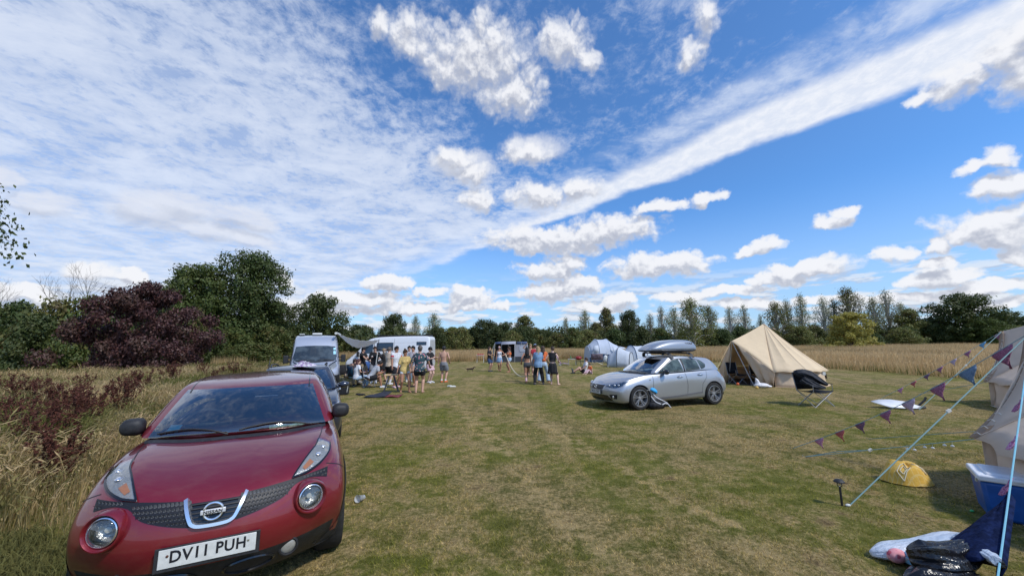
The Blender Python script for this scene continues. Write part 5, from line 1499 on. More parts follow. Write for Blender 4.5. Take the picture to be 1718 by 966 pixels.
def bell_tent(center, r, ez, az, door, label, matr, matw, apex_off=(0, 0), half=38, porch_r=.95, porch_z=1.84, seg=16, over=.16, open_=True, skip_wall=None):
    root = empty('bell_tent', center, label=label, cat='tent')
    AP = Vector((apex_off[0], apex_off[1], az))
    th0 = math.atan2(door[1], door[0])
    def E(a, rr=r + over, z=ez): return Vector((math.cos(a) * rr, math.sin(a) * rr, z))
    P = Vector((math.cos(th0) * r * porch_r, math.sin(th0) * r * porch_r, porch_z))
    n = seg; angs = [th0 + R(half) + (2 * math.pi - 2 * R(half)) * i / n for i in range(n + 1)]
    def radial(a0, a1, steps=10, sag=.10):
        return [a0.lerp(a1, t) + Vector((0, 0, -sag * math.sin(math.pi * t))) for t in [i / steps for i in range(steps + 1)]]
    cols = []; n2 = 4
    for i in range(n):
        for q in range(n2):
            a = angs[i] + (angs[i + 1] - angs[i]) * q / n2
            dip = math.sin(math.pi * q / n2) if q else 0
            e = E(a); rr = 1 - .035 * dip; e = Vector((e.x * rr, e.y * rr, e.z + .03 * dip))
            cols.append(radial(AP, e, 12, .09 + .035 * dip))
    cols.append(radial(AP, E(angs[-1]), 12, .09))
    b = MB(); b.grid(cols)
    # the two raised panels beside the porch
    for a in (angs[0], angs[-1]):
        rows = []
        for i in range(9):
            t = i / 8; tgt = E(a).lerp(P, t); tgt = tgt + Vector((math.cos(th0), math.sin(th0), 0)) * (-.10 * math.sin(math.pi * t))
            rows.append(radial(AP, tgt, 12, .09 * (1 - t) + .03))
        b.grid(rows)
    rf = b.build('roof', matr, root, solid=.006, angle=25)
    b = MB()
    for i in range(0, n + 1, 2):
        pts = [p + Vector((0, 0, .008)) for p in radial(AP, E(angs[i]), 12, .09)]; b.tube(pts, .008, 4)
    b.build('seam', matw, rf)
    # walls
    rows = []
    for i in range(n):
        for q in range(3):
            a = angs[i] + (angs[i + 1] - angs[i]) * q / 3
            w_ = .02 * math.sin(i * 2.1 + q * 1.7)
            rows.append([E(a, r + w_, ez + .02), E(a, r * 1.0 - .01 + w_ * 2, ez * .6), E(a, r * 1.01 + w_, ez * .25), E(a, r * 1.03 + w_, .0)])
    rows.append([E(angs[-1], r, ez + .02), E(angs[-1], r, ez * .6), E(angs[-1], r, ez * .3), E(angs[-1], r * 1.02, 0)])
    b = MB(); b.grid(rows); wl = b.build('wall', matw, root, solid=.005)
    b = MB()
    rows = [[E(a, r + .14, .004), E(a, r - .3, .006)] for a in np.linspace(angs[0], angs[-1], 60)]
    b.grid(rows); b.build('mud_flap', matw, root)
    # windows in the wall
    for fa in ((.30, .36), (.62, .68)):
        rows = [[E(angs[0] + (angs[-1] - angs[0]) * f, r + .05, ez * .78), E(angs[0] + (angs[-1] - angs[0]) * f, r + .055, ez * .40)] for f in np.linspace(*fa, 6)]
        b = MB(); b.grid(rows); b.build('mesh_window', M_mesh, wl)
    # door flaps tied back, centre pole, porch frame, ground sheet
    d = Vector((math.cos(th0), math.sin(th0), 0)); s_ = Vector((-d.y, d.x, 0))
    for sg, a in ((1, angs[0]), (-1, angs[-1])):
        b = MB(); e = E(a, r + .02, 0); rows = []
        for i in range(9):
            t = i / 8; wv_ = .05 * math.sin(t * 14)
            top = P.lerp(E(a), .12 + .88 * t) - d * .06; bot = e.lerp(d * r * .95, .35 * (1 - t)) + d * wv_
            bot.z = .02; rows.append([top.lerp(bot, k) + d * wv_ * k for k in (0, .33, .66, 1)])
        b.grid(rows); b.build('door_flap', matw, root, solid=.006)
    b = MB(); b.tube([(apex_off[0], apex_off[1], 0), AP], .022, 8); b.build('centre_pole', M_pole, root)
    b = MB(); b.tube([P + Vector((0, 0, -.03)) - d * .03 - Vector((0, 0, 0)), (d * r * .93)], .016, 8) if False else b.tube([P + s_ * .0 - d * .05, d * r * .93 + s_ * .62], .014, 8)
    b.tube([P - d * .05, d * r * .93 - s_ * .62], .014, 8); b.build('porch_pole', M_pole, root)
    b = MB(); b.lathe([(.001, .012), (r * .98, .012)], (0, 0, 0), 'z', 32); b.build('groundsheet', C_greyd, root)
    b = MB(); b.box(AP + Vector((r * .16, -r * .10, -.25)), (.12, .10, .012), Euler((R(35), R(25), 0))); b.build('vent_flap', C_trim, rf)
    return root, P + Vector(center), [E(a) + Vector(center) for a in angs]

CT = Vector((11.5, 17.4, 0))
tent1, P1, E1 = bell_tent(CT, 1.90, .58, 2.62, (-2.1, -.68), 'beige canvas bell tent with its doorway open, behind the silver hatchback', C_beige, C_wall, half=42, porch_r=1.10, apex_off=(-.05, 0))
b = MB(); h = E1[3] - CT; b.box(h + Vector((.03, -.10, -.04)), (.11, .01, .13)); b.build('label_tag', M_white, tent1)
CN = Vector((7.18, 3.05, 0))
tent2, P2, E2 = bell_tent(CN, 2.24, .62, 2.75, (-.39, .92), 'cream canvas bell tent cut by the right edge, nearest behind the blue cool box', C_cream, C_cream, half=17, porch_r=.835, porch_z=1.91, over=.16)
CF = Vector((14.9, 9.17, 0))
tent3, P3, E3 = bell_tent(CF, 2.3, .62, 2.8, (-.5, .866), 'farther cream bell tent at the right edge with black lanterns in its porch', C_cream, C_cream, half=14, porch_r=.87, porch_z=2.02, over=.15)
# rings along the roof edge of the near tent
ci = min(range(len(E2)), key=lambda i: (E2[i] - Vector((5.66, 4.9, .62))).length)
for tn, AP_, e in ((tent2, P2 - CN, E2[ci] - CN), (tent3, P3 - CF, E3[0] - CF)):
    b = MB(); rows = []
    side_ = (AP_ - e).cross(Vector((0, 0, 1))).normalized(); dd = Vector((AP_.x, AP_.y, 0)).normalized()
    for i in range(21):
        t = i / 20; p = e.lerp(AP_, t) - dd * (.10 * math.sin(math.pi * t)) - Vector((0, 0, .05 * math.sin(math.pi * t))); rows.append([p - side_ * .07, p + Vector((0, 0, .015)) + dd * .02, p + side_ * .05])
    b.grid(rows); eb = b.build('roof_edge_band', C_trim, tn, solid=.004)
    for i in range(12):
        t = (i + .5) / 14; p = e.lerp(AP_, t) - dd * (.10 * math.sin(math.pi * t)) - Vector((0, 0, .05 * math.sin(math.pi * t) - .02)); b = MB()
        b.tube([p - side_ * .04, p + Vector((0, 0, .02)), p + side_ * .04], .005, 5); b.build('lacing_loop', M_white, eb)

# ropes, pegs and bunting
def rope(p0, p1, label, mat=M_rope, rr=.005, double=0, sag=.0, slider=None):
    root = empty('guy_rope', (0, 0, 0), label=label, cat='rope')
    p0, p1 = Vector(p0), Vector(p1)      # p0 at the ground, p1 at the tent
    f = lambda t, o=0: p0.lerp(p1, t) + Vector((0, 0, -sag * math.sin(math.pi * t))) + Vector((o, 0, 0))
    b = MB(); b.tube([f(i / 12) for i in range(13)], rr, 6); b.build('rope', mat, root)
    if double:
        b = MB(); b.tube([f(0), f(double * .5, .035) + Vector((0, 0, .03)), f(double)], rr, 6); b.build('doubled_rope', mat, root)
        b = MB(); b.box(f(double), (.05, .02, .03), Euler((0, -.5, 0))); b.build('tensioner', M_white, root)
    b = MB(); d = (p0 - p1).normalized(); b.tube([p0 + Vector((0, 0, .03)) + d * .03, p0 + Vector((d.x * -.03, 0, -.12))], .006, 6); b.build('tent_peg', M_peg, root)
    return f
EN = Vector((5.75, 4.66, .62)); 
fA = rope(G(1329, 752), P2, 'teal guy rope carrying the large bunting flags over the grass', sag=.12)
fB = rope(G(1425, 848), P2, 'doubled teal guy rope pegged beside the small solar light', double=.52, rr=.0065)
fC = rope(G(1542, 687), P3, 'doubled teal guy rope pegged at the white board', double=.55, rr=.007)
fD = rope(G(1478, 668), P3, 'thin teal line carrying the small bunting flags to the farther cream tent', rr=.005, sag=.05)
fE = rope(G(1350, 766), E2[ci], 'low teal guy rope running to the lowest corner of the near cream tent', double=.45)
fF = rope(G(1457, 736), E2[-1], 'low teal guy rope behind, running to the second corner of the near cream tent', double=.0)
fG = rope(G(1543, 661), min(E3, key=lambda e: (e - D(1656, 641, 10.8)).length), 'long low teal guy rope running to the farther cream tent', rr=.007)
fH = rope(G(1664, 1040), P2, 'bright blue guy rope with a navy towel over it, at the right edge', M_ropeb, .0065)
rope(CT + Vector((3.0, -1.0, 0)), E1[9], 'guy rope on the right side of the beige bell tent', C_beige, .006)
rope(CT + Vector((-3.5, -1.3, 0)), P1, 'guy rope in front of the beige bell tent porch', C_beige, .006)

def flag_mat(name, a, b_, sc=38):
    m = bpy.data.materials.new(name); m.use_nodes = True; t = NT(m.node_tree); bb = t.n['Principled BSDF']
    oc = t.new('ShaderNodeTexCoord').outputs['Object']
    v = t.new('ShaderNodeTexVoronoi'); v.inputs['Scale'].default_value = sc; t.l.new(oc, v.inputs['Vector'])
    w_ = t.math('SINE', t.math('MULTIPLY', v.outputs['Distance'], 22))
    t.l.new(t.mix(t.smooth(w_, -.2, .3), a, b_), bb.inputs['Base Color']); bb.inputs['Roughness'].default_value = .85
    return m
FP = [flag_mat('purple_paisley', (.24, .06, .15), (.46, .22, .34)), flag_mat('blue_paisley', (.10, .19, .33), (.24, .34, .48)), flag_mat('lilac_paisley', (.42, .30, .46), (.62, .52, .62)),
      flag_mat('red_paisley', (.42, .04, .07), (.55, .22, .20)), flag_mat('pink_paisley', (.46, .10, .28), (.60, .40, .52)), flag_mat('navy_paisley', (.05, .06, .18), (.35, .14, .16)), flag_mat('plain_blue', (.12, .33, .55), (.16, .38, .60))]
FN = ['purple', 'grey blue', 'lilac', 'red and orange', 'pink', 'navy and red', 'bright blue']
def flag(f, t, w_, h_, ci_, lab, wind=.3, tt=.06):
    a = f(t - tt * 0); L = (f(1) - f(0)).length; b_ = f(min(1, t + w_ / L)); rows = []
    tip = (a + b_) / 2 + Vector((wind * h_, .1 * h_, -h_ * math.sqrt(max(.1, 1 - wind ** 2))))
    for i in range(6):
        q = i / 5; rows.append([a.lerp(tip, q).lerp(b_.lerp(tip, q), k / 4) + Vector((0, .02 * math.sin(6 * q + k), .0)) for k in range(5)])
    mb = MB(); mb.grid(rows); o = mb.build('bunting_flag', FP[ci_], None, solid=.002)
    tag(o, lab, 'bunting flag', 'bunting flags on the guy ropes'); return o
def tof(f, u):   # where along a rope the photograph's column u falls
    best = min([i / 400 for i in range(401)], key=lambda t: abs(pxu(f(t)) - u)); return best
def pxu(p):
    q = Vector(p) - Vector((0, 0, HC)); d = q.dot(_f0); return PW / 2 + FPX * q.dot(_cx) / d
place = ['lowest on the near rope', 'second from the bottom of the near rope', 'third from the bottom of the near rope', 'fourth from the bottom of the near rope', 'fifth from the bottom of the near rope', 'sixth from the bottom of the near rope', 'seventh from the bottom of the near rope', 'highest on the near rope']
for i, (u, c, w_) in enumerate([(1366, 4, .14), (1400, 3, .14), (1434, 5, .14), (1475, 0, .15), (1512, 2, .17), (1560, 0, .18), (1608, 1, .20), (1662, 0, .22)]):
    flag(fA, tof(fA, u), w_, w_ * 1.25, c, f'{FN[c]} patterned bunting flag, {place[i]}', .45)
pl2 = ['lowest on the far line', 'second on the far line', 'third on the far line', 'fourth on the far line', 'fifth on the far line', 'sixth on the far line', 'seventh on the far line', 'highest on the far line']
for i, (u, c) in enumerate([(1505, 4), (1527, 3), (1549, 5), (1571, 0), (1594, 2), (1617, 0), (1642, 6), (1667, 0)]):
    flag(fD, tof(fD, u), .17, .17, c, f'small {FN[c]} bunting flag, {pl2[i]}', .3)
for t_, c, lb in ((.32, 0, 'purple bunting flag blown left on the blue rope above the towel'), (.47, 4, 'pink bunting flag halfway up the blue rope'), (.62, 0, 'purple bunting flag high on the blue rope against the near tent')):
    flag(fH, t_, .10, .15, c, lb, -.6)
# fairy light bulbs under the low rope
for i, u in enumerate((1522, 1533, 1551, 1564, 1584, 1597)):
    p = fE(tof(fE, u)) + Vector((0, 0, -.055 if i % 2 else -.035)); mb = MB(); mb.ball((0, 0, 0), (.019, .019, .013), 12, 8); mb.tube([(0, 0, .01), (0, 0, .045)], .002, 4)
    o = mb.build('fairy_light', pm('milky_plastic', (.72, .72, .70), .4)); o.location = p; tag(o, 'small white plastic fairy light hanging under the low guy rope', 'fairy light', 'fairy lights under the low rope')
# black lanterns hanging in the far porch
mb = MB(); q0 = D(1697, 566, 10.9)
mb.tube([q0, D(1690, 602, 10.85), D(1687, 640, 10.8), D(1685, 660, 10.8)], .006, 5); o = mb.build('cord', M_white); tag(o, 'white cord holding the black lanterns in the farther cream tent porch', 'cord')
for i, (u, v, s_) in enumerate(((1693, 597, .05), (1691, 613, .06), (1688.5, 630, .10), (1686, 647, .10))):
    mb = MB()
    if s_ < .08: mb.box((0, 0, 0), (.10, .06, .07)); mb.box((-.03, 0, -.05), (.02, .03, .05)); mb.box((.03, 0, -.05), (.02, .03, .05))
    else: mb.lathe([(.001, .10), (.05, .095), (.085, .06), (.09, 0), (.085, -.06), (.05, -.095), (.001, -.10)], (0, 0, 0), 'z', 16)
    o = mb.build('lantern', M_black, bevel=.006); o.location = D(u, v, 10.8); tag(o, ['small black lantern nearest the porch top', 'second small black lantern from the porch top', 'round black lantern above the lowest one', 'lowest round black lantern of the string'][i], 'lantern', 'black lanterns in the farther porch')

# --- the pale tunnel tent, its neighbour and the grey drive-away awning
def arch(w_, h_, n=15, p=.85):
    return [(w_ / 2 * math.copysign(abs(math.cos(a)) ** p, math.cos(a)), h_ * math.sin(a) ** .8 if math.sin(a) > 0 else 0) for a in np.linspace(0, math.pi, n)]
def tunnel(name, label, c, yaw, hoops, mats, skirt=.0):
    """hoops: (pos along, width, height); the tent runs along local x"""
    root = empty(name, c, yaw, label, 'tent'); b = MB(); rows = []
    for i, (x, w_, h_) in enumerate(hoops):
        rows.append([Vector((x, y, z)) for y, z in arch(w_, h_)])
        if i < len(hoops) - 1:
            x2, w2, h2 = hoops[i + 1]
            for q in (.33, .66): rows.append([Vector((x + (x2 - x) * q, y, z)) for y, z in arch(w_ + (w2 - w_) * q - .05, h_ + (h2 - h_) * q - .05)])
    if skirt:
        top = [[p for p in r_] for r_ in rows]
    b.grid(rows); fl = b.build('flysheet', mats[0], root, solid=.006, angle=20)
    for i, (x, w_, h_) in enumerate(hoops):
        b = MB(); b.tube([Vector((x, y * 1.005, z * 1.005 + .005)) for y, z in arch(w_, h_)], .022, 6, cap=False); b.build('pole_sleeve', mats[1], root)
    for x, sgn in ((hoops[0][0], 1), (hoops[-1][0], -1)):
        w_, h_ = (hoops[0] if sgn > 0 else hoops[-1])[1:]
        b = MB(); pts = [Vector((x + .004 * sgn, y, z)) for y, z in arch(w_, h_)]; b.add(pts + [Vector((x, 0, 0))], [(i, i + 1, len(pts)) for i in range(len(pts) - 1)]); b.build('end_panel', mats[0], root, smooth=False)
    return root, fl
c = G(1021, 607); tn, fl = tunnel('tunnel_tent', 'large pale blue tunnel tent with a navy skirt, left of the silver hatchback', (c.x, c.y + 1.2, 0), R(6), [(-1.85, 2.2, 1.55), (-1.0, 3.0, 2.2), (.1, 3.0, 2.22), (1.1, 2.5, 1.6), (2.1, 1.8, .95)], [C_pale, C_paled])
b = MB(); rows = []
for x, w_, zt in ((-2.0, 2.35, .42), (-1.0, 3.06, .82), (0, 3.06, .72), (1.1, 2.56, .38), (1.6, 2.3, .26)):
    rows.append([Vector((x, -w_ / 2 - .02, 0)), Vector((x, -w_ / 2 - .01, zt * .5)), Vector((x, -w_ / 2 * .985 - .0, zt))])
b.grid(rows); b.build('skirt', C_navy, tn)
b = MB(); b.add([(-1.72, -1.36, .98), (-1.10, -1.50, .98), (-1.10, -1.30, 1.62), (-1.58, -1.14, 1.55)], [(0, 1, 2, 3)]); b.build('window', C_paled, tn, solid=.02)
b = MB(); rows = [[Vector((.2 + .12 * i, -1.56 - .03 * math.sin(i * 2), 1.5 - .06 * i)), Vector((.35 + .16 * i, -1.62 + .03 * math.sin(i * 3), .45 + .0 * i))] for i in range(7)]
b.grid(rows); b.build('door_flap', C_paled, tn, solid=.02)
b = MB(); b.add([(.9, -1.30, 1.50), (1.5, -1.25, 1.36), (1.62, -1.45, 1.22), (.95, -1.5, 1.34)], [(0, 1, 2, 3)]); b.build('vent_hood', C_paled, tn, solid=.03)
for x in (-1.9, -.5): 
    b = MB(); b.tube([(x + .2, -1.4, 1.0), (x - .1, -2.1, 0)], .012, 5); b.build('guy_line', M_white, tn)
c = G(1046, 616); sm, _ = tunnel('tent_porch', 'low pale porch of the tunnel tent pitched right behind the hatchback bonnet', (c.x, c.y + .9, 0), R(-30), [(-.8, 1.5, .9), (0, 1.9, 1.5), (.9, 1.5, 1.1)], [C_paled, C_greyd])
c = G(1077, 612); sm2, _ = tunnel('small_tent', 'small white dome tent half hidden behind the silver hatchback windscreen', (c.x, c.y + 1.3, 0), R(10), [(-1.3, 1.3, .8), (-.5, 2.2, 1.6), (.5, 2.2, 1.55), (1.5, 1.2, .6)], [C_paled, C_navy])
C_pink = canvas_mat('pink_nylon', (.62, .06, .12), .3)
c = G(1258, 606); sm3, _ = tunnel('small_tent', 'low pink red tent whose top shows between the hatchback roof and the beige bell tent', (c.x, c.y + 1.5, 0), R(0), [(-1.2, .7, .3), (-.4, 1.7, 1.08), (.4, 1.7, 1.08), (1.2, .7, .3)], [C_pink, C_pink])
sm3.location.x -= .2
# drive-away awning
c = G(858, 607); dr = empty('awning_tent', (c.x, c.y + .9, 0), R(0), 'grey boxy awning tent with blue roof bars behind the three women', 'tent')
b = MB(); b.grid([[Vector((-1.95, y, 0)), Vector((-1.85, y, 1.4)), Vector((-1.62, y, 1.98)), Vector((-1.3, y, 2.05)), Vector((0, y, 2.12)), Vector((1.3, y, 2.05)), Vector((1.62, y, 1.98)), Vector((1.85, y, 1.2)), Vector((1.98, y, 0))] for y in (-1.1, 0, 1.3)]); b.build('flysheet', C_grey, dr, solid=.01)
b = MB(); b.add([(-1.95, 1.28, 0), (1.95, 1.28, 0), (1.62, 1.28, 1.98), (-1.62, 1.28, 1.98)], [(0, 1, 2, 3)]); b.build('back_panel', C_greyd, dr, smooth=False)
for x0, x1, m_ in ((-1.66, -.95, C_bluebar), (.55, 1.66, C_bluebar)):
    b = MB(); b.grid([[Vector((x0, y, 2.03)), Vector(((x0 + x1) / 2, y, 2.11)), Vector((x1, y, 2.05 if x1 > 0 else 2.10))] for y in (-1.16, .4)]); b.grid([[Vector((x0, -1.16, 2.04)), Vector((x1, -1.16, 2.06))], [Vector((x0 + .02, -1.17, 1.84)), Vector((x1 - .02, -1.17, 1.86))]]); b.build('roof_bar', m_, dr, solid=.01)
b = MB(); b.grid([[Vector((-1.0, -1.12, 2.10)), Vector((.5, -1.12, 2.12))], [Vector((-1.05, -1.7, 1.80)), Vector((.45, -1.7, 1.84))]]); b.build('canopy', C_grey, dr, solid=.01)
b = MB(); b.grid([[Vector((.35, -1.13, 1.86)), Vector((1.72, -1.13, 1.84))], [Vector((.35, -1.14, .55)), Vector((1.86, -1.14, .55))]]); b.build('front_panel', C_grey, dr)
b = MB(); b.grid([[Vector((.80, -1.17, 1.62)), Vector((1.55, -1.17, 1.62))], [Vector((.86, -1.17, 1.06)), Vector((1.62, -1.17, 1.06))]]); b.build('window', canvas_mat('window_pvc', (.50, .52, .60), .2), dr)
b = MB(); b.grid([[Vector((-1.93, -1.14, .55)), Vector((1.95, -1.14, .55))], [Vector((-1.95, -1.15, 0)), Vector((1.97, -1.15, 0))]]); b.build('mud_wall', C_greyd, dr)
for x in (-1.9, -1.0, -.3, .35, 1.05, 1.85):
    b = MB(); b.tube([(x, -1.16, 0), (x * (.88 if abs(x) > 1.5 else 1), -1.16, 2.0)], .022, 6); b.build('pole', M_pole, dr)
for x in (-2.1, 1.9):
    b = MB(); b.tube([(x * .8, -1.1, 2.0), (x * 1.15, -1.9, 0)], .010, 5); b.build('guy_line', M_white, dr)
# ------------------------------------------------------------------ people
def capsule_chain(mb, pts, rs, seg=10, flat=None):
    pts = [Vector(p) for p in pts]
    # rounded ends
    d0 = (pts[0] - pts[1]).normalized() * rs[0]; d1 = (pts[-1] - pts[-2]).normalized() * rs[-1]
    P = [pts[0] + d0 * .9, pts[0] + d0 * .5] + pts + [pts[-1] + d1 * .5, pts[-1] + d1 * .9]
    Q = [rs[0] * .35, rs[0] * .85] + list(rs) + [rs[-1] * .85, rs[-1] * .35]
    mb.tube(P, Q, seg)
def ellipse_loft(mb, secs, seg=18):
    """secs: (centre, rx, ry, M)"""
    rows = [[Vector(c) + M @ Vector((rx * math.cos(a), ry * math.sin(a), 0)) for a in np.linspace(0, 2 * math.pi, seg, endpoint=False)] for c, rx, ry, M in secs]
    mb.grid(rows, closed_u=True); mb.add(rows[0], [tuple(range(seg))]); mb.add(rows[-1], [tuple(range(seg))])
def remesh(mb, name, mat, parent, vox, sm=2):
    o = mb.build(name, mat, parent, smooth=True)
    me0 = o.data; bm = bmesh.new(); bm.from_mesh(me0); 
    bm.to_mesh(me0); bm.free()
    md = o.modifiers.new('r', 'REMESH'); md.mode = 'VOXEL'; md.voxel_size = vox; md.use_smooth_shade = True
    md = o.modifiers.new('s', 'SMOOTH'); md.factor = .5; md.iterations = sm
    bake(o)
    o.data.polygons.foreach_set('use_smooth', [True] * len(o.data.polygons)); o.data.name = name
    return o
def ik(a, b, l1, l2, hint):
    d = b - a; L = min(d.length, (l1 + l2) * .999); dn = d.normalized(); b = a + dn * L
    c = (l1 * l1 - l2 * l2 + L * L) / (2 * L); h = math.sqrt(max(0, l1 * l1 - c * c))
    hp = (hint - dn * hint.dot(dn)); hp = hp.normalized() if hp.length > 1e-5 else Vector((0, 0, 1))
    return a + dn * c + hp * h, b
_mats = {}
def cmat(name, *a, **k):
    if name not in _mats: _mats[name] = pm(name, *a, **k)
    return _mats[name]
SKIN = {'fair': cmat('fair_skin', (.52, .30, .21), .55, var=.08, vscale=12), 'tan': cmat('tan_skin', (.40, .20, .125), .55, var=.08, vscale=12), 'pale': cmat('pale_skin', (.62, .40, .31), .55, var=.08, vscale=12)}
HAIR = {'black': cmat('black_hair', (.012, .010, .009), .5, var=.3), 'brown': cmat('brown_hair', (.05, .026, .014), .5, var=.4, vscale=40), 'red': cmat('dark_red_hair', (.075, .022, .018), .5, var=.4, vscale=40), 'blond': cmat('blond_hair', (.34, .23, .11), .5, var=.4, vscale=40), 'grey': cmat('grey_brown_hair', (.10, .08, .065), .5, var=.4, vscale=40)}
def floral(name, base, cols, sc=16):
    m = bpy.data.materials.new(name); m.use_nodes = True; t = NT(m.node_tree); b = t.n['Principled BSDF']
    oc = t.new('ShaderNodeTexCoord').outputs['Object']
    v = t.new('ShaderNodeTexVoronoi'); v.inputs['Scale'].default_value = sc; t.l.new(oc, v.inputs['Vector'])
    cr = t.new('ShaderNodeValToRGB'); cr.color_ramp.interpolation = 'CONSTANT'; e = cr.color_ramp.elements
    while len(e) < len(cols): e.new(.5)
    for i, c in enumerate(cols): e[i].position = i / len(cols); e[i].color = tuple(c) + (1,)
    sp = t.new('ShaderNodeSeparateColor'); t.l.new(v.outputs['Color'], sp.inputs[0]); t.l.new(sp.outputs[0], cr.inputs[0])
    t.l.new(t.mix(t.smooth(v.outputs['Distance'], .42, .34), base, cr.outputs[0]), b.inputs['Base Color']); b.inputs['Roughness'].default_value = .85
    return m
CL = dict(black=(.014, .014, .017), white=(.66, .66, .68), navy=(.025, .035, .08), khaki=(.30, .23, .15), grey=(.20, .21, .23), lgrey=(.42, .43, .46), beige=(.56, .45, .34), yellow=(.62, .45, .17), pink=(.62, .42, .46), denim=(.20, .32, .48), ldenim=(.38, .50, .64), dgrey=(.075, .08, .09), orange=(.75, .17, .05), red=(.45, .04, .05), brown=(.10, .06, .05), dnavy=(.03, .06, .13), cream=(.62, .56, .45), ink=(.02, .02, .03))
def cloth(c):
    if not isinstance(c, str): return c
    return cmat('cloth_' + c, CL[c], .88, var=.14, vscale=18, bump=.5, bscale=22)
F_floral = floral('floral_shirt_cloth', (.035, .075, .095), [(.55, .20, .24), (.62, .50, .50), (.035, .075, .095), (.52, .14, .20), (.60, .42, .30), (.03, .09, .09)], 15)
F_print = floral('printed_shirt_cloth', (.50, .47, .48), [(.48, .47, .50), (.40, .15, .16), (.14, .18, .24), (.62, .60, .60)], 20)
F_shorts = floral('printed_shorts_cloth', (.50, .30, .20), [(.58, .40, .30), (.35, .12, .10), (.52, .34, .22)], 18)
F_check = floral('brown_check_cloth', (.10, .065, .055), [(.16, .10, .085), (.06, .035, .03), (.13, .08, .07)], 26)

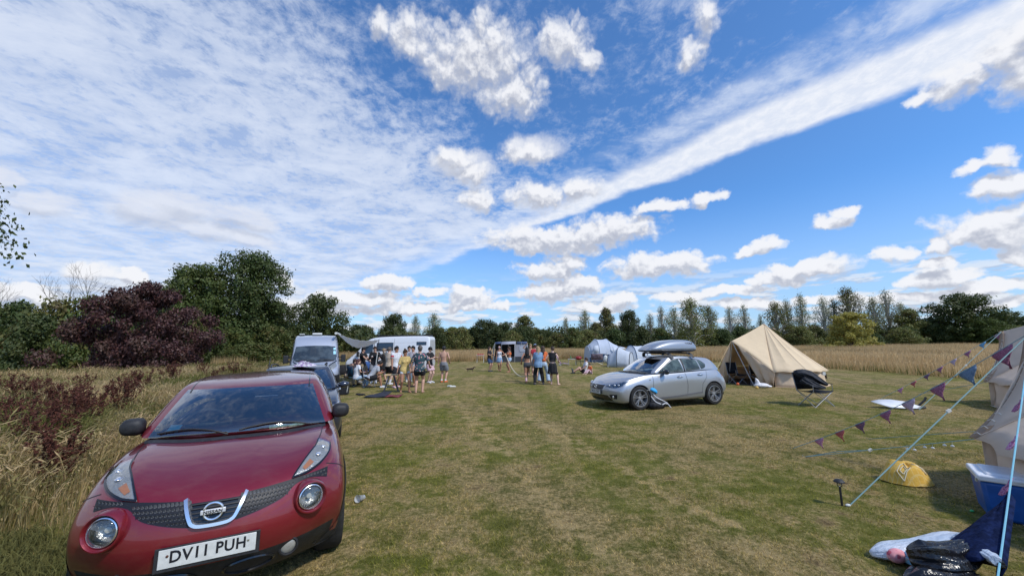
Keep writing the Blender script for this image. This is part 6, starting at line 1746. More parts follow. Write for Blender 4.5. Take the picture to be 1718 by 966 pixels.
def person(loc, yaw, label, H=1.75, sex='m', skin='fair', hair='brown', hairstyle='short', top=None, topc='white', bottom='shorts', botc='black', shoes=None, socks=None,
           lean=0., twist=0., head=(0, 0), lh=None, rh=None, lf=None, rf=None, hip=None, kneeh=None, cap=None, glasses=False, sleeve='short', extra=None, group=None, elbow=None, lie=False):
    """local frame: -Y is forward, +X is the person's left. lh/rh/lf/rf: targets in body heights"""
    root = empty('person', loc, R(yaw), label, 'person', group)
    fem = sex == 'f'
    hipz = (hip if hip is not None else .515) * H
    base = Vector((0, 0, hipz)); Ml = Matrix.Rotation(R(lean), 3, 'X') @ Matrix.Rotation(R(twist), 3, 'Z')
    def T(x, y, z):   # torso point, z measured from the hip in H
        return base + Ml @ (Vector((x, y, z)) * H)
    tor = [(-.055, .078, .062), (-.01, .094, .070), (.03, .094 if fem else .086, .066), (.085, .070 if fem else .080, .056), (.14, .074 if fem else .086, .060), (.20, .086 if fem else .098, .068), (.255, .092 if fem else .108, .060), (.30, .080 if fem else .094, .046), (.325, .05, .038), (.345, .032, .033)]
    sh = .088 if fem else .104
    b = MB()
    ellipse_loft(b, [(T(0, 0, z), rx * H, ry * H, Ml) for z, rx, ry in tor])
    if fem: 
        for s_ in (-1, 1): b.ball(T(s_ * .042, -.055, .205), .034 * H, 10, 8)
    b.tube([T(0, .005, .32), T(0, -.005, .39)], [.034 * H, .031 * H], 12)
    # head
    Mh = Ml @ Matrix.Rotation(R(head[1]), 3, 'Z') @ Matrix.Rotation(R(head[0] - lean * .75), 3, 'X')
    hc_ = T(0, -.012, .418)
    rows = []
    for z, rx, ry, oy in [(-.066, .012, .014, -.030), (-.060, .026, .030, -.020), (-.045, .036, .042, -.008), (-.020, .042, .050, 0), (.010, .044, .054, .003), (.035, .042, .051, .004), (.052, .032, .039, .004), (.062, .015, .018, .004)]:
        rows.append([hc_ + Mh @ (Vector((rx * math.cos(a), ry * math.sin(a) + oy, z)) * H) for a in np.linspace(0, 2 * math.pi, 16, endpoint=False)])
    b.grid(rows, closed_u=True); b.add(rows[0], [tuple(range(16))]); b.add(rows[-1], [tuple(range(16))])
    hp = lambda x, y, z: hc_ + Mh @ (Vector((x, y, z)) * H)
    b.tube([hp(0, -.048, .010), hp(0, -.058, -.008), hp(0, -.050, -.016)], [.006 * H, .009 * H, .007 * H], 8)
    for s_ in (-1, 1): b.ball(hp(s_ * .045, .006, -.004), (.006 * H, .011 * H, .017 * H), 8, 6)
    # legs
    feet = {1: lf or (.055, 0.0, 0.0), -1: rf or (-.055, 0.0, 0.0)}; legs = {}
    for s_ in (1, -1):
        hj = T(s_ * .052, 0, -.02); ft = Vector(feet[s_][:3]) * H; ft.z += .045 * H
        hint = Vector(kneeh[0 if s_ > 0 else 1]) if kneeh else Vector((s_ * .12, -1, .05))
        kn, an = ik(hj, ft, .245 * H, .245 * H, hint)
        legs[s_] = (hj, kn, an)
        k = .93 if fem else 1
        capsule_chain(b, [hj, hj.lerp(kn, .35), hj.lerp(kn, .8), kn, kn.lerp(an, .3) + Vector((0, .008 * H, 0)), kn.lerp(an, .7), an], [r_ * H * k for r_ in (.056, .053, .038, .034, .036, .026, .021)], 12)
        sd_ = (an - kn).normalized(); fwd = Vector((s_ * .18, -1, 0)).normalized()
        if lie or abs(sd_.z) < .5: fwd = Vector((0, -.35, .94)) if abs(sd_.z) < .5 else fwd
        heel = an + Vector((0, 0, -.024 * H)) - fwd * .012 * H; toe = an + fwd * .105 * H + (Vector((0, 0, -.036 * H)) if abs(sd_.z) >= .5 else Vector((0, 0, 0)))
        b.tube([heel - fwd * .014 * H, heel, an.lerp(toe, .5) + Vector((0, 0, -.008 * H)), toe, toe + fwd * .02 * H], [.012 * H, .021 * H, .023 * H, .018 * H, .008 * H], 10)
        legs[s_] += (heel, toe, fwd)
    # arms and hands
    arms = {}
    for s_ in (1, -1):
        tg = (lh if s_ > 0 else rh) or (s_ * .155, -.02, hipz / H - .03)
        sj = T(s_ * sh, 0, .298); tgt = Vector(tg) * H
        hint = Vector(elbow[0 if s_ > 0 else 1]) if elbow else Vector((s_ * .6, .8, -.5))
        el, wr = ik(sj, tgt, .165 * H, .148 * H, hint)
        k = .82 if fem else 1
        capsule_chain(b, [sj, sj.lerp(el, .4), el, el.lerp(wr, .35), wr], [r_ * H * k for r_ in (.031, .029, .022, .0235, .015)], 10)
        d = (wr - el).normalized(); side = d.cross(Vector((0, 0, 1))) if abs(d.z) < .9 else Vector((0, -1, 0)); side = side.normalized(); pn = d.cross(side)
        palm = wr + d * .026 * H
        b.box(palm, (.044 * H, .048 * H, .020 * H), Matrix((side, d, pn)).transposed())
        for f_ in range(4):
            o_ = (f_ - 1.5) * .0115 * H; ln = (.040, .047, .044, .034)[f_] * H; p0 = palm + side * o_ + d * .018 * H
            p1 = p0 + d * ln * .55 + pn * .004 * H; p2 = p1 + (d * .8 + pn * .6 * (1 if s_ > 0 else -1)).normalized() * ln * .45
            b.tube([p0, p1, p2], [.0062 * H, .0058 * H, .0048 * H], 6)
        th = palm - side * s_ * .022 * H
        b.tube([th - d * .01 * H, th - side * s_ * .014 * H + d * .012 * H, th - side * s_ * .016 * H + d * .028 * H], [.008 * H, .0068 * H, .0055 * H], 6)
        arms[s_] = (sj, el, wr)
    body = remesh(b, 'body', SKIN[skin], root, .0105, 2)
    # eyes
    for s_ in (-1, 1):
        e = MB(); e.ball(hp(s_ * .016, -.047, .006), .0048 * H, 8, 6); e.build('eye', cmat('eye_dark', (.02, .015, .012), .3), body)
    # hair
    hm = HAIR[hair]; e = MB()
    if hairstyle != 'none':
        rows = []
        zmin = {'short': -.005, 'long': -.03, 'bun': -.005, 'pony': -.005}.get(hairstyle, -.005)
        for z, k_ in ((-.035, 1.0), (-.012, 1.05), (.012, 1.08), (.035, 1.08), (.054, .84), (.067, .42), (.071, .05)):
            row = []
            for a in np.linspace(0, 2 * math.pi, 20, endpoint=False):
                x, y = math.cos(a), math.sin(a); front = max(0, -y - .25) / .75
                zz = z + (front * .055 if z < .02 else front * .012) + (.02 if z < -.02 and abs(x) > .8 else 0)
                row.append(hp(.0445 * k_ * x, .0545 * k_ * y * (1 if y > 0 else .97) + .006, zz))
            rows.append(row)
        e.grid(rows, closed_u=True)
        if hairstyle == 'long':
            cols = []
            for i in range(9):
                a = math.pi * (i / 8); x = math.cos(a); y = math.sin(a)
                cols.append([hp(.046 * x, .050 * y + .01, .03), hp(.052 * x, .056 * y + .008, -.03), T(.056 * x, .052 * y + .010, .345), T(.060 * x, .050 * y + .022, .28), T(.048 * x, .046 * y + .026, .215)])
            e.grid(cols)
        if hairstyle == 'bun': e.ball(hp(0, .03, .078), .022 * H, 10, 8)
        if hairstyle == 'pony': e.tube([hp(0, .05, .03), hp(0, .075, .01), hp(0, .07, -.06)], [.016 * H, .019 * H, .006 * H], 8)
        e.build('hair', hm, root, solid=.012)
    if cap:
        e = MB(); rows = []
        for z, k_ in ((.012, 1.10), (.035, 1.12), (.056, .92), (.070, .5), (.075, .05)):
            rows.append([hp(.0445 * k_ * math.cos(a), .0545 * k_ * math.sin(a) + .002, z) for a in np.linspace(0, 2 * math.pi, 20, endpoint=False)])
        e.grid(rows, closed_u=True)
        c_ = e.build('cap', cloth(cap), root, solid=.006)
        e = MB(); e.grid([[hp(.040 * x, -.050 - .012 * (1 - x * x), .018) for x in np.linspace(-1, 1, 7)], [hp(.034 * x, -.078 - .024 * (1 - x * x), .008) for x in np.linspace(-1, 1, 7)]]); e.build('peak', cloth(cap), c_, solid=.005)
    if glasses:
        e = MB()
        for s_ in (-1, 1): e.box(hp(s_ * .018, -.052, .006), (.026 * H, .006 * H, .014 * H), Mh)
        e.tube([hp(-.046, 0, .008), hp(-.034, -.05, .008), hp(.034, -.05, .008), hp(.046, 0, .008)], .003, 5); e.build('sunglasses', M_gloss, root)
    # top
    if top:
        e = MB(); z0 = {'tee': -.035, 'shirt': -.065, 'crop': .09, 'bra': .165, 'sweater': -.03, 'vest': .0}[top]
        prof = [q for q in tor if z0 - .001 <= q[0] <= (.33 if top not in ('bra', 'vest') else .26)]
        prof = [(z0, prof[0][1] if z0 > -.03 else .092, .072)] + prof if prof and prof[0][0] > z0 else prof
        loose = {'tee': 1.16, 'shirt': 1.24, 'crop': 1.12, 'bra': 1.07, 'sweater': 1.2, 'vest': 1.08}[top]
        ellipse_loft(e, [(T(0, 0, z), (rx if loose < 1.1 else max(rx, .082)) * H * loose, (ry if loose < 1.1 else max(ry, .055)) * H * loose * 1.05, Ml) for z, rx, ry in prof])
        if fem and top != 'crop':
            for s_ in (-1, 1): e.ball(T(s_ * .042, -.058, .205), .038 * H, 10, 8)
        if top not in ('bra', 'vest'):
            for s_ in (1, -1):
                sj, el, wr = arms[s_]; n_ = {'short': .62, 'elbow': .98, 'long': 1.0, 'cap': .18}[sleeve]
                k = .9 if fem else 1
                pts = [T(s_ * sh * .6, 0, .30), sj, sj.lerp(el, n_ * .5), sj.lerp(el, n_)]; rs = [.042 * H * k, .040 * H * k, .041 * H * k, .040 * H * k]
                if sleeve == 'long': pts += [el.lerp(wr, .5), el.lerp(wr, .93)]; rs = [.042 * H, .040 * H, .036 * H, .033 * H, .030 * H, .024 * H]
                e.tube(pts, rs, 12)
        remesh(e, {'tee': 't_shirt', 'shirt': 'shirt', 'crop': 'crop_top', 'bra': 'bikini_top', 'sweater': 'sweater', 'vest': 'vest_top'}[top], cloth(topc), root, .016, 2)
    if bottom:
        e = MB(); nz = [(-.06, .092, .074), (-.02, .104 if fem else .098, .078), (.02, .100 if fem else .092, .074), (.05, .086, .066)]
        if bottom in ('skirt', 'miniskirt'):
            L = .16 if bottom == 'miniskirt' else .235
            rows = []
            for z, k_ in ((.05, .80), (.0, 1.02), (-.05, 1.12), (-L * .7, 1.25), (-L, 1.42)):
                rows.append([T(0, 0, 0) + Vector(((.104 * k_ + .004 * math.sin(9 * a)) * math.cos(a), (.082 * k_ + .006 * math.sin(9 * a)) * math.sin(a), z)) * H for a in np.linspace(0, 2 * math.pi, 36, endpoint=False)])
            e.grid(rows, closed_u=True); e.build('skirt', cloth(botc), root, solid=.006)
        else:
            ellipse_loft(e, [(T(0, 0, z), rx * H * 1.06, ry * H * 1.08, Ml) for z, rx, ry in nz])
            n_ = {'shorts': .72, 'hot': .30, 'trousers': 2, 'jeans': 2, 'leggings': 2, 'swim': .5}[bottom]
            for s_ in (1, -1):
                hj, kn, an = legs[s_][:3]; w_ = {'leggings': .047, 'hot': .066, 'swim': .070}.get(bottom, .074)
                k = .92 if fem else 1
                if n_ < 2: e.tube([hj + Vector((0, 0, .02)), hj.lerp(kn, n_ * .5), hj.lerp(kn, n_)], [.066 * H * k, w_ * H * k, (w_ - .004) * H * k], 14)
                else:
                    ww = {'trousers': (.072, .060, .048, .040), 'jeans': (.068, .056, .052, .062), 'leggings': (.066, .060, .058, .044)}[bottom]
                    e.tube([hj + Vector((0, 0, .02)), hj.lerp(kn, .5), kn, kn.lerp(an, .5), kn.lerp(an, .96)], [ww[0] * H * k, ww[1] * H * k, ww[2] * H * k, (ww[2] + ww[3]) / 2 * H * k, ww[3] * H * k], 14)
            remesh(e, {'hot': 'shorts', 'swim': 'shorts'}.get(bottom, bottom), cloth(botc), root, .016, 2)
    for s_ in (1, -1):
        hj, kn, an, heel, toe, fwd = legs[s_]
        if socks:
            e = MB(); e.tube([kn.lerp(an, .62 if socks[1] else .86), kn.lerp(an, 1.02)], [.030 * H, .026 * H], 12); e.build('sock', cloth(socks[0]), root)
        if shoes:
            e = MB(); e.tube([heel - fwd * .020 * H, heel - fwd * .004 * H, an.lerp(toe, .5) - Vector((0, 0, .006 * H)), toe, toe + fwd * .028 * H], [.018 * H, .028 * H, .029 * H, .025 * H, .012 * H], 12)
            remesh(e, 'shoe', cloth(shoes), root, .012, 1)
    return root, dict(T=T, hp=hp, arms=arms, legs=legs)

GC = 'people standing and sitting beside the camper vans'
def at(u, v): g_ = G(u, v); return (g_.x, g_.y, 0)
def hold_cup(info, s_, mat, root_, lab):
    w_ = info['arms'][s_][2]; d = (w_ - info['arms'][s_][1]).normalized(); M = root_.matrix_basis
    b = MB(); b.lathe([(.028, -.05), (.032, .06), (.034, .062), (.030, .05)], (0, 0, 0), 'z', 14); o = b.build('cup', mat); o.location = Matrix.Rotation(root_.rotation_euler[2], 4, 'Z') @ (w_ + d * .055) + root_.location + Vector((0, 0, .02))
    tag(o, lab, 'cup'); return o
p1, i1 = person(at(607, 641), 80, 'man in a black t-shirt, black cap and khaki shorts reaching forward beside the grey van', 1.76, top='tee', topc='black', botc='khaki', cap='black', hair='black', shoes='white', rh=(-.10, -.26, .60), lh=(.12, -.20, .58), lf=(.06, -.05, 0), rf=(-.06, .06, 0), group=GC)
p2, i2 = person(at(627, 642), 12, 'man in a black sweater and grey shorts holding a cup and a white pole', 1.80, top='sweater', topc='black', sleeve='long', botc='grey', hair='brown', shoes='white', socks=('white', 1), rh=(-.06, -.17, .70), lh=(.09, -.14, .80), head=(10, 10), group=GC)
hold_cup(i2, -1, cmat('white_cup', (.75, .75, .72), .4), p2, 'white paper cup held by the man in the black sweater')
b = MB(); g_ = G(627, 642); b.tube([(.17, -.26, .92), (.23, -.28, 1.55)], .022, 8); o = b.build('white_pole', M_white); o.location = g_; tag(o, 'short white pole held upright by the man in the black sweater', 'pole')
p3, i3 = person(at(643, 640), -115, 'woman in a short black dress with light brown hair, facing the man in the sweater', 1.68, 'f', 'fair', 'blond', 'long', top='tee', topc='black', sleeve='cap', bottom='miniskirt', botc='black', lh=(.12, -.16, .72), rh=(-.13, -.08, .60), lf=(.05, -.16, 0), rf=(-.05, .06, 0), shoes='black', head=(15, 0), group=GC)
p4, i4 = person(at(651, 645), 150, 'person in a beige shirt and black shorts with one hand raised behind the head', 1.76, skin='pale', hair='grey', top='tee', topc='beige', botc='black', shoes='white', socks=('white', 1), lh=(.10, -.02, .95), elbow=((.8, -.2, .4), (-.6, .8, -.5)), group=GC)
p5, i5 = person(at(663, 650), 55, 'man in a white football shirt with a red sleeve band and sunglasses', 1.80, skin='tan', hair='black', top='shirt', topc='white', botc='black', glasses=True, lh=(.16, -.05, .52), rh=(-.15, -.05, .50), shoes='pink', group=GC)
b = MB()
for s_ in (1, -1):
    sj, el, wr = i5['arms'][s_]; b = MB(); b.tube([sj.lerp(el, .22), sj.lerp(el, .48)], .046 * 1.8, 12); b.build('sleeve_band', cloth('red'), p5)
p6, i6 = person(at(678, 658), 28, 'barefoot woman in a yellow shirt and white shorts with dark hair tied up', 1.66, 'f', 'tan', 'brown', 'bun', top='shirt', topc='yellow', sleeve='elbow', bottom='hot', botc='white', lf=(.10, -.07, 0), rf=(-.07, .05, 0), lh=(.12, -.10, .60), rh=(-.18, -.02, .50), head=(8, 25), group=GC)
p7, i7 = person(at(685, 640), 30, 'dark haired man in a pale t-shirt and light jeans behind the woman in yellow', 1.80, hair='black', top='tee', topc='lgrey', bottom='trousers', botc='ldenim', shoes='cream', group=GC)
p8, i8 = person(at(692, 646), -10, 'dark haired man in a patterned short sleeved shirt and flowery shorts', 1.80, skin='tan', hair='black', top='shirt', topc=F_print, botc=F_shorts, bottom='shorts', lh=(.10, -.18, .66), rh=(-.16, -.04, .50), group=GC)
p9, i9 = person(at(703, 659), 185, 'barefoot man in a large floral shirt and black shorts seen from behind', 1.82, hair='grey', top='shirt', topc=F_floral, sleeve='elbow', botc='black', bottom='swim', lf=(.065, .02, 0), rf=(-.065, -.03, 0), lh=(.20, -.03, .50), rh=(-.20, -.10, .56), head=(0, 20), group=GC)
p10, i10 = person(at(720, 642), 65, 'man in a black t-shirt, black cap and pale pink shorts looking at his phone', 1.74, skin='pale', hair='black', cap='black', top='tee', topc='black', botc='pink', shoes='white', lh=(.06, -.20, .70), rh=(-.04, -.20, .70), head=(20, 0), group=GC)
p11, i11 = person(at(744, 641), 172, 'shirtless man in grey shorts and orange red shoes seen from behind', 1.77, hair='black', botc='grey', shoes='orange', socks=('white', 0), lh=(.17, -.02, .47), rh=(-.14, -.08, .56), group=GC)
# seated
p12, i12 = person(at(583, 646), 75, 'seated person in a brown checked shirt and pale trousers leaning forward beside the grey van', 1.74, hair='brown', top='shirt', topc=F_check, sleeve='long', bottom='trousers', botc='beige', hip=.27, lean=28, lf=(.07, -.28, 0), rf=(-.07, -.24, 0), shoes='black', lh=(.10, -.26, .42), rh=(-.08, -.30, .42), group=GC)
p13, i13 = person(at(597, 650), 140, 'red haired woman in a white t-shirt sitting in the teal folding chair', 1.66, 'f', 'fair', 'red', 'long', top='tee', topc='white', bottom='trousers', botc='ldenim', hip=.27, lean=4, lf=(.08, -.28, 0), rf=(-.08, -.28, 0), lh=(.10, -.16, .40), rh=(-.10, -.16, .40), head=(-5, -35), group=GC)
p14, i14 = person(at(620, 651), 120, 'man in a light grey t-shirt and black shorts hunched forward in a folding chair', 1.76, skin='tan', hair='black', top='tee', topc='lgrey', botc='black', hip=.26, lean=34, lf=(.09, -.30, 0), rf=(-.09, -.26, 0), lh=(.06, -.30, .38), rh=(-.06, -.30, .38), shoes='white', group=GC)
# the three women by the grey awning
G2 = 'three women by the grey awning tent'
person(at(821, 623), 62, 'long haired woman in a black t-shirt and dark denim shorts, leftmost of three', 1.68, 'f', 'fair', 'brown', 'long', top='tee', topc='black', botc='dnavy', bottom='shorts', lh=(.04, -.18, .66), rh=(-.03, -.18, .68), shoes='dgrey', group=G2)
q2, j2 = person(at(838, 622), 8, 'woman in a white vest, denim skirt and pink cap, middle of the three', 1.70, 'f', 'tan', 'blond', 'long', top='vest', topc=floral('white_print_vest', (.66, .66, .70), [(.66, .66, .70), (.10, .12, .35), (.66, .66, .70)], 14), bottom='miniskirt', botc='denim', cap='pink', lh=(.24, -.12, .62), rh=(-.13, -.04, .50), lf=(.02, -.06, 0), rf=(-.02, .02, 0), group=G2)
q3, j3 = person(at(855, 624), -75, 'dark haired woman in a bikini top and pale denim shorts holding the rope', 1.68, 'f', 'tan', 'brown', 'long', top='bra', topc='orange', bottom='hot', botc='ldenim', lh=(.10, -.24, .66), rh=(-.06, -.26, .66), group=G2)
G3 = 'group in the middle of the field with their backs turned'
q4, j4 = person(at(885, 641), 185, 'dark haired woman with a bare back, black shorts and pink socks', 1.68, 'f', 'tan', 'black', 'long', top='bra', topc='black', bottom='hot', botc='dgrey', rf=(.02, -.10, 0), lf=(-.14, .06, 0) if False else (.05, .16, 0), rh=(-.12, -.12, .52), lh=(.16, -.05, .56), socks=('pink', 1), head=(10, 0), group=G3)
person(at(904, 645), 182, 'blonde woman in a blue denim shirt and black leggings seen from behind', 1.72, 'f', 'fair', 'blond', 'long', top='shirt', topc='denim', sleeve='elbow', bottom='leggings', botc='black', lf=(.10, 0, 0), rf=(-.12, -.03, 0), shoes='dgrey', lean=3, rh=(-.10, -.20, .58), lh=(.10, -.20, .58), head=(12, 0), group=G3)
person(at(912, 642), 170, 'brown haired woman in pale flared jeans behind the woman in the denim shirt', 1.72, 'f', 'tan', 'brown', 'long', top='crop', topc='orange', bottom='jeans', botc='ldenim', lf=(.12, 0, 0), rf=(-.14, 0, 0), group=G3)
person(at(928, 645), 160, 'woman in a black crop top, black skirt and black cap stepping left', 1.70, 'f', 'pale', 'brown', 'short', top='crop', topc='black', sleeve='cap', bottom='skirt', botc='black', cap='black', lf=(.05, -.02, 0), rf=(-.16, .08, 0), rh=(-.16, -.03, .62), lh=(.16, -.10, .60), lean=5, head=(10, 25), group=G3)
person(at(899, 632), 200, 'man in a blue cap and dark red top at the far side of the group', 1.82, hair='brown', cap='denim', top='tee', topc='red', botc='grey', group=G3)
person(at(891, 628), -15, 'shirtless blond man with one hand raised at the far side of the group', 1.82, skin='fair', hair='blond', botc='cream', bottom='shorts', rh=(-.14, -.05, .98), elbow=((.6, .8, -.5), (-1, 0, -.3)), group=G3)
# sitting on the grass
person(at(981, 626), -88, 'man in a white t-shirt and sunglasses sitting on the grass', 1.76, hair='brown', top='tee', topc='white', botc='black', hip=.06, lean=-12, lf=(.08, -.42, .02), rf=(-.05, -.36, 0), shoes='dgrey', glasses=True, lh=(.13, -.14, .14), rh=(-.12, -.16, .14), kneeh=((0, -.3, 1), (0, -.3, 1)))
person(at(991, 627), -60, 'child in an orange top sitting on the grass beside the man in sunglasses', 1.15, hair='brown', skin='pale', top='tee', topc='orange', botc='pink', bottom='trousers', hip=.07, lean=6, lf=(.08, -.36, 0), rf=(-.06, -.38, 0), kneeh=((0, -.3, 1), (0, -.3, 1)))
# ------------------------------------------------------------------ chairs, bags and small things
M_fab = cmat('black_chair_fabric', (.016, .017, .020), .9, var=.3, vscale=14, bump=.4, bscale=18)
def camp_chair(loc, yaw, label, fab, W=.56, arms=True, group=None, frame=M_peg, scale=1):
    root = empty('folding_chair', loc, R(yaw), label, 'chair', group); root.scale = (scale,) * 3; h = W / 2
    def seg(a, b_, nm='leg', r=.009): m = MB(); m.tube([a, b_], r, 6); return m.build(nm, frame, root)
    for x in (-h, h): seg((x, -.25, 0), (x, .25, .42)); seg((x, .25, 0), (x, -.25, .42))
    seg((-h, -.25, 0), (h, -.25, .42)); seg((h, -.25, 0), (-h, -.25, .42)); seg((-h, .25, 0), (h, .25, .42)); seg((h, .25, 0), (-h, .25, .42))
    for x in (-h, h): seg((x, .25, .40), (x * 1.02, .34, .92), 'back_upright')
    m = MB(); m.grid([[Vector((h * s_, y, .43 - .05 * (1 - s_ * s_) - .02 * math.cos(y * 5))) for s_ in np.linspace(-1, 1, 7)] for y in (-.27, -.1, .1, .26)]); m.build('seat', fab, root, solid=.012)
    m = MB(); m.grid([[Vector((h * s_ * 1.02, .26 + (z - .43) * .18 + .05 * (1 - s_ * s_), z)) for s_ in np.linspace(-1, 1, 7)] for z in (.43, .6, .75, .92)]); m.build('backrest', fab, root, solid=.012)
    if arms:
        for x in (-h, h):
            m = MB(); m.grid([[Vector((x - .03, y, .62)), Vector((x + .03, y, .62))] for y in (-.27, 0, .27)]); m.build('armrest', fab, root, solid=.01)
            seg((x, -.25, .40), (x, -.25, .62), 'arm_support')
    return root
g_ = G(1383, 683)
ch = camp_chair((g_.x, g_.y + .28, 0), 12, 'black folding camp chair standing alone on the grass under a dark jacket', M_fab, .66)
# jacket thrown over the chair
def lumps(name, parts, mat, vox=.018, loc=(0, 0, 0), rz=0, label=None, cat=None, parent=None, sm=3):
    m = MB()
    for p in parts:
        if p[0] == 'b': m.ball(p[1], p[2], 14, 10, Euler(p[3]).to_matrix() if len(p) > 3 else None)
        else: capsule_chain(m, p[1], p[2], 10)
    o = remesh(m, name, mat, parent, vox, sm); o.location = loc; o.rotation_euler = (0, 0, rz)
    if label: tag(o, label, cat)
    return o
JK = pm('black_jacket_cloth', (.014, .017, .024), .7, var=.4, vscale=7, bump=1.0, bscale=9)
JKP = (g_.x, g_.y + .24, .02)
# chairs of the seated people and others
camp_chair(at(597, 647) , 140, 'teal and navy folding chair under the red haired woman', cmat('teal_fabric', (.02, .11, .15), .85, col2=(.02, .03, .07), vscale=5), .52)
camp_chair(at(618, 648.5), 120, 'black folding chair with pale crossed legs under the man in the grey t-shirt', M_fab, .54, frame=M_pole)
camp_chair(at(583, 644), 75, 'dark folding chair under the person in the brown checked shirt', M_fab, .5)
camp_chair((at(645, 632)[0], at(645, 632)[1], 0), 20, 'red folding chair behind the man in the football shirt', cloth('red'), .5)
camp_chair((at(612, 634)[0], at(612, 634)[1], 0), 20, 'blue folding chair behind the man in the black t-shirt', cmat('blue_fabric', (.04, .11, .32), .85, var=.2), .5)
p_ = CT + Vector((-1.15, -.95, 0)); camp_chair(p_, -30, 'padded black camp chair standing in the beige bell tent doorway', M_fab, .58)
p_ = CT + Vector((-1.75, -.45, 0)); camp_chair(p_, 10, 'smaller black camp chair left in the beige bell tent doorway', M_fab, .5)
lumps('jacket', [('b', (0, .18, .80), (.17, .09, .18)), ('c', [(.15, .1, .85), (.24, -.05, .6), (.26, -.1, .25)], [.08, .08, .06])], JK, .02, CT + Vector((-1.15, -.95, 0)), R(-30), 'black padded coat hanging on the chair in the beige bell tent doorway', 'coat')
c = at(1001, 611); camp_chair((c[0], c[1] - .2, 0), 170, 'mauve grey camp chair seen from behind before the pale tunnel tent', cmat('mauve_fabric', (.16, .12, .14), .9, var=.4, vscale=6), .95)
c = at(1010, 609); lumps('bag', [('b', (0, 0, .35), (.22, .18, .38)), ('b', (.12, 0, .2), (.2, .2, .22))], cmat('white_bag', (.62, .64, .62), .5, var=.2, vscale=5, bump=.6, bscale=8), .03, (c[0] + .35, c[1], 0), 0, 'white sack beside the mauve camp chair', 'bag')
# low beach chair and red barbecue
c = at(943, 613); bcr = empty('beach_chair', c, R(-20), 'low striped beach chair near the middle of the field', 'chair')
SB = cmat('striped_deck_cloth', (.42, .10, .16), .85, col2=(.12, .16, .26), vscale=14)
m = MB(); m.grid([[Vector((x, -.25, z)), Vector((x, .25, z))] for x, z in ((-.45, .85), (-.25, .35), (-.1, .18), (.15, .22), (.5, .12))]); m.build('seat', SB, bcr, solid=.02)
for y in (-.26, .26):
    m = MB(); m.tube([(-.5, y, .95), (-.15, y, .1), (.0, y, .0)], .014, 6); m.tube([(-.3, y, 0), (.1, y, .2), (.55, y, .15)], .014, 6); m.build('frame', M_pole, bcr)
c = at(971, 612.5); bq = empty('barbecue', c, 0, 'small red kettle barbecue on legs beside the pale tunnel tent', 'barbecue')
RD = cmat('red_enamel', (.26, .02, .02), .45); m = MB(); m.lathe([(.001, .42), (.16, .46), (.25, .56), (.27, .64)], (0, 0, 0), 'z', 20); m.build('bowl', RD, bq, solid=.01)
m = MB(); m.lathe([(.275, .64), (.24, .70), (.14, .75), (.001, .77)], (0, 0, 0), 'z', 20); m.build('lid', RD, bq)
for a in range(4): m = MB(); m.tube([(.2 * math.cos(a * 1.57 + .78), .2 * math.sin(a * 1.57 + .78), .5), (.27 * math.cos(a * 1.57 + .78), .27 * math.sin(a * 1.57 + .78), 0)], .014, 6); m.build('leg', M_black, bq)
c = at(960, 612.5); 
m = MB(); m.box((0, 0, .52), (.7, .4, .03)); t_ = empty('camp_table', c, 0, 'low pale camp table left of the red barbecue', 'table'); m.build('table_top', M_pole, t_)
for x, y in ((-.3, -.15), (.3, -.15), (.3, .15), (-.3, .15)): m = MB(); m.tube([(x, y, .5), (x, y, 0)], .012, 6); m.build('leg', M_pole, t_)
m = MB(); m.lathe([(.04, 0), (.045, .18), (.02, .24), (.02, .28)], (0, 0, 0), 'z', 12); o = m.build('bottle', cmat('bottle_green', (.10, .25, .10), .2)); o.location = (c[0] - .1, c[1], .535); tag(o, 'green bottle standing on the low camp table', 'bottle')
# folding table with red things
c = at(806, 608); t_ = empty('folding_table', c, 0, 'white legged folding table with red things on top at the edge of the dry grass', 'table')
m = MB(); m.box((0, 0, .74), (.78, .5, .03)); m.build('table_top', M_white, t_)
for x in (-.34, .34):
    for s_ in (-1, 1): m = MB(); m.tube([(x, -.2 * s_, .72), (x, .22 * s_, 0)], .014, 6); m.build('leg', M_white, t_)
m = MB(); m.tube([(-.34, 0, .45), (-.15, 0, .62), (.15, 0, .62), (.34, 0, .45)], .012, 6); m.build('brace', M_white, t_)
for i, x in enumerate((-.22, 0, .22)):
    m = MB(); m.box((0, 0, .055), (.19, .24, .11)); o = m.build('red_tub', cloth('red'), bevel=.02); o.location = (c[0] + x, c[1], .76 + .001); tag(o, ['red tub at the left end of the white legged table', 'red tub in the middle of the white legged table', 'red tub at the right end of the white legged table'][i], 'tub', 'red tubs on the folding table')
# grill stool in front of the crowd
c = at(656, 656.5); st_ = empty('bar_stool', c, R(15), 'wooden topped stool on dark trestle legs in front of the crowd', 'stool')
m = MB(); m.box((0, 0, .66), (.50, .30, .05)); m.build('seat', cmat('pale_wood', (.62, .42, .22), .55, var=.15, vscale=6), st_, bevel=.01)
for x, y, dx_, dy_ in ((-.08, -.1, -.20, -.10), (.08, -.1, .20, -.10), (-.08, .1, -.2, .12), (.08, .1, .2, .12)):
    m = MB(); m.tube([(x, y, .64), (x + dx_, y + dy_, 0)], .026, 8); m.build('leg', cmat('dark_steel', (.07, .07, .08), .5, .4), st_)
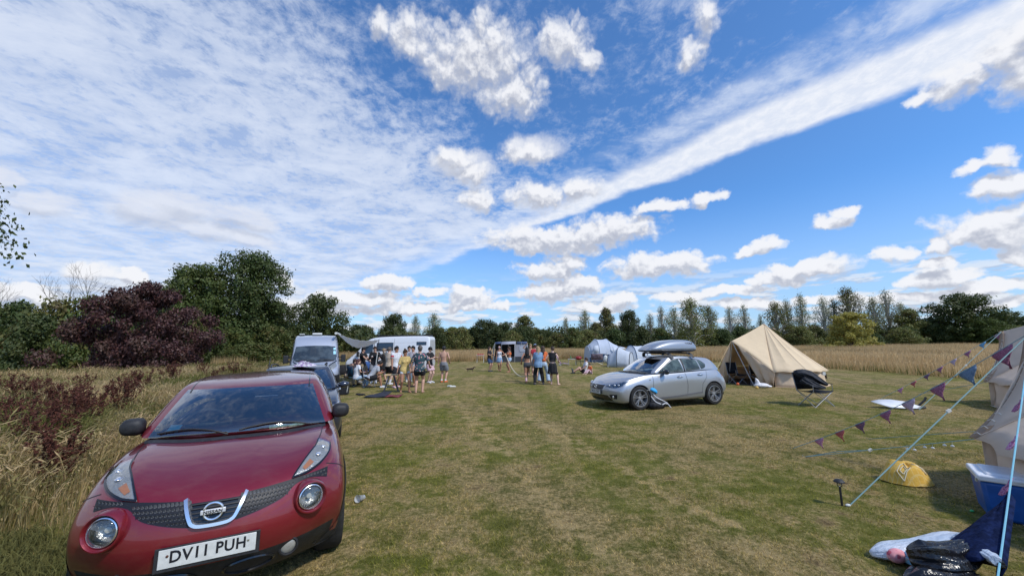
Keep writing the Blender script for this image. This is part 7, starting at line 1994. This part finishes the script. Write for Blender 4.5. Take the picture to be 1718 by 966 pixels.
# dark mat, speaker, sandals, litter
c = at(640, 667); mt = empty('picnic_mat', (c[0], c[1], 0), R(0), 'black and dark red folded mat lying in front of the crowd', 'mat')
DK = pm('dark_mat_cloth', (.022, .024, .036), .8, var=.3, vscale=6, bump=.5, bscale=8)
m = MB(); m.grid([[Vector((x, y, .03 + .10 * max(0, math.sin((x + .6) * 1.9)) * (y + .1) / .8 + .015 * math.sin(9 * x + 4 * y))) for x in np.linspace(-.62, .15, 10)] for y in np.linspace(-.05, .75, 7)]); m.build('dark_half', DK, mt, solid=.02)
m = MB(); m.grid([[Vector((x, y, .02 + .03 * math.sin(5 * x + 3 * y) ** 2)) for x in np.linspace(.12, .62, 8)] for y in np.linspace(-.05, .5, 6)]); m.build('red_half', pm('dark_red_cloth', (.17, .035, .045), .85, var=.3, vscale=6), mt, solid=.02)
def shoepair(u, v, label, mat, yaw=0, s_=1, n=2):
    for i in range(n):
        c = at(u + i * 5, v + i * .6); m = MB(); m.tube([(0, -.13, .02), (0, -.06, .025), (0, .06, .03), (0, .13, .022)], [.02, .042, .040, .03], 10); m.tube([(-.04, -.03, .03), (0, -.02, .065), (.04, -.03, .03)], .01, 6)
        o = m.build('sandal', mat); o.location = c; o.rotation_euler = (0, 0, R(yaw + i * 35)); o.scale = (s_, s_, s_); tag(o, label, 'sandal', label.split(' left')[0])
shoepair(602, 662.5, 'black sandal lying on the grass left of the dark mat', M_fab, 70)
shoepair(686, 648.5, 'black flip flop lying on the grass behind the woman in yellow', M_fab, 60)
shoepair(755, 648.5, 'white trainer lying on the grass right of the shirtless man', M_white, 80)
shoepair(786, 621, 'white trainer lying on the grass left of the dog', M_white, 80, .7, 1) if False else None
c = at(576, 662); m = MB(); m.box((0, 0, .24), (.34, .28, .46)); sp_ = m.build('speaker', M_black, bevel=.02); sp_.location = (c[0], c[1], 0.01); tag(sp_, 'black box speaker standing on the grass beside the grey van', 'speaker')
m = MB(); m.tube([(.17, -.1, .1), (.2, -.1, .3), (.17, -.1, .42)], .012, 6); m.build('handle', M_white, sp_)
# dog
def dog(loc, yaw, label):
    m = MB(); m_ = lambda pts, rs: capsule_chain(m, pts, rs, 10)
    m_([(-.20, 0, .17), (-.06, 0, .175), (.09, 0, .175), (.18, 0, .19)], [.062, .058, .066, .062])
    m_([(.18, 0, .21), (.25, 0, .27)], [.048, .036]); m_([(.25, 0, .285), (.31, 0, .285), (.38, 0, .265)], [.042, .032, .016])
    for y in (-.045, .045):
        m_([(.15, y, .16), (.145, y, .09), (.155, y, .02), (.18, y, .012)], [.03, .018, .014, .013])
        m_([(-.19, y, .16), (-.15, y, .10), (-.215, y, .06), (-.20, y, .02), (-.175, y, .012)], [.04, .022, .013, .012, .012])
        m_([(.25, y * 1.0, .30), (.24, y * 1.3, .25), (.25, y * 1.3, .225)], [.018, .018, .010])
    m_([(-.25, 0, .19), (-.33, 0, .23), (-.38, 0, .29)], [.014, .010, .006])
    o = remesh(m, 'dog', cmat('dark_brown_fur', (.035, .016, .010), .7, var=.4, vscale=12), None, .009, 2); o.location = loc; o.rotation_euler = (0, 0, R(yaw)); return tag(o, label, 'dog')
dog(at(789, 623), 5, 'small long bodied brown dog standing on the grass facing right')
# long cream rope held between the two groups
A = D(849, 594, 26.0); B = D(889, 622, 18.4); pts = []
g1 = G(849, 622)
A = Vector((D(848, 593, 24.6))); B = D(884, 621, 18.2)
for i in range(15):
    t = i / 14; p = A.lerp(B, t); p.z = max(.04, A.z * (1 - t) ** 2.2 + B.z * t ** 3 * .6); pts.append(p)
m = MB(); m.tube(pts, .024, 6); o = m.build('long_rope', cmat('cream_rope', (.66, .58, .42), .85)); tag(o, 'long cream rope hanging from the rightmost of the three women to the middle group', 'rope')
# backpack leaning on the hatchback's front wheel
c = G(1098, 686)
bp = empty('backpack', c, R(18), 'black backpack with white straps slumped against the front wheel of the silver hatchback', 'backpack')
BK = pm('backpack_cloth', (.015, .016, .020), .7, var=.3, vscale=10, bump=.6, bscale=14)
lumps('body', [('b', (-.10, .10, .26), (.16, .13, .27), (.1, -.35, 0)), ('b', (.06, .0, .12), (.27, .16, .13)), ('b', (.26, .02, .10), (.13, .10, .10)), ('b', (-.02, .10, .36), (.10, .09, .12))], BK, .014, parent=bp)
for pts in ([(-.06, -.04, .44), (.0, -.10, .34), (.10, -.12, .28), (.22, -.10, .23)], [(-.12, -.05, .36), (-.04, -.12, .22), (.10, -.16, .15)], [(.22, -.1, .23), (.34, -.12, .16), (.44, -.14, .03)], [(.16, -.14, .13), (.26, -.14, .16), (.34, -.12, .13)]):
    m = MB(); m.tube(bez(pts, 4), .014, 6); m.build('strap', cmat('white_strap', (.62, .62, .64), .7), bp)
m = MB(); m.ball((0, 0, 0), (.13, .10, .08), 18, 12, Euler((0, .5, 0)).to_matrix(), cut=1.9); o = m.build('cap', cmat('bright_blue_cap', (.03, .36, .72), .6), solid=.006); o.location = c + Vector((-.02, -.02, .50)); tag(o, 'bright blue and white cap lying on top of the black backpack', 'cap')
m = MB(); m.grid([[Vector((-.10 - .05 * i + 0, y, .03 - .006 * i)) for y in (-.08, 0, .08)] for i in range(4)]); m.build('peak', M_white, o, solid=.006)
# things before the bell tent
c = G(1278, 650); PB = pm('white_plastic_bag', (.72, .70, .70), .35, var=.12, vscale=5, bump=.9, bscale=8)
lumps('plastic_bag', [('b', (0, 0, .09), (.30, .18, .10)), ('c', [(-.12, 0, .12), (-.17, 0, .30), (-.20, 0, .36)], [.10, .06, .03]), ('b', (.25, 0, .05), (.16, .14, .05))], PB, .02, c, 0, 'white plastic bag slumped on the grass before the beige bell tent', 'bag')
for u, v, col, lb in ((1238, 646, (.70, .13, .04), 'orange ball on the grass left of the white plastic bag'), (1270, 652, (.72, .45, .10), 'yellow ball on the grass below the white plastic bag')):
    m = MB(); m.ball((0, 0, .05), .06, 14, 10); o = m.build('ball', cmat('ball_' + lb[:3], col, .5)); o.location = G(u, v); tag(o, lb, 'ball')
# white board propped on the grass
c = G(1515, 686); BD = pm('white_board', (.74, .75, .76), .4, var=.04, vscale=5)
wb = empty('folded_canopy', c, R(-4), 'white pointed sheet lying on a black frame in the grass behind the bunting', 'sheet')
m = MB(); ol = [(-.60, .30), (-.25, .38), (.20, .30), (.50, .02), (.38, -.10), (-.05, -.06), (-.42, .12)]
rows = []
m.grid([[Vector((-.58, .25, .17)), Vector((-.30, .34, .20)), Vector((.0, .34, .20)), Vector((.28, .22, .16)), Vector((.50, .02, .05))], [Vector((-.57, .24, .16)), Vector((-.32, .14, .10)), Vector((0, .08, .11)), Vector((.25, .05, .08)), Vector((.49, .01, .05))], [Vector((-.56, .23, .15)), Vector((-.30, .0, .04)), Vector((.0, -.08, .03)), Vector((.28, -.08, .03)), Vector((.48, 0, .04))]])
m.build('sheet', BD, wb, solid=.012)
m = MB(); m.tube([(.42, .1, .02), (.62, .05, .22), (.66, .05, .30)], .025, 6); m.tube([(.30, -.02, .02), (.58, .02, .04)], .03, 6); m.build('frame', M_black, wb)
# yellow patterned cushion
c = G(1549, 817); YC = bpy.data.materials.new('yellow_print_cloth'); YC.use_nodes = True; t = NT(YC.node_tree); oc = t.new('ShaderNodeTexCoord').outputs['Object']
bk = t.new('ShaderNodeTexBrick'); bk.inputs['Scale'].default_value = 7; bk.inputs['Color1'].default_value = (.68, .42, .07, 1); bk.inputs['Color2'].default_value = (.64, .38, .06, 1); bk.inputs['Mortar'].default_value = (.66, .46, .14, 1); bk.inputs['Mortar Size'].default_value = .03
t.l.new(oc, bk.inputs['Vector']); t.l.new(bk.outputs[0], t.n['Principled BSDF'].inputs['Base Color']); t.n['Principled BSDF'].inputs['Roughness'].default_value = .9
bn = t.new('ShaderNodeBump'); bn.inputs['Strength'].default_value = .5; bn.inputs['Distance'].default_value = .02; t.l.new(t.noise(oc, 14, 4, .6), bn.inputs['Height']); t.l.new(bn.outputs[0], t.n['Principled BSDF'].inputs['Normal'])
m = MB(); rows = []
for i in range(15):
    t_ = i / 14; row = []
    for a in np.linspace(0, 2 * math.pi, 40, endpoint=False):
        r_ = t_ ** .7; sx_ = .29 * (1 + .05 * math.sin(3 * a)); z = .23 * (1 - t_ ** 2.4) * (1 - .34 * math.cos(a - .5) * t_) * (1 + .10 * math.sin(5 * a + 6 * t_) + .06 * math.sin(8 * t_ + 2 * a)) + .018 * math.sin(9 * a + 11 * t_) * t_
        row.append((sx_ * r_ * math.cos(a), .22 * r_ * math.sin(a), max(.012, z)))
    rows.append(row)
m.grid(rows, closed_u=True); m.add([(p[0], p[1], .012) for p in rows[-1]], [tuple(range(40))]); yc = m.build('cushion', YC); yc.location = (c.x, c.y + .2, 0); tag(yc, 'yellow patterned cushion lying on the grass left of the cool box', 'cushion')
for (x, y, rz) in ((-.13, -.11, .15), (.09, -.08, -.25)):
    m = MB(); bv_ = None
    h = yc.data; bm = bmesh.new(); bm.from_mesh(h); bv = BVHTree.FromBMesh(bm); bm.free()
    def pj(a, b_): 
        q = bv.ray_cast(Vector((x + a * math.cos(rz) - b_ * math.sin(rz), y + a * math.sin(rz) + b_ * math.cos(rz), 2)), Vector((0, 0, -1)))[0]; return (q or Vector((x, y, .1))) + Vector((0, -.003, .004))
    for k_ in (1.0, .55):
        ring = [pj(a * .058 * k_, b_ * .036 * k_) for a, b_ in ((-1, -1), (0, -1), (1, -1), (1, 0), (1, 1), (0, 1), (-1, 1), (-1, 0))]
        m.tube(ring + [ring[0]], .006, 5, cap=False)
    m.build('printed_rectangle', cmat('cream_print', (.74, .66, .46), .9), yc)
# solar garden light
c = G(1413, 848); sl = empty('solar_light', c, 0, 'small black solar garden light beside the pegged guy rope', 'garden light')
m = MB(); m.tube([(0, 0, 0), (0, 0, .20)], .011, 8); m.build('stake', M_black, sl)
m = MB(); m.lathe([(.014, .20), (.024, .205), (.026, .235), (.020, .24)], (0, 0, 0), 'z', 14); m.build('lamp_glass', M_lens, sl)
m = MB(); m.lathe([(.001, .285), (.035, .278), (.052, .258), (.050, .250), (.001, .246)], (0, 0, 0), 'z', 18); m.build('cap', M_black, sl)
# cool box
c = G(1652, 876); cb_ = empty('cool_box', (4.86 + .47, 4.20 - .07, 0), R(-41), 'large blue cool box with a white lid standing in front of the near tent', 'cool box')
m = MB(); m.box((0, 0, .19), (.80, .46, .38), taper=1.06); m.build('box', pm('blue_plastic', (.010, .085, .33), .35, var=.08, vscale=9), cb_, bevel=.035)
m = MB(); m.box((0, 0, .405), (.88, .53, .06)); m.box((0, 0, .44), (.74, .42, .03)); m.build('lid', pm('white_plastic', (.72, .74, .78), .35, var=.04), cb_, bevel=.02)
m = MB(); m.tube([(-.44, -.20, .36), (-.45, -.24, .40), (0, -.27, .41), (.45, -.24, .40)], .012, 6); m.build('handle', M_white, cb_)
# clear plastic cup by the red car
c = G(603, 843); m = MB(); m.lathe([(.001, -.06), (.028, -.06), (.040, .06), (.042, .062), (.038, .058), (.026, -.055)], (0, 0, 0), 'z', 20)
o = m.build('plastic_cup', pm('clear_plastic', (.62, .65, .68), .25, alpha=.55, coat=1)); o.location = c + Vector((0, .03, .042)); o.rotation_euler = (R(78), 0, R(-12)); tag(o, 'clear plastic cup lying on the grass right of the red crossover', 'cup')
# litter
for u, v, s_, mt_, lb in ((1648, 838, .04, M_white, 'white crumpled tissue on the grass beside the cool box'), (1631, 858, .022, cmat('green_cap', (.05, .5, .14), .4), 'tiny green bottle cap on the grass below the cool box'), (1423, 849, .03, M_white, 'white scrap on the grass at the foot of the solar light'), (1358, 652, .06, M_white, 'white scrap on the grass right of the beige bell tent')):
    m = MB(); m.ball((0, 0, 0), (s_, s_ * .6, s_ * .5), 9, 6); o = m.build('litter', mt_, angle=20); o.location = G(u, v) + Vector((0, 0, s_ * .45)); tag(o, lb, 'litter')
# navy towel over the blue rope, with the bags tied below it
def hv(v):    # where the blue rope passes the photograph's row v
    def pv(p):
        q = Vector(p) - Vector((0, 0, HC)); return PH / 2 - FPX * q.dot(_cy) / q.dot(_f0)
    return min([i / 600 for i in range(601)], key=lambda t: abs(pv(fH(t)) - v))
t0, t1 = hv(826), hv(938); pa, pb_ = fH(t0), fH(t1)
TW = pm('navy_towel', (.011, .020, .066), .95, spec=.1, var=.3, vscale=18, bump=.5, bscale=30)
vw = Vector((pa.x, pa.y, 0)).normalized(); rt = Vector((vw.y, -vw.x, 0))
m = MB(); rows = []
for i in range(19):
    t = i / 18; top = pa.lerp(pb_, t); wd_ = .02 + .50 * t ** .9; row = []
    for j in range(17):
        q = j / 16; fold = .035 * math.sin(q * 9 + t * 2.5) * (0.3 + t) + .012 * math.sin(q * 23 + t * 6)
        p = top - rt * (wd_ * q) + vw * (fold + .02) - Vector((0, 0, (.10 + .22 * t) * q ** 1.3)) 
        p.z = max(p.z, .02); row.append(p)
    rows.append(row)
m.grid(rows)
rows = [[r_[0] , r_[0] + rt * .02 - vw * .03 - Vector((0, 0, .05)), r_[0] - rt * .04 - vw * .05 - Vector((0, 0, .10 + .08 * i / 18))] for i, r_ in enumerate(rows)]
m.grid(rows)
o = m.build('towel', TW, solid=.014, angle=80); tag(o, 'navy blue towel hanging twisted over the bright blue rope', 'towel')
K = fH(hv(940))
bgc = G(1560, 948); 
WP = bpy.data.materials.new('translucent_white_bag'); WP.use_nodes = True; t = NT(WP.node_tree); b_ = t.n['Principled BSDF']; oc = t.new('ShaderNodeTexCoord').outputs['Object']
b_.inputs['Roughness'].default_value = .3
t.l.new(t.mix(t.smooth(t.noise(oc, 5, 3, .5), .35, .65), (.66, .69, .74), (.52, .60, .70)), b_.inputs['Base Color'])
bn = t.new('ShaderNodeBump'); bn.inputs['Strength'].default_value = .9; bn.inputs['Distance'].default_value = .03; t.l.new(t.noise(t.vec('MULTIPLY', oc, (1, 2.2, 1)), 9, 4, .6), bn.inputs['Height']); t.l.new(bn.outputs[0], b_.inputs['Normal'])
def sack(name, pts, rx, rz, mat, label, cat, seed, nf=7, fold=.12):
    """a bag: pts along its axis, half widths and half heights, with gathered folds"""
    m = MB(); r_ = random.Random(seed); rows = []; pts = bez(pts, 5); n = len(pts); ph = [r_.uniform(0, 6) for _ in range(4)]
    rxx = np.interp(np.linspace(0, 1, n), np.linspace(0, 1, len(rx)), rx); rzz = np.interp(np.linspace(0, 1, n), np.linspace(0, 1, len(rz)), rz)
    for i, p in enumerate(pts):
        d = (pts[min(i + 1, n - 1)] - pts[max(i - 1, 0)]).normalized(); sx = d.cross(Vector((0, 0, 1))).normalized(); up = sx.cross(d); row = []
        for a in np.linspace(0, 2 * math.pi, 56, endpoint=False):
            k_ = 1 + fold * math.sin(nf * a + ph[0] + .8 * math.sin(i * .5)) + fold * .6 * math.sin((2 * nf + 1) * a + ph[1] + i * .25) + .05 * math.sin(3 * a + i * .7 + ph[2])
            q = p + sx * (rxx[i] * math.cos(a) * k_) + up * (rzz[i] * math.sin(a) * k_); q.z = max(q.z, .012); row.append(q)
        rows.append(row)
    m.grid(rows, closed_u=True); m.add(rows[0], [tuple(range(56))]); m.add(rows[-1], [tuple(range(56))])
    return tag(m.build(name, mat, angle=70), label, cat)
jk = sack('jacket', [Vector(p) for p in ((-.36, .24, .90), (-.20, .22, .86), (.0, .14, .78), (.17, .02, .68), (.31, -.12, .56))], [.07, .15, .20, .15, .04], [.06, .13, .15, .09, .03], JK, 'dark hooded jacket bundled over the lone black camp chair', 'jacket', 21, 5, .13)
jk.location = JKP; jk.rotation_euler = (0, 0, R(12))
o = sack('sleeve', [Vector(p) for p in ((-.30, .12, .72), (-.16, .02, .60), (.02, -.08, .52), (.16, -.16, .49))], [.07, .13, .12, .04], [.09, .12, .07, .03], JK, None, None, 33, 4, .14); o.parent = jk
l0 = G(1462, 935); l1 = G(1545, 942)
wb_ = sack('plastic_bag', [l0 + Vector((0, 0, .03)), G(1490, 938) + Vector((0, 0, .06)), l1 + Vector((.0, 0, .07)), G(1600, 945) + Vector((.03, .02, .11)), G(1640, 950) + Vector((0, .03, .17)), K + Vector((-.03, 0, .0))], [.02, .10, .17, .17, .12, .03], [.02, .05, .07, .075, .06, .03], WP, 'translucent white plastic bag lying on the grass, tied to the blue rope', 'bag', 3, 5, .06)
m = MB(); m.ball((0, 0, 0), (.075, .045, .055), 14, 10); o = m.build('packet', floral('pink_packet', (.70, .28, .32), [(.75, .35, .38), (.55, .10, .14), (.72, .40, .42)], 24), wb_); o.location = G(1495, 945) + Vector((.03, -.03, .075))
m = MB(); m.box((0, 0, 0), (.14, .07, .09), Euler((.2, .1, .3))); o = m.build('blue_carton', cmat('pale_blue_carton', (.22, .50, .72), .4), wb_, bevel=.015); o.location = G(1523, 948) + Vector((.03, -.03, .07))
BB = pm('black_bin_bag', (.010, .010, .012), .22, spec=.6, bump=.9, bscale=16)
sack('bin_bag', [G(1532, 962) + Vector((0, 0, .10)), G(1560, 968) + Vector((0, -.02, .13)), G(1600, 968) + Vector((0, 0, .13)), G(1640, 964) + Vector((0, 0, .17)), K + Vector((-.01, -.02, -.02))], [.05, .12, .12, .08, .02], [.07, .12, .10, .07, .02], BB, 'shiny black bin bag bunched up and tied to the blue rope, lowest right', 'bag', 8, 6, .14)
sack('bin_bag', [G(1520, 985) + Vector((0, 0, .03)), G(1560, 990) + Vector((0, 0, .06)), G(1600, 992) + Vector((0, 0, .06)), G(1640, 985) + Vector((0, 0, .08))], [.03, .14, .14, .04], [.02, .07, .07, .03], BB, 'loose tail of black bin liner trailing on the grass at the bottom edge', 'bag', 12, 6, .16)
